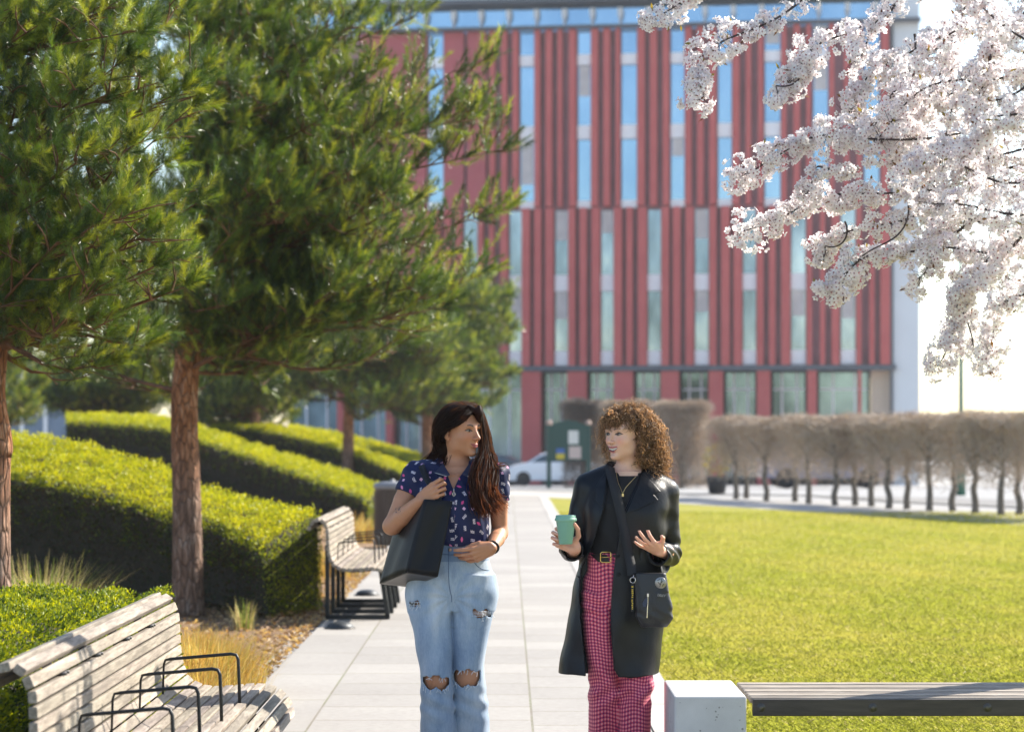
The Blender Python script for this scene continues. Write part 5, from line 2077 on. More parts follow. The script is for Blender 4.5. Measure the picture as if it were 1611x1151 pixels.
# ---- shirt
fs = SDF(P3(612, 870, -.26), P3(812, 715, .26), .0036)
fs.stack(rows([(733, 718, 40, .070, .025), (742, 718, 54, .085, .02), (756, 717, 60, .102, .01), (785, 717, 57, .125, -.012), (800, 717, 55, .130, -.016), (830, 716, 54, .125, -.010), (850, 715, 53.5, .122, -.004), (856.5, 715, 52.5, .119, -.004)]), .02)
fs.cone(P3(700, 738, .03), P3(656, 745, .025), .050, .056, .04)
fs.cone(P3(740, 738, .03), P3(780, 746, .03), .050, .052, .04)
ddR, ddL = nrm(elR - shR), nrm(elL - shL)
cR, cL = P3(639, 776, 0), P3(783, 787, .04)
fs.cone(shR, shR + ddR * .13, .057, .056, .03)
fs.cone(shL, shL + ddL * .14, .053, .050, .03)
fs.carve(lambda X, Y, Z: -((X - cR[0]) * ddR[0] + (Y - cR[1]) * ddR[1] + (Z - cR[2]) * ddR[2]), P3(600, 840, -.2), P3(655.5, 745, .2))
fs.carve(lambda X, Y, Z: -((X - cL[0]) * ddL[0] + (Y - cL[1]) * ddL[1] + (Z - cL[2]) * ddL[2]), P3(770.5, 850, -.2), P3(815, 755, .2))


def folds_shirt(X, Y, Z):
    u = (X - (716 - CX) * PX)
    v = Z - ZP(800)
    a = .0035 * np.sin(u * 62 + v * 16 + 2 * np.sin(v * 21)) * np.clip((ZP(790) - Z) / .12, 0, 1)
    b_ = .0025 * np.sin(u * 35 - v * 60 + 1) * np.clip((Z - ZP(830)) / .15, 0, 1)
    c_ = .0018 * np.sin(u * 110 + v * 45 + Y * 60)
    return a + b_ + c_


fs.add(folds_shirt)
vl, vr = curve1([715, 731, 750, 768, 772], [697, 698, 706, 713.6, 714]), curve1([715, 731, 750, 768, 772], [738, 737, 723, 714.8, 714.4])
fs.carve(lambda X, Y, Z: np.maximum(np.maximum(vl(Z) - X, X - vr(Z)), np.maximum(Y - (DP + .02), ZP(770) - Z)), P3(690, 772, -.26), P3(745, 712, .02))
fs.carve(lambda X, Y, Z: np.maximum(np.sqrt(((X - NA[0]) / .060) ** 2 + ((Y - NA[1] + .0) / .062) ** 2) - 1, ZP(742) - Z) * .06, P3(680, 745, -.1), P3(760, 700, .16))
V, Q = fs.mesh()
V = V.copy()
t = NT('navy_print')
uv = t.attr('uvw', 'Vector')
vo = t.n('TexVoronoi', {'Vector': uv, 'Scale': 25., 'Randomness': .55}, voronoi_dimensions='2D')
wn = t.n('SeparateColor', {'Color': vo.outputs['Color']}).outputs
rel = t.n('VectorMath', {0: uv, 1: vo.outputs['Position']}, operation='SUBTRACT').outputs[0]
rx_, rz_, _ = t.sep(rel)
rot = t.n('VectorRotate', {'Vector': rel, 'Angle': t.math('MULTIPLY', wn[2], 2.4)}, rotation_type='Z_AXIS').outputs[0]
ax_, az_, _ = t.sep(rot)
hx, hz = t.math('ABSOLUTE', ax_), t.math('ABSOLUTE', az_)
lips = t.math('LESS_THAN', t.math('ADD', t.math('POWER', t.math('DIVIDE', hx, .0108), 1.5), t.math('POWER', t.math('DIVIDE', hz, .0055), 1.5)), 1.)
boxm = t.math('LESS_THAN', t.math('MAXIMUM', hx, hz), .0058)
word = t.math('MULTIPLY', t.math('LESS_THAN', t.math('MAXIMUM', t.math('MULTIPLY', hx, .55), hz), .0056), t.math('GREATER_THAN', t.noise(330, 1, .5, uv, 0., '2D'), .47))
isl = t.math('LESS_THAN', wn[0], .34)
isb = t.math('MULTIPLY', t.math('GREATER_THAN', wn[0], .34), t.math('LESS_THAN', wn[0], .52))
isw = t.math('GREATER_THAN', wn[0], .52)
fab = t.noise(9, 4, .6, t.obj())
navy = t.ramp(fab, [(.3, (.007, .012, .050)), (.7, (.012, .019, .078))])
c = t.mix(t.math('MULTIPLY', lips, isl), navy, t.mix(wn[1], (.62, .06, .22), (.70, .22, .40)))
c = t.mix(t.math('MULTIPLY', boxm, isb), c, t.mix(wn[1], (.60, .34, .56), (.75, .45, .60)))
c = t.mix(t.math('MULTIPLY', word, isw), c, (.72, .66, .72))
t.p(base=c, rough=.6, spec=.25, normal=t.bump(t.noise(55, 3, .6, t.obj()), .15, .004))
M_SHIRT = t.m
uvS = np.stack([V[:, 0] + .35 * (V[:, 1] - DP) * np.sign(V[:, 0] - (716 - CX) * PX), V[:, 2] + .4 * (V[:, 1] - DP), V[:, 1] * 0], 1)
shirt = mk('shirt', V, Q, M_SHIRT, personA, True, uvw=uvS)
# collar, placket edge and zip
M_NAVY = plain('navy_cloth', (.014, .018, .05), .6)
M_SILV = plain('silver', (.62, .60, .58), .25, 1.)
for nm, pts in (('l', [(697, 729, -.045), (684, 744, -.088), (703, 750, -.104), (708, 747, -.104)]), ('r', [(738, 729, -.045), (752, 744, -.080), (735, 750, -.100), (727, 746, -.104)])):
    A = [P3(*p) for p in pts]
    nvec = np.array([0, -.006, .002])
    b = MB()
    b.add(A + [p + nvec for p in A], [[0, 1, 2, 3], [7, 6, 5, 4], [0, 4, 5, 1], [1, 5, 6, 2], [2, 6, 7, 3], [3, 7, 4, 0]])
    co_ = b.build('collar', M_NAVY, shirt, bevel=.002)
    b = MB()
    b.tube([A[1] + nvec * 1.1, (A[1] + A[2]) / 2 + nvec * 1.3, A[2] + nvec * 1.1], .0013, 5)
    b.build('piping', M_SILV, co_, smooth=True)
b = MB()
z0 = P3(714, 768, -.128)
b.tube([z0, z0 + np.array([0, -.002, -.016])], .0030, 6)
ring = [z0 + np.array([.0062 * math.sin(a), -.004, -.024 - .0072 * math.cos(a)]) for a in np.linspace(0, 2 * math.pi, 14)]
b.tube(ring, .0017, 5, cap=False)
b.tube([z0 + np.array([0, -.004, -.016]), z0 + np.array([0, -.004, -.036])], .0011, 5)
b.build('zip_pull', M_SILV, shirt, smooth=True)

# ---- jeans
fj = SDF(P3(618, 1262, -.26), P3(812, 846, .30), .0042)
hipt = rows([(851, 714, 50.5, .108, -.002), (866, 713.5, 52, .110, -.002), (885, 712, 57.5, .118, .006), (910, 711, 65.5, .124, .012), (928, 711, 69.5, .122, .012), (942, 711, 68, .105, .010), (956, 711, 60, .080, .008)])
fj.stack(hipt, .01)
lr = rows([(905, 684, 36, .112, .008), (925, 678, 38, .114, .006), (948, 676, 36, .107, -.002), (1000, 682, 30, .092, -.026), (1062, 687.5, 25, .080, -.050), (1100, 687.5, 26, .082, -.036), (1151, 688, 27, .092, .0), (1200, 688, 30, .105, .03), (1232, 688, 33, .120, .05)])
ll = rows([(905, 740, 36, .112, .008), (925, 744, 37.5, .114, .006), (948, 745, 35, .107, .002), (1000, 739, 28.5, .090, .0), (1050, 736, 25.5, .080, .002), (1100, 739, 27.5, .082, .028), (1151, 742, 29, .092, .072), (1200, 744, 33, .105, .10), (1232, 745, 36, .120, .12)])
fj2 = SDF(fj.lo, fj.lo + fj.h * (fj.dim - 1), fj.h)
fj2.D = np.full(fj.D.shape, .2, np.float32)
fj2.dim = fj.dim
fj2.ax = fj.ax
fj2.stack(hipt, .01)
fj2.stack(ll, .035, n=2.2)
fj.stack(lr, .035, n=2.2)
fj.D = smin(fj.D, fj2.D, .008)


def folds_jeans(X, Y, Z):
    cx0 = (711.5 - CX) * PX
    zc = ZP(938)
    dx, dz = X - cx0, Z - zc
    r = np.sqrt(dx * dx + dz * dz + 1e-5)
    th = np.arctan2(dz, np.abs(dx))
    wh_ = .0030 * np.sin(th * 11 + 18 * r) * np.exp(-((r - .09) / .07) ** 2) * (Z > ZP(985))
    low = .0045 * np.sin(dx * 55 + Z * 14 + 2 * np.sin(Z * 11)) * np.clip((ZP(1075) - Z) / .2, 0, 1)
    kn_ = .0035 * np.sin(Z * 85 + dx * 40) * np.exp(-((Z - ZP(1105)) / .07) ** 2)
    mid = .0020 * np.sin(dx * 48 - Z * 33) * (Z < ZP(960)) * (Z > ZP(1060))
    return wh_ + low + kn_ + mid


fj.add(folds_jeans)
fj.shell(.011)
nz_ = lambda X, Z, k: .0045 * np.sin(X * 260 + k) * np.sin(Z * 200 + 2 * k) + .006 * np.sin(X * 120 + 3 * k)
holes = [(686.5, 1070.5, 20.5, 10, -.05, 1., .06), (734.5, 1063.5, 20.5, 13, .0, 4., -.04), (653.5, 947, 8.5, 3.6, -.004, 2., .2), (758.5, 962.5, 14.5, 5.5, .0, 3., .1)]
for (hx_, hy_, hw_, hh_, dy, k, tl) in holes:
    c0 = P3(hx_, hy_, dy)
    fj.carve(lambda X, Y, Z: (np.sqrt(((X - c0[0]) / (hw_ * PX)) ** 2 + ((Z - c0[2] + tl * (X - c0[0]) + nz_(X, Z, k)) / (hh_ * PX)) ** 4) - 1) * .02, c0 - np.array([.09, .30, .07]), c0 + np.array([.09, -.005, .07]))
V, Q = fj.mesh()
t = NT('pale_denim')
o_ = t.obj()
f1 = t.noise(3.2, 5, .6, o_)
f2 = t.noise(1.0, 6, .7, t.obj((160, 160, 45)))
f3 = t.noise(26, 5, .65, t.obj((1.6, 1.6, .5)))
zc = t.sep(o_)[2]
wash = t.math('ADD', t.math('MULTIPLY', t.noise(5.5, 2, .5, t.obj((1.6, 1, .45))), .95), t.math('MULTIPLY', f3, .22))
c = t.ramp(wash, [(.40, (.18, .265, .39)), (.58, (.32, .41, .52)), (.76, (.55, .61, .66))])
c = t.mix(.22, c, t.ramp(f2, [(.3, (.09, .15, .26)), (.7, (.46, .53, .62))]))
top = t.ramp(zc, [(.0, 0.), (1., 1.)])
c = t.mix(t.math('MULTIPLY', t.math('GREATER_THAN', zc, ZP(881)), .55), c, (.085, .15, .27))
t.p(base=c, rough=.85, spec=.2, sheen=.15, normal=t.bump(f3, .22, .006))
M_DENIM = t.m
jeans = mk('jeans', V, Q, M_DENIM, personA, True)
# seams, fly, button, belt loops, frayed threads
M_SEAM = plain('denim_seam', (.075, .12, .22), .85)
M_THREAD = plain('frayed_thread', (.62, .66, .70), .9)


def front(fld, x, z, y0=DP - .28, y1=DP + .05):
    """first surface met going away from the camera at (x,z)"""
    a, c_ = (x - fld.lo[0]) / fld.h, (z - fld.lo[2]) / fld.h
    i, k = int(np.clip(a, 0, fld.dim[0] - 2)), int(np.clip(c_, 0, fld.dim[2] - 2))
    a, c_ = np.clip(a - i, 0, 1), np.clip(c_ - k, 0, 1)
    D = fld.D
    col_ = (D[i, :, k] * (1 - a) + D[i + 1, :, k] * a) * (1 - c_) + (D[i, :, k + 1] * (1 - a) + D[i + 1, :, k + 1] * a) * c_
    m = np.nonzero(col_ < 0)[0]
    if not len(m):
        return np.nan
    j = m[0]
    f = col_[j - 1] / (col_[j - 1] - col_[j]) if j > 0 else 0.
    return fld.lo[1] + fld.h * (j - 1 + min(1., f))


def on_front(fld, pts, lift=.0015):
    out = []
    for px, py in pts:
        x, z = (px - CX) * PX, ZP(py)
        y = front(fld, x, z)
        if not np.isnan(y):
            out.append(((px - CX) * y / F if False else x, y - lift, z))
    return np.array(out)


def surf_curve(fld, pts, n, lift=.0012):
    c = catmull([(a, b_, 0) for a, b_ in pts], n)
    return on_front(fld, c[:, :2], lift)


b = MB()
for pts in ([(707, 862), (707, 900), (708, 920), (711, 934)], [(662, 871), (690, 869), (714, 870), (740, 869), (765, 870)], [(744, 871), (748, 884), (757, 892), (770, 896)], [(684, 871), (680, 884), (670, 892), (660, 896)], [(711, 934), (711.5, 938), (711.5, 944)]):
    c_ = surf_curve(fj, pts, 26)
    if len(c_) > 3:
        b.tube(c_, .0012, 4)
b.build('seam', M_SEAM, jeans, smooth=True)
b = MB()
y = front(fj, (709 - CX) * PX, ZP(862))
b.lathe([(0, .004), (.006, .0035), (.0085, .001), (.0085, 0)], 14, ((709 - CX) * PX, y, ZP(862)), rotx(math.pi / 2))
b.build('button', plain('copper_button', (.40, .30, .24), .35, .9), jeans, smooth=True)
for px in (690, 738):
    b = MB()
    c_ = surf_curve(fj, [(px, 857), (px, 872)], 6, .003)
    b.tube(c_, .0048, 4, flat=.5)
    b.build('belt_loop', M_SEAM, jeans)
b = MB()
for (hx_, hy_, hw_, hh_, dy, k, tl) in holes:
    cnt = 44 if hw_ > 18 else 22
    for _ in range(cnt):
        a = rng.uniform(0, 2 * math.pi)
        x_, y_ = hx_ + hw_ * .98 * math.cos(a), hy_ + hh_ * .98 * math.copysign(abs(math.sin(a)) ** .6, math.sin(a))
        yy_ = front(fj, (x_ - CX) * PX, ZP(y_ + (2 if y_ > hy_ else -2)))
        if np.isnan(yy_) or yy_ > DP + .02:
            continue
        p0 = np.array([(x_ - CX) * PX, yy_ - .001, ZP(y_)])
        dl_ = np.array([rng.normal(0, .007), -.004, -rng.uniform(.004, .020)])
        b.tube([p0, p0 + dl_ * .5 + rng.normal(0, .0012, 3), p0 + dl_], .0012, 3)
    # white weft threads left across the thigh rip
    if hw_ < 16:
        for q_ in np.linspace(-.6, .6, 4 if hw_ > 10 else 2):
            ya = front(fj, (hx_ - hw_ - 2 - CX) * PX, ZP(hy_ + q_ * hh_))
            yb = front(fj, (hx_ + hw_ + 2 - CX) * PX, ZP(hy_ + q_ * hh_))
            if not (np.isnan(ya) or np.isnan(yb)):
                pa, pb = np.array([(hx_ - hw_ - 1 - CX) * PX, ya, ZP(hy_ + q_ * hh_)]), np.array([(hx_ + hw_ + 1 - CX) * PX, yb, ZP(hy_ + q_ * hh_ - .8)])
                ym = min(ya, yb) - .004
                m_ = (pa + pb) / 2
                m_[1] = ym
                b.tube(catmull([pa, m_, pb], 7), .0012, 3)
tag(b.build('frayed_threads', M_THREAD, jeans), kind='stuff')
# shoes
M_SHOE = plain('white_trainer', (.62, .60, .57), .6)
for lg in (legR, legL):
    fo = SDF(lg[3] + np.array([-.08, -.24, -.08]), lg[3] + np.array([.08, .12, .06]), .005)
    h0 = lg[3][2]
    fo.cone(lg[3] + np.array([0, .045, .035 - h0]), lg[3] + np.array([0, -.14, .030 - h0]), .042, .036, .02)
    fo.cone(lg[3] + np.array([0, .02, .02]), lg[3] + np.array([0, .02, -.02]), .044, .044, .03)
    zf = .002
    fo.cut(lambda X, Y, Z: zf - Z)
    V, Q = fo.mesh()
    mk('shoe', V, Q, M_SHOE, personA, True)

# ---- hair
M_HAIR_A = hairmat('dark_hair', (.012, .007, .006), (.030, .015, .011), (.30, .12, .05), .24, .62, .10)
fc = SDF(HA + np.array([-.14, -.16, -.14]), HA + np.array([.14, .17, .16]), .004)
fc.ell(PAh(0, .022, .036), (.077, .095, .086), 0, RA)
fc.ell(PAh(0, .060, -.045), (.066, .052, .085), .03, RA)


def face_hole(f, Pf, R, zt=.060, wx=.060, yl=((-.2, -.018), (.2, -.018))):
    c0 = Pf(0, 0, 0)

    def fn(X, Y, Z):
        x, y, z = ((X - c0[0]) * R[0, i] + (Y - c0[1]) * R[1, i] + (Z - c0[2]) * R[2, i] for i in range(3))
        return np.maximum(np.sqrt((x / wx) ** 2 + ((z + .012) / (zt + .012)) ** 2) - 1, (y - np.interp(z.ravel(), [a for a, _ in yl], [b for _, b in yl]).reshape(z.shape)) / .06) * .05
    f.carve(fn, f.lo, f.lo + f.h * f.dim)


face_hole(fc, PAh, RA, .046, .078, ((-.2, .036), (-.05, .034), (0, .022), (.015, -.010), (.03, -.034), (.06, -.058), (.2, -.06)))
fc.ell(P3(754, 650, -.030), (.015, .034, .036), .01)
fc.cone(P3(755, 652, -.02), P3(763, 700, .005), .012, .013, .015)
fc.cone(P3(738, 640, -.035), P3(754, 650, -.045), .010, .013, .012)
V, Q = fc.mesh()
hairA = mk('hair', V, Q, M_HAIR_A, personA, True, np.full((len(V), 3), .75))
L = lambda x, y, z: PAh(x, y, z)
# her right side (image left): swept behind the ear and back over the shoulder
gR = [[L(.004, -.062, .094), L(-.038, -.060, .082), L(-.072, -.026, .050), L(-.083, .016, .022), L(-.088, .040, -.020), P3(684, 706, .05), P3(671, 720, .045), P3(658, 731, .04)],
      [L(.004, -.040, .110), L(-.050, -.020, .094), L(-.080, .020, .050), L(-.086, .050, .0), L(-.080, .058, -.05), P3(680, 714, .08), P3(670, 728, .08), P3(660, 736, .085)],
      [L(.002, .020, .126), L(-.050, .045, .102), L(-.080, .070, .045), L(-.078, .082, -.02), L(-.068, .080, -.07), P3(692, 722, .10), P3(690, 745, .12), P3(690, 765, .13)],
      [L(.0, .070, .114), L(-.030, .100, .077), L(-.050, .112, .02), L(-.050, .105, -.04), L(-.045, .095, -.09), P3(712, 735, .12), P3(712, 760, .135), P3(712, 785, .14)],
      [L(.004, -.056, .100), L(-.050, -.038, .078), L(-.078, .006, .040), L(-.087, .036, -.005), L(-.084, .050, -.045), P3(692, 708, .04), P3(694, 724, .005), P3(700, 735, -.02)],
      [L(.002, -.070, .084), L(-.040, -.074, .064), L(-.068, -.054, .036), L(-.081, -.002, .016), L(-.086, .034, -.014), P3(706, 700, .03), P3(703, 720, .005), P3(699, 735, -.03)],
      [L(-.060, .030, .06), L(-.078, .036, .03), L(-.083, .040, -.0), L(-.083, .042, -.03), P3(700, 700, .04), P3(692, 712, .04), P3(680, 724, .03), P3(664, 733, .02)],
      [L(.004, -.066, .088), L(-.034, -.074, .072), L(-.068, -.046, .042), L(-.082, .004, .020), L(-.088, .038, -.010), P3(694, 700, .04), P3(688, 720, .03), P3(684, 735, .01)]]
pA = strands(gR, 1500, 26, .0050)
# her left side (image right): falls in front over the chest
gL = [[L(.004, -.058, .099), P3(748, 646, -.005), P3(756, 662, .0), P3(760, 685, .0), P3(760, 708, -.02), P3(758, 735, -.075), P3(752, 765, -.128), P3(754, 788, -.138), P3(759, 803, -.14), P3(763, 814, -.135)],
      [L(.004, -.040, .110), P3(748, 641, .02), P3(758, 657, .02), P3(765, 684, .02), P3(768, 712, .0), P3(772, 738, -.06), P3(768, 764, -.118), P3(772, 783, -.12), P3(780, 796, -.11), P3(788, 803, -.10)],
      [L(.002, .0, .124), P3(752, 638, .05), P3(759, 656, .05), P3(769, 688, .05), P3(774, 716, .03), P3(782, 742, -.03), P3(780, 764, -.09), P3(786, 780, -.09), P3(793, 787, -.075), P3(799, 790, -.065)],
      [L(.002, .050, .120), P3(748, 640, .08), P3(760, 665, .08), P3(764, 700, .07), P3(758, 726, .02), P3(753, 750, -.08), P3(746, 772, -.125), P3(744, 790, -.14), P3(749, 803, -.145), P3(753, 812, -.14)],
      [L(.004, -.064, .094), P3(749, 652, -.02), P3(755, 666, -.02), P3(757, 688, -.02), P3(756, 708, -.045), P3(746, 732, -.095), P3(740, 756, -.128), P3(747, 776, -.14), P3(757, 790, -.142), P3(764, 796, -.14)]]
pB = strands(gL, 950, 32, .0065, .0055)
gx = [[L(.07, .0, -.04), P3(770, 720, -.03), P3(778, 735, -.05), P3(786, 738, -.05), P3(792, 736, -.04)], [L(.07, .02, -.02), P3(776, 712, .0), P3(782, 728, -.02), P3(790, 730, -.02), P3(800, 729, -.01)]]
pC = strands(gx, 24, 16, .004)
pA = np.concatenate([pA, strands(gR[5:7], 520, 26, .0075)])
gF = [[L(.006, -.074, .086), L(.040, -.074, .070), L(.061, -.056, .036), L(.071, -.030, -.008), P3(759, 708, -.03), P3(757, 735, -.075), P3(752, 765, -.128), P3(757, 788, -.138)],
      [L(.006, -.070, .094), L(.044, -.066, .078), L(.068, -.044, .040), L(.076, -.020, -.008), P3(763, 708, -.02), P3(763, 735, -.07), P3(758, 765, -.125), P3(764, 788, -.13)]]
pB = np.concatenate([pB, strands(gF, 260, 32, .0035, .003)])
wv = lambda p, a: p + a * np.sin(np.linspace(0, 15, p.shape[1])[None, :, None] + rng.integers(0, 5, (len(p), 1, 1)) * 1.2 + np.arange(3)[None, None] * 1.7) * np.linspace(0, 1, p.shape[1])[None, :, None] ** 1.5
pA, pB = wv(pA, .005), wv(pB, .0075)
ribbons(pA, .0015, 'locks', M_HAIR_A, hairA, tone=rng.uniform(.4, .95, len(pA)), tipc=(1.2, 1., .95))
ribbons(pB, .0014, 'locks', M_HAIR_A, hairA, tipc=(1.9, 1.45, 1.2))  # rim light put into the colour: these locks turn lighter and redder at the tips
ribbons(pC, .0011, 'locks', M_HAIR_A, hairA)
# parting: fine flyaways on the crown
fl = strands([[L(0, -.05, .104), L(-.03, -.02, .112), L(-.055, .03, .095)], [L(0, -.03, .112), L(.03, .0, .118), L(.06, .03, .09)], [L(0, .02, .124), L(.0, .06, .125), L(.02, .10, .10)]], 40, 10, .004)
ribbons(fl, .0006, 'flyaway', M_HAIR_A, hairA)

# ---- wrist watch
b = MB()
ax_ = nrm(wrL - elL)
wc = wrL - ax_ * .012
u_ = nrm(np.cross(ax_, [0, 0, 1.]))
v_ = np.cross(ax_, u_)
ringp = [wc + .0255 * (math.cos(a) * u_ + math.sin(a) * v_) for a in np.linspace(0, 2 * math.pi, 25)]
b.tube(ringp, .0055, 6, cap=False)
wb = b.build('watch_strap', plain('black_rubber', (.012, .012, .014), .5), personA, smooth=True)
b = MB()
b.box(wc + .027 * v_ * .6 + .020 * np.array([-.2, -1, .2]), (.018, .008, .026), bev=.003)
b.build('watch_face', plain('black_glass', (.01, .01, .012), .1), wb)

# ---- tote bag
A_, B_, C_, D_ = P3(671, 785, -.185), P3(711, 788, -.150), P3(688, 906, -.215), P3(641, 899, -.235)
back = np.array([-.105, .30, -.035])
E_, F_ = A_ + np.array([-.115, .30, -.020]), D_ + np.array([-.128, .27, -.064])
H_, G_ = B_ + np.array([-.105, .30, -.015]), C_ + np.array([-.128, .27, -.060])
t = NT('black_leather')
f1 = t.noise(4, 4, .6, t.obj())
f2 = t.noise(220, 3, .6, t.obj())
t.p(base=t.ramp(f1, [(.3, (.005, .006, .008)), (.7, (.010, .010, .012))]), rough=.5, spec=.25, normal=t.bump(t.math('ADD', t.math('MULTIPLY', f2, .15), t.math('MULTIPLY', t.noise(9, 3, .6, t.obj()), .8)), .25, .012))
M_BLEATH = t.m
t = NT('brown_black_base')
t.p(base=(.045, .038, .034), rough=.42, spec=.5, normal=t.bump(t.noise(14, 3, .6, t.obj()), .2, .01))
M_BASEL = t.m


def patch(a, b_, c_, d_, n=14, bulge=0., fold=0., seed=0):
    """quad a-b (top), d-c (bottom) as a soft panel"""
    r = np.random.default_rng(seed)
    u, v = np.meshgrid(np.linspace(0, 1, n), np.linspace(0, 1, n))
    u, v = u[..., None], v[..., None]
    Pq = (a * (1 - u) + b_ * u) * (1 - v) + (d_ * (1 - u) + c_ * u) * v
    nn = nrm(np.cross(b_ - a, d_ - a))
    Pq = Pq + nn * (bulge * np.sin(math.pi * u) * np.sin(math.pi * v) + fold * np.sin(u * 7 + v * 5 + seed) * np.sin(math.pi * u))
    i = (np.arange(n - 1)[:, None] * n + np.arange(n - 1)[None]).ravel()
    return Pq.reshape(-1, 3), np.stack([i, i + 1, i + n + 1, i + n], 1)


tb_ = thing('tote_bag', A_ * np.array([1, 1, 1]), 'large black leather tote bag on the shoulder of the long-haired woman', 'bag')
V, Q = join([patch(A_, B_, C_, D_, bulge=.010, fold=.004, seed=1), patch(E_, A_, D_, F_, bulge=-.012, fold=.005, seed=2), patch(B_, H_, G_, C_, bulge=.0), patch(H_, E_, F_, G_)])
ob = mk('body', V, Q, M_BLEATH, tb_, True)
m = ob.modifiers.new('s', 'SOLIDIFY')
m.thickness = .003
V, Q = join([patch(D_, C_, G_, F_, bulge=.006)])
ob = mk('base', V, Q, M_BASEL, tb_, True)
m = ob.modifiers.new('s', 'SOLIDIFY')
m.thickness = .003
b = MB()
for a, c_ in ((D_, C_), (D_, F_), (A_, D_), (B_, C_)):
    b.tube([a + (c_ - a) * k for k in np.linspace(.01, .99, 8)], .0028, 5)
b.build('piping', M_BLEATH, tb_, smooth=True)
for k, off in enumerate((.0, .16)):
    b = MB()
    st = A_ * .55 + B_ * .45 + np.array([-.05 * k, off, .0])
    pts = [st, strapP + np.array([.0, off * .4, .0]), P3(674, 757, -.125 + off * .6), P3(664, 735, -.045 + off * .5), P3(661, 727, .02 + off * .3), P3(661, 730, .07 + off * .3), P3(664, 750, .12), P3(668, 775, .115), st + np.array([-.03, .16 if k else .30, -.01])]
    cc_ = catmull(pts, 40)
    b.strap(cc_, .026, .004, nrm(np.gradient(cc_, axis=0)[:, [2, 0, 1]] * 0 + np.array([0, -1., .35])))
    b.build('handle', M_BLEATH, tb_, smooth=True)
# ================================================================ woman B, curly hair and long black coat
SK_B, LIP_B = (.74, .46, .335), (.46, .15, .15)
RB = rotz(math.radians(-48)) @ rotx(math.radians(0)) @ roty(math.radians(0))
HB = P3(985, 683, 0)
fh = SDF(HB + np.array([-.14, -.17, -.26]), HB + np.array([.14, .16, .14]), .0021)
PBh = head(fh, HB, RB, smile=1.3, jaw=.96, open_=1.05)
NB = P3(987, 748, .03)
fh.cone(PBh(0, .016, -.045), NB, .045, .052, .02)
fh.cone(P3(987, 745, .03), P3(945, 757, .03), .044, .036, .03)
fh.cone(P3(987, 745, .03), P3(1032, 761, .03), .044, .036, .03)
fh.stack(rows([(742, 987, 30, .06, .025), (756, 986, 44, .078, .015), (780, 985, 46, .090, .0)]), .03)
headB = fh.mesh()
ft = SDF(P3(895, 1260, -.28), P3(1070, 750, .26), .0058)
ft.stack(rows([(752, 986, 36, .070, .02), (775, 985, 46, .085, .005), (805, 984, 46, .10, -.005), (860, 978, 42, .095, .0), (905, 976, 52, .10, .01), (945, 975, 56, .105, .01)]), .02)
legBR = [P3(947, 940, .0), P3(950, 1075, -.02), P3(950, 1150, .05), P3(950, 1222, .10)]
legBL = [P3(1002, 940, .0), P3(999, 1070, -.02), P3(999, 1150, -.02), P3(1000, 1222, -.01)]
for lg in (legBR, legBL):
    ft.chain(lg, [.072, .05, .045, .035], .02)
    ft.cone(lg[3] + np.array([0, .02, -.01]), lg[3] + np.array([0, -.12, -.035]), .036, .026, .02)
torsoB = ft.mesh()
# cup hand (her right, image left)
CUP = P3(890, 832, -.285)
fa = SDF(P3(862, 885, -.40), P3(935, 795, .0), .0023)
elB, wrB = P3(899, 868, -.02), P3(905, 861, -.205)
fa.cone(elB * .6 + wrB * .4, wrB, .034, .024, .01)
RhB = frame((.50, .10, .85), (-.80, -.10, .42), True)
cs_ = lambda a, py, r=.048: np.array([CUP[0] + r * math.sin(a), CUP[1] - r * math.cos(a), ZP(py) * 1.0])
tipsBR = hand(fa, wrB + np.array([.0, .0, .0]), RhB, [(.75, .85, .55, .10), (.80, .85, .6, .03), (.85, .9, .6, -.04), (.95, .9, .6, -.22)],
              [(.016, .016, -.006), P3(910, 843, -.235), P3(909, 832, -.275), P3(904, 824, -.305)], .95)
handBR = fa.mesh()
# open hand (her left, image right), palm up
fb = SDF(P3(992, 890, -.36), P3(1065, 830, .0), .0023)
elBL, wrBL = P3(1062, 870, .03), P3(1036, 866, -.17)
fb.cone(elBL * .5 + wrBL * .5, wrBL, .032, .023, .01)
RhBL = frame((.60, -.55, .45), (-.52, -.70, .32))
tipsBL = hand(fb, wrBL, RhBL, [(.60, .55, .35, .04), (.22, .30, .2, .0), (.02, .25, .15, -.05), (-.05, .25, .15, -.14)],
              [(.020, .018, -.006), (.048, .040, -.012), (.066, .062, -.016), (.074, .088, -.012)], .9)
handBL = fb.mesh()
V, Q = join([headB, torsoB, handBR, handBL])
q = (V - HB) @ RB
colB = np.tile(np.array(SK_B), (len(V), 1)) * (1 + .04 * vnoise(V, 9, 2))[:, None]
hm = (np.arange(len(V)) < len(headB[0])) & (q[:, 2] > -.115)
colB[hm] = face_paint(q[hm], SK_B, LIP_B, (.12, .065, .04), (.07, .10, .11), gaze=-.0018, smile=1.3, open_=1.05, blush=.7, browt=.9, scalp=(.06, .035, .02), yl=((-.2, .03), (0, .02), (.05, -.03), (.07, -.05), (.2, -.05)))
n0 = len(headB[0]) + len(torsoB[0])
colB[n0:] = colB[n0:] * np.array([1.0, .86, .84])
personB = mk('person', V, Q, M_SKIN, None, True, colB)
recentre(personB, P3(975, 1237, 0) * np.array([1, 1, 0]))
tag(personB, 'curly-haired woman in a long black coat and pink checked trousers, holding a green cup', 'person')

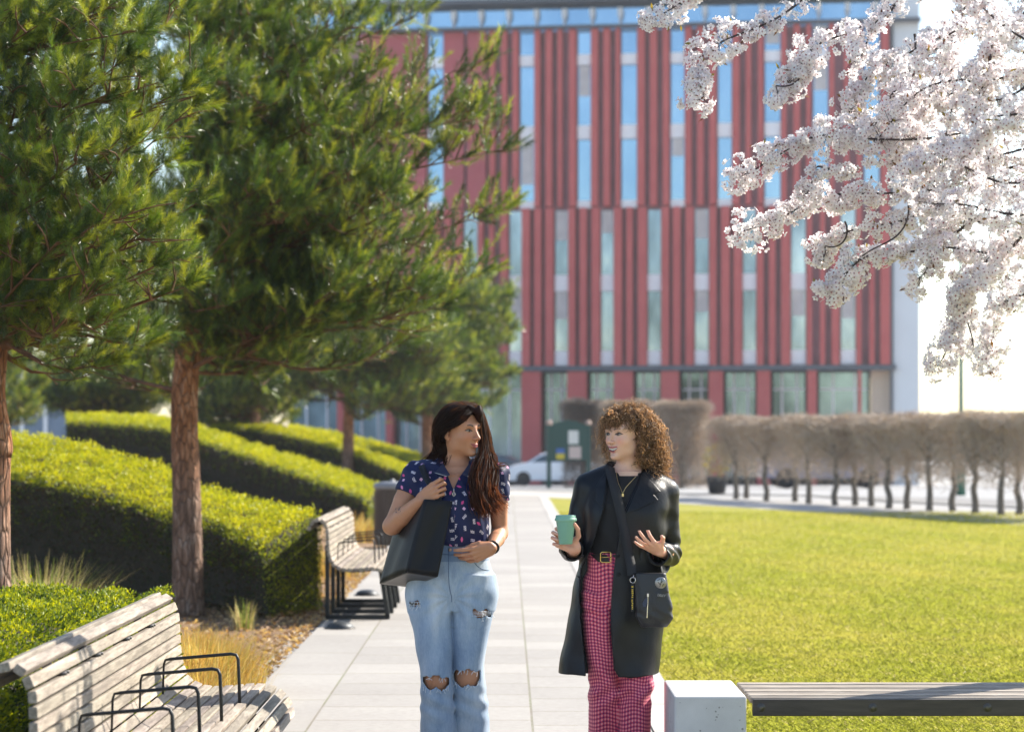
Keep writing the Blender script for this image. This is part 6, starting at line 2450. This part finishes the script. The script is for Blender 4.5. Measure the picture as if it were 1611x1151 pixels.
# ---- black top
M_BLACK = plain('black_jersey', (.008, .008, .009), .75, bump=.15, bscale=40)
fs = SDF(P3(905, 890, -.24), P3(1070, 735, .2), .0045)
fs.stack(rows([(743, 987, 33, .066, .025), (750, 986, 42, .078, .02), (765, 985, 52, .094, .008), (790, 984, 54, .112, -.006), (830, 980, 52, .110, -.004), (860, 977, 49, .105, .0), (876, 976, 48, .102, .0)]), .02)
fs.add(lambda X, Y, Z: .0025 * np.sin(X * 60 + Z * 45) * (Z < ZP(790)))
fs.carve(lambda X, Y, Z: np.maximum(np.sqrt(((X - NB[0]) / .050) ** 2 + ((Y - NB[1] + .025) / .085) ** 2) - 1, ZP(748 + 0) - Z) * .05, P3(950, 752, -.2), P3(1030, 725, .2))
V, Q = fs.mesh()
top_ = mk('top', V, Q, M_BLACK, personB, True)
# ---- trousers
fp = SDF(P3(898, 1262, -.24), P3(1062, 864, .26), .0042)
fp.stack(rows([(868, 976, 49, .106, .0), (885, 976, 52, .110, .0), (915, 975, 57, .118, .008), (945, 974, 58, .118, .01), (955, 974, 56, .11, .01)]), .012)
tl_ = rows([(930, 945, 31, .105, .0), (955, 943, 28, .098, -.005), (1000, 944, 26, .090, -.012), (1050, 949, 26, .082, -.02), (1078, 952, 23.5, .080, -.01), (1098, 950, 25.5, .088, .004), (1151, 950.5, 25.5, .095, .045), (1200, 950, 28, .105, .08), (1236, 950, 31, .12, .10)])
tr_ = rows([(930, 1003, 32, .105, .0), (955, 1002, 31, .098, .0), (1000, 1001, 29, .090, -.01), (1062, 999, 28.5, .084, -.02), (1100, 998.5, 27, .082, -.02), (1151, 998, 26.5, .09, -.015), (1200, 999, 28, .10, -.01), (1236, 1000, 31, .115, -.005)])
fp.stack(tl_, .012, n=2.2)
fp.stack(tr_, .012, n=2.2)


def folds_tr(X, Y, Z):
    xx = X - (975 - CX) * PX
    a = .0045 * np.sin(Z * 120 + xx * 45) * np.exp(-((Z - ZP(955)) / .045) ** 2)
    b_ = .0060 * np.sin(Z * 70 - xx * 60 + 1) * np.exp(-((Z - ZP(1088)) / .05) ** 2)
    c_ = .0040 * np.sin(xx * 70 + Z * 20 + 2 * np.sin(Z * 13))
    return a + b_ + c_


fp.add(folds_tr)
V, Q = fp.mesh()
# arc-length coordinates so the check runs round each leg
zt = np.array(sorted(tl_))
zr = np.array(sorted(tr_))
mid_x = (974 - CX) * PX
isl = V[:, 0] < mid_x
cx_ = np.where(isl, np.interp(V[:, 2], zt[:, 0], zt[:, 1]), np.interp(V[:, 2], zr[:, 0], zr[:, 1]))
cy_ = np.where(isl, np.interp(V[:, 2], zt[:, 0], zt[:, 2]), np.interp(V[:, 2], zr[:, 0], zr[:, 2]))
ang = np.arctan2(V[:, 0] - cx_, -(V[:, 1] - cy_))
drape = .006 * np.sin(V[:, 0] * 50 + V[:, 2] * 9) + .004 * np.sin(V[:, 2] * 31)
uvT = np.stack([ang * .085 + V[:, 0] * .15, V[:, 2] + drape, V[:, 0] * 0], 1)
t = NT('pink_check')
uv = t.attr('uvw', 'Vector')
ux, uz, _ = t.sep(uv)
PER = .0152
sx = t.math('GREATER_THAN', t.math('FRACT', t.math('DIVIDE', ux, PER)), .5)
sz = t.math('GREATER_THAN', t.math('FRACT', t.math('DIVIDE', uz, PER)), .5)
sm_ = t.math('ADD', sx, sz)
c = t.ramp(t.math('MULTIPLY', sm_, .5), [(0., (.84, .30, .31)), (.25, (.62, .05, .12)), (.75, (.16, .015, .08))])
c.node.color_ramp.interpolation = 'CONSTANT'
t.p(base=c, rough=.75, sheen=.1, normal=t.bump(t.noise(30, 4, .6, t.obj((1, 1, .5))), .2, .006))
M_CHECK = t.m
trou = mk('trousers', V, Q, M_CHECK, personB, True, uvw=uvT)
# belt with a gold buckle
t_b = []
b = MB()
bel = []
zb = ZP(876)
for a in np.linspace(0, 2 * math.pi, 49)[:-1]:
    rx_, ry_ = 51.5 * PX, .110
    q_ = (abs(math.cos(a)) ** 2.3 + abs(math.sin(a)) ** 2.3) ** (-1 / 2.3)
    bel.append(((976 - CX) * PX + rx_ * q_ * math.cos(a), DP + ry_ * q_ * math.sin(a), zb))
bel = np.array(bel)
n = len(bel)
V = np.concatenate([bel * np.array([1, 1, 1]) + np.array([0, 0, -.016]), bel + np.array([0, 0, .016])])
cen = bel.mean(0)
Vi = cen + (V - cen) * np.array([.95, .95, 1])
i = np.arange(n)
j = (i + 1) % n
FA = np.concatenate([np.stack([i, j, j + n, i + n], 1), np.stack([i + 3 * n, j + 3 * n, j + 2 * n, i + 2 * n], 1), np.stack([i + n, j + n, j + 3 * n, i + 3 * n], 1), np.stack([j, i, i + 2 * n, j + 2 * n], 1)])
belt = mk('belt', np.concatenate([V, Vi]), FA, plain('belt_leather', (.012, .010, .010), .5), personB, False)
b = MB()
yb = DP - .118
c0 = P3(951, 876, -.121)
pts = [c0 + np.array([dx * PX, 0, dz * PX]) for dx, dz in ((9, 8), (-4, 8), (-6.2, 6), (-6.2, -6), (-4, -8), (9, -8), (10, -6), (10, 6), (9, 8))]
b.tube(pts, .0026, 6)
b.tube([c0 + np.array([10 * PX, -.003, 0]), c0 + np.array([-6 * PX, -.003, 0])], .0018, 5)
b.build('buckle', plain('gold', (.75, .52, .16), .25, 1.), belt, smooth=True)
# shoes
for lg in (legBR, legBL):
    fo = SDF(lg[3] + np.array([-.08, -.24, -.08]), lg[3] + np.array([.08, .12, .06]), .005)
    h0 = lg[3][2]
    fo.cone(lg[3] + np.array([0, .045, .035 - h0]), lg[3] + np.array([0, -.14, .030 - h0]), .042, .036, .02)
    fo.cone(lg[3] + np.array([0, .02, .02]), lg[3] + np.array([0, .02, -.02]), .044, .044, .03)
    fo.cut(lambda X, Y, Z: .002 - Z)
    V, Q = fo.mesh()
    mk('shoe', V, Q, plain('black_boot', (.015, .015, .016), .4), personB, True)

# ---- coat
t = NT('coat_leather')
f1 = t.noise(5, 5, .6, t.obj())
f2 = t.noise(13, 4, .55, t.obj((1.2, 1.2, .8)))
t.p(base=t.ramp(f1, [(.3, (.004, .005, .007)), (.7, (.008, .010, .014))]), rough=.40, spec=.32, normal=t.bump(f2, .28, .014))
M_COAT = t.m
fc = SDF(P3(862, 1074, -.30), P3(1082, 728, .34), .0042)
fc.stack(rows([(742, 988, 34, .072, .035), (752, 988, 54, .092, .03), (765, 988, 66, .112, .018), (800, 986, 67, .135, .0), (850, 982, 64, .135, .0), (880, 978, 66, .140, .005), (930, 972, 71, .150, .012), (985, 969, 74, .160, .02), (1040, 962, 78, .170, .03), (1062, 959.5, 79.5, .175, .03)]), .03, n=2.35)
fc.cone(P3(960, 747, .032), P3(926, 762, .03), .050, .050, .03)
fc.cone(P3(1014, 749, .032), P3(1048, 770, .03), .050, .050, .03)
shB, shBL = P3(922, 768, .03), P3(1048, 778, .03)


def folds_coat(X, Y, Z):
    u = X - (985 - CX) * PX
    a = .0065 * np.sin(u * 34 + 2.2 * np.sin(Z * 5) + .8) * np.clip((ZP(900) - Z) / .25, 0, 1)
    b_ = .0014 * np.sin(u * 30 + Z * 35)
    return a + b_


fc.add(folds_coat)
# hem follows a slanted line
fc.cut(lambda X, Y, Z: (ZP(1060) - .006 * np.sin(X * 17)) - Z)
# front opening
xl = curve1([720, 738, 760, 790, 857, 893, 930, 960, 1062, 1080], [958, 957, 956, 951, 931, 914, 911, 911.5, 921, 922])
xr = curve1([720, 738, 760, 807, 868, 897, 945, 986, 1047, 1058, 1066], [1008, 1010, 999, 977, 967, 963.5, 959.5, 959, 964, 970, 980])
fc.carve(lambda X, Y, Z: np.maximum(np.maximum(xl(Z) - X, X - xr(Z)), Y - (DP + .0)), P3(890, 1078, -.30), P3(1040, 715, .0))
fc.carve(lambda X, Y, Z: np.maximum(np.sqrt(((X - NB[0]) / .066) ** 2 + ((Y - NB[1] + .012) / .070) ** 2) - 1, ZP(756) - Z) * .06, P3(950, 760, -.1), P3(1030, 715, .16))
cuA, cuB = P3(901, 865, -.150), P3(1037, 872, -.135)
eA, eB = P3(899, 864, .035), P3(1053, 872, .055)
for sh_, e_, c_, r_ in ((shB, eA, cuA, (.051, .050, .048, .045)), (shBL, eB, cuB, (.051, .051, .050, .047))):
    md = sh_ * .5 + e_ * .5
    fc.cone(sh_, md, r_[0], r_[1], .03)
    fc.cone(md, e_, r_[1], r_[2], .005)
    fc.cone(e_, c_, r_[2], r_[3], .008)


def folds_sl(X, Y, Z):
    side = np.maximum(sstep(P3(925, 0)[0], P3(905, 0)[0], X), sstep(P3(1025, 0)[0], P3(1045, 0)[0], X))
    e = np.exp(-((Z - ZP(866)) / .05) ** 2)
    return side * (.0048 * np.sin(Z * 115 + Y * 70 + X * 30 + 2 * np.sin(X * 40)) * e + .0026 * np.sin(Z * 44 + X * 70 - Y * 40) * np.exp(-((Z - ZP(820)) / .07) ** 2))


fc.add(folds_sl)
fc.shell(.012)
for e_, c_ in ((eA, cuA), (eB, cuB)):
    d_ = nrm(c_ - e_)
    tip = c_ + d_ * .012
    fc.carve(lambda X, Y, Z: np.maximum(-((X - tip[0]) * d_[0] + (Y - tip[1]) * d_[1] + (Z - tip[2]) * d_[2]), np.sqrt((X - tip[0]) ** 2 + (Y - tip[1]) ** 2 + (Z - tip[2]) ** 2) - .08), tip - .085, tip + .085)
    fc.cone(e_ * .15 + c_ * .85, c_ + d_ * .08, .036, .040, .004, 's')
V, Q = fc.mesh()
coat = mk('coat', V, Q, M_COAT, personB, True)
# lining glimpsed inside the flap, lapels, pockets, buttons
def drape(name, fld, poly, lift, mat, parent, step=.0018, thick=.0022):
    """a flat piece laid over the front of a garment; outline in photo pixels"""
    A = np.array([((x - CX) * PX, ZP(y)) for x, y in poly])
    lo, hi = A.min(0), A.max(0)
    xs_, zs_ = np.arange(lo[0], hi[0] + step, step), np.arange(lo[1], hi[1] + step, step)
    X, Z = np.meshgrid(xs_, zs_)
    ins = np.zeros(X.shape, bool)
    for (x0, z0), (x1, z1) in zip(A, np.roll(A, -1, 0)):
        c_ = (z0 > Z) != (z1 > Z)
        ins ^= c_ & (X < (x1 - x0) * (Z - z0) / (z1 - z0 + 1e-12) + x0)
    Y = np.array([[front(fld, x, z, DP - .3, DP + .06) for x in xs_] for z in zs_])
    Y[Y > DP + .03] = np.nan
    for _ in range(60):         # carry the cloth on over the open front
        m = np.isnan(Y)
        if not m.any():
            break
        P_ = np.pad(Y, 1, constant_values=np.nan)
        st_ = np.stack([P_[:-2, 1:-1], P_[2:, 1:-1], P_[1:-1, :-2], P_[1:-1, 2:]])
        with np.errstate(all='ignore'):
            import warnings
            warnings.simplefilter('ignore')
            Y = np.where(m, np.nanmean(st_, axis=0), Y)
    Y = np.nan_to_num(Y, nan=DP - .05)
    for _ in range(14):
        P_ = np.pad(Y, 1, mode='edge')
        Y = (P_[:-2, 1:-1] + P_[2:, 1:-1] + P_[1:-1, :-2] + P_[1:-1, 2:] + Y) / 5
    V = np.stack([X, Y - lift, Z], -1).reshape(-1, 3)
    nx = X.shape[1]
    i = (np.arange(X.shape[0] - 1)[:, None] * nx + np.arange(nx - 1)[None])
    ok = ins[:-1, :-1] & ins[1:, :-1] & ins[:-1, 1:] & ins[1:, 1:]
    i = i[ok]
    Fq = np.stack([i, i + 1, i + nx + 1, i + nx], 1)
    V, Fq = clean(V, Fq, np.ones(len(V), bool))
    o = mk(name, V, Fq, mat, parent, True)
    m_ = o.modifiers.new('s', 'SOLIDIFY')
    m_.thickness, m_.offset = thick, -1
    return o


for poly in ([(957, 741), (950, 744), (940, 757), (931, 775), (936, 777), (933, 786), (951, 800), (955, 780)],
             [(1008, 741), (1016, 747), (1030, 762), (1038, 772), (1026, 776), (1034, 785), (1000, 800), (979, 808), (990, 784), (1002, 760)]):
    drape('lapel', fc, poly, .0075, M_COAT, coat)
b = MB()
ring = []
for a in np.linspace(-2.35, 2.35, 21):      # collar stands round the back of the neck
    ring.append((NB[0] + .060 * math.sin(a), NB[1] + .062 * math.cos(a) - .004, ZP(740) + .010 * math.cos(a)))
b.tube(ring, .017, 8, flat=.35)
b.build('collar', M_COAT, coat, smooth=True)
for (px, py) in ((971, 900), (970, 872), (927, 880), (938, 835)):
    y = front(fc, (px - CX) * PX, ZP(py))
    if np.isnan(y):
        continue
    b = MB()
    b.lathe([(.0, .004), (.007, .004), (.009, .002), (.009, 0)], 14, ((px - CX) * PX, y + .001, ZP(py)), rotx(math.pi / 2))
    b.build('button', M_BLACK, coat, smooth=True)
c_ = surf_curve(fc, [(903, 903), (910, 906)], 6, .002)
if len(c_) > 2:
    b = MB()
    b.tube(c_, .004, 5)
    b.build('pocket_flap', M_COAT, coat)
# ---- necklace
fgold = plain('gold_chain', (.72, .55, .25), .3, 1.)
b = MB()
ch_ = []
for px, py, dy in ((969.5, 744, -.035), (972, 757, -.075), (976, 767, -.098), (979.5, 774.5, -.113), (985, 766, -.100), (993, 757, -.078), (1000.5, 749, -.045)):
    ch_.append(P3(px, py, dy))
ch_ = catmull(ch_, 60)
for i_, p in enumerate(ch_):
    y = front(fs, p[0], p[2])
    if not np.isnan(y):
        p[1] = min(p[1], y - .002)
b.tube(ch_, np.where(np.arange(60) % 2 == 0, .0016, .0010), 5)
nk = b.build('necklace', fgold, personB, smooth=True)
b = MB()
pp = ch_[30] + np.array([0, -.002, -.010])
b.box(pp, (.009, .003, .014), bev=.001)
b.build('pendant', fgold, nk)

# ---- curly hair
M_HAIR_B = hairmat('curly_hair', (.085, .052, .030), (.28, .18, .10), (.85, .62, .38), .45, .36, .5)
fcap = SDF(HB + np.array([-.16, -.16, -.26]), HB + np.array([.17, .18, .17]), .005)
fcap.ell(PBh(0, .024, .034), (.078, .094, .086), 0, RB)
fcap.ell(P3(1020, 715, .07), (.058, .06, .10), .04)
face_hole(fcap, PBh, RB, .040, .060, ((-.2, -.02), (0, -.02), (.05, -.035), (.2, -.05)))
V, Q = fcap.mesh()
hairB = mk('hair', V, Q, M_HAIR_B, personB, True, np.full((len(V), 3), .30))  # cap toned down, shade between the curls put into its colour
LB = lambda x, y, z: PBh(x, y, z)


def curls(roots, dirs, length, rad, turns, m=34, sag=.02):
    n = len(roots)
    u = nrm(np.cross(dirs, rng.normal(0, 1, (n, 3))))
    v = np.cross(dirs, u)
    t_ = np.linspace(0, 1, m)[None]
    ph = rng.uniform(0, 6.28, (n, 1))
    a = ph + 2 * math.pi * np.asarray(turns).reshape(-1, 1) * t_ * np.where(rng.uniform(0, 1, (n, 1)) < .5, 1, -1)
    r = np.asarray(rad).reshape(-1, 1) * (.35 + .65 * np.clip(t_ * 4, 0, 1))
    Pq = roots[:, None] + dirs[:, None] * (np.asarray(length).reshape(-1, 1) * t_)[..., None] + (r * np.cos(a))[..., None] * u[:, None] + (r * np.sin(a))[..., None] * v[:, None]
    Pq[..., 2] -= sag * t_ ** 2
    Pq += np.cumsum(rng.normal(0, .0010, Pq.shape), axis=1)
    return Pq


sets = []
# crown and sides: over the scalp ellipsoid, away from the face
n = 2300
d = nrm(rng.normal(0, 1, (n * 3, 3)))
ok = (d[:, 2] > -.45) & ~((d[:, 1] < -.25) & (d[:, 2] < .48 + .25 * (d[:, 1] + .25))) & ~((d[:, 1] < .1) & (d[:, 2] < .05))
d = d[ok][:n]
loc = d * np.array([.077, .092, .078]) + np.array([0, .024, .033])
rt = np.array([LB(*p) for p in loc])
dw = d @ RB.T
dr = nrm(dw * .75 + rng.normal(0, .55, d.shape) + np.array([0, 0, -.35]))
sets.append(curls(rt, dr, rng.uniform(.028, .060, len(rt)), rng.uniform(.0045, .009, len(rt)), rng.uniform(1.4, 3.0, len(rt))))
# fringe above the eyes
n = 420
xx = rng.uniform(-.070, .070, n)
yy = -.080 + .9 * xx ** 2 / .07 + rng.uniform(0, .03, n)
rt = np.array([LB(x, y - .012, .082 - 3.6 * x * x + rng.uniform(-.010, .014)) for x, y in zip(xx, yy)])
dr = nrm(np.stack([xx * 4, -.55 + 0 * xx, -.75 + rng.normal(0, .3, n)], 1) @ RB.T + rng.normal(0, .25, (n, 3)))
sets.append(curls(rt, dr, rng.uniform(.025, .052, n), rng.uniform(.005, .009, n), rng.uniform(1.2, 2.2, n)))
# over the ear and temple on the near side
n = 420
z_ = rng.uniform(-.085, .060, n)
rt = np.array([LB(.066 + rng.uniform(.004, .018), rng.uniform(-.006, .06), z) for z in z_])
dr = nrm(np.stack([rng.normal(.15, .4, n), rng.normal(-.15, .4, n), rng.uniform(-1.3, -.4, n)], 1))
sets.append(curls(rt, dr, rng.uniform(.03, .055, n), rng.uniform(.005, .010, n), rng.uniform(1.4, 2.6, n)))
# the long fall on her left side and back (image right)
n = 2300
pxs = rng.normal(1022, 14, n)
pys = rng.uniform(655, 748, n)
half = np.interp(pys, [655, 690, 720, 750], [17, 21, 22, 17])
ctr = np.interp(pys, [655, 690, 720, 750], [1018, 1024, 1026, 1022])
a = rng.uniform(0, 2 * math.pi, n)
rr = np.sqrt(rng.uniform(.15, 1, n))
rt = np.array([P3(c_ + h_ * r_ * math.cos(a_), p_, .055 + .075 * r_ * math.sin(a_)) for c_, h_, r_, a_, p_ in zip(ctr, half, rr, a, pys)])
qf = (rt - HB) @ RB
okf = ~((qf[:, 1] < -.018) & (abs(qf[:, 0]) < .058) & (qf[:, 2] < .05) & (qf[:, 2] > -.12)) & ~((qf[:, 1] < -.035) & (qf[:, 2] < .03))
rt = rt[okf]
n = len(rt)
dr = nrm(np.stack([rng.normal(.15, .55, n), rng.normal(0, .5, n), rng.uniform(-1.4, -.3, n)], 1))
sets.append(curls(rt, dr, rng.uniform(.035, .07, n), rng.uniform(.006, .011, n), rng.uniform(1.5, 3, n)))
# far side behind the face (image left) and round the jaw
n = 170
pys = rng.uniform(650, 728, n)
ctr = np.interp(pys, [650, 680, 700, 728], [955, 949, 952, 962])
rt = np.array([P3(c_ + rng.normal(0, 3.2), p_, .045 + rng.uniform(-.02, .05)) for c_, p_ in zip(ctr, pys)])
dr = nrm(np.stack([rng.normal(-.2, .5, n), rng.normal(0, .5, n), rng.uniform(-1.2, -.2, n)], 1))
sets.append(curls(rt, dr, rng.uniform(.02, .045, n), rng.uniform(.004, .008, n), rng.uniform(1.2, 2.2, n)))
for st_ in sets:
    ribbons(st_, rng.uniform(.0006, .0013, len(st_)), 'curls', M_HAIR_B, hairB, tone=rng.uniform(.25, 1.0, len(st_)) ** 2 * 1.5 + .35, tubes=4)
n = 150      # frizz
d = nrm(rng.normal(0, 1, (n * 3, 3)))
d = d[(d[:, 2] > -.2) & ~((d[:, 1] < -.2) & (d[:, 2] < .5))][:n]
rt = np.array([LB(*p) for p in d * np.array([.085, .10, .095]) + np.array([0, .022, .038])])
ribbons(curls(rt, nrm(d @ RB.T + rng.normal(0, .4, d.shape)), rng.uniform(.03, .06, len(rt)), rng.uniform(.004, .009, len(rt)), rng.uniform(.8, 2, len(rt))), .0005, 'frizz', M_HAIR_B, hairB, tubes=3)

# ---- green cup
M_CUP = plain('mint_green_cup', (.20, .41, .30), .45, var=.03)
cup = thing('coffee_cup', (CUP[0], CUP[1], CUP[2] - .062), 'mint green reusable coffee cup with a lid, held by the curly-haired woman', 'cup')
s_ = 46 * PX / .125 * .97
b = MB()
b.lathe([(0, 0), (.026, 0), (.0275, .002), (.0405, .098), (.0405, .100), (.030, .098)], 36, (CUP[0], CUP[1], CUP[2] - .062))
b.build('body', M_CUP, cup, smooth=True, bevel=.001)
b = MB()
b.lathe([(.0445, .096), (.0458, .098), (.0458, .105), (.0440, .108), (.0425, .1085), (.0415, .118), (.040, .1205), (.036, .1195), (.034, .1165), (0, .1160)], 36, (CUP[0], CUP[1], CUP[2] - .062))
b.build('lid', plain('mint_green_lid', (.23, .45, .335), .5), cup, smooth=True, bevel=.001)

# ---- crossbody bag, strap, badges, lanyard
t = NT('black_nylon')
f1 = t.noise(18, 5, .65, t.obj(), .5)
t.p(base=(.012, .012, .014), rough=.4, spec=.55, normal=t.bump(f1, .5, .012))
M_NYL = t.m
BY = -.215
bc = P3(1023, 936, BY)
xb = thing('crossbody_bag', bc, 'small black nylon crossbody bag with a round badge, hanging on the coat', 'bag')
fbg = SDF(P3(980, 995, BY - .06), P3(1066, 880, BY + .08), .003)
fbg.stack([(ZP(y_), (x_ - CX) * PX, DP + BY, w_ * PX, d_) for y_, x_, w_, d_ in ((896, 1019, 23, .028), (905, 1019, 25, .033), (925, 1021, 26, .038), (950, 1024, 28.5, .042), (966, 1025, 28, .040), (975, 1025, 24, .033), (979, 1024.5, 19, .022))], .004, n=3.6, sm=.008)
fbg.add(lambda X, Y, Z: .0012 * np.sin(X * 90 + Z * 60 + 2 * np.sin(Z * 50)) * (Z < ZP(925)))
V, Q = fbg.mesh()
mk('body', V, Q, M_NYL, xb, True)
yf = lambda px, py: front(fbg, (px - CX) * PX, ZP(py), DP - .4)
b = MB()
st = [P3(994, 905, BY + .01), P3(993, 890, BY + .02), P3(988, 868, -.170), P3(982, 835, -.160), P3(975, 800, -.148), P3(967, 768, -.125), P3(961, 745, -.072), P3(960, 735, -.01), P3(964, 733, .04), P3(985, 745, .10), P3(1020, 800, .18), P3(1042, 860, .17), P3(1047, 890, .02), P3(1040, 898, BY + .02)]
cs = catmull(st, 70)
for p in cs[4:34]:
    for fld in (fc, fs):
        y = front(fld, p[0], p[2])
        if not np.isnan(y):
            p[1] = min(p[1], y - .006)
b.strap(cs, .040, .003)
b.build('strap', plain('black_webbing', (.011, .012, .015), .7, bump=.2, bscale=200), xb, smooth=True)
# badge: silver disc with a leaf-like emblem
py_ = yf(1034, 911)
bp = np.array([(1033.5 - CX) * PX, (py_ if not np.isnan(py_) else DP + BY - .035) - .002, ZP(910.5)])
Rb = rotx(math.pi / 2)
b = MB()
b.lathe([(0, .004), (.021, .004), (.0238, .0025), (.0242, 0)], 28, bp, Rb)
bd = b.build('badge', plain('silver_badge', (.30, .29, .28), .3, .9), xb, smooth=True)
b = MB()
for pts in ([(-.004, -.016), (.001, .0), (.004, .017)], [(.0, .0), (.010, .008)], [(-.002, -.007), (-.012, .004)], [(-.014, .010), (-.002, .016)], [(.006, -.014), (.013, -.004)]):
    b.tube([bp + np.array([x, -.0048, z]) for x, z in pts], .0014, 4)
b.build('emblem', plain('badge_ink', (.03, .03, .032), .5), bd)
# small pale lettering below the badge
b = MB()
for k in range(7):
    x0_ = bp[0] - .012 + .0052 * k
    zz = ZP(929 + .3 * k)
    y = yf(1030 + k * 2, 929)
    y = (y if not np.isnan(y) else bp[1]) - .0012
    b.tube([(x0_, y, zz - .006), (x0_ + .0012, y, zz + .006), (x0_ + .0028, y, zz - (.004 if k % 2 else -.005))], .0008, 4)
b.build('lettering', plain('pale_print', (.45, .44, .42), .5), xb)
b = MB()
y = yf(1013, 945) - .003
b.tube([((1013.6 - CX) * PX, y, ZP(928)), ((1013.2 - CX) * PX, y - .002, ZP(946)), ((1012.4 - CX) * PX, y - .002, ZP(964))], .0022, 5)
b.box(((1013.6 - CX) * PX, y - .003, ZP(929)), (.009, .005, .014), bev=.001)
b.build('zipper', M_SILV, xb)
b = MB()
b.prism([((1013 - CX) * PX, ZP(932)), ((1010 - CX) * PX, ZP(934)), ((1005.5 - CX) * PX, ZP(941)), ((1006.5 - CX) * PX, ZP(947)), ((1010 - CX) * PX, ZP(947)), ((1013 - CX) * PX, ZP(940))], y - .006, y - .002)
b.build('zip_tag', plain('slate_tag', (.035, .045, .08), .6), xb)
kc = P3(995.5, 912, BY - .055)
b = MB()
b.tube([kc + np.array([.0115 * math.sin(a), 0, .0115 * math.cos(a)]) for a in np.linspace(0, 2 * math.pi, 22)], .0016, 5, cap=False)
b.tube([kc + np.array([.002, .0, .011]), kc + np.array([.005, .02, .028])], .0014, 5)
kr = b.build('key_ring', M_SILV, xb, smooth=True)
b = MB()
b.box(kc + np.array([-.0015, 0, -.072]), (.011, .0025, .118))
ln_ = b.build('lanyard', plain('lanyard_black', (.012, .012, .013), .7), kr)
b = MB()
rl = np.random.default_rng(4)
z_ = -.024
while z_ > -.118:
    h_ = rl.uniform(.004, .007)
    b.box(kc + np.array([-.0015 + rl.normal(0, .0006), -.0022, z_ - h_ / 2]), (rl.uniform(.004, .0075), .0012, h_ * .75))
    z_ -= h_ + (.006 if rl.uniform() < .15 else .0015)
b.build('lettering', plain('yellow_print', (.62, .42, .03), .6), ln_)
# ---------------------------------------------------------------- air
hz = NT('air')
hz.t.nodes.remove(hz.bsdf)
pv = hz.n('VolumePrincipled', {'Color': (.93, .95, 1.), 'Density': .00032, 'Anisotropy': .45})
hz.t.links.new(pv.outputs[0], hz.out.inputs['Volume'])
b = MB()
b.box((0, 70, 17), (420, 320, 42))
o = b.build('haze', hz.m)
tag(o, kind='stuff')
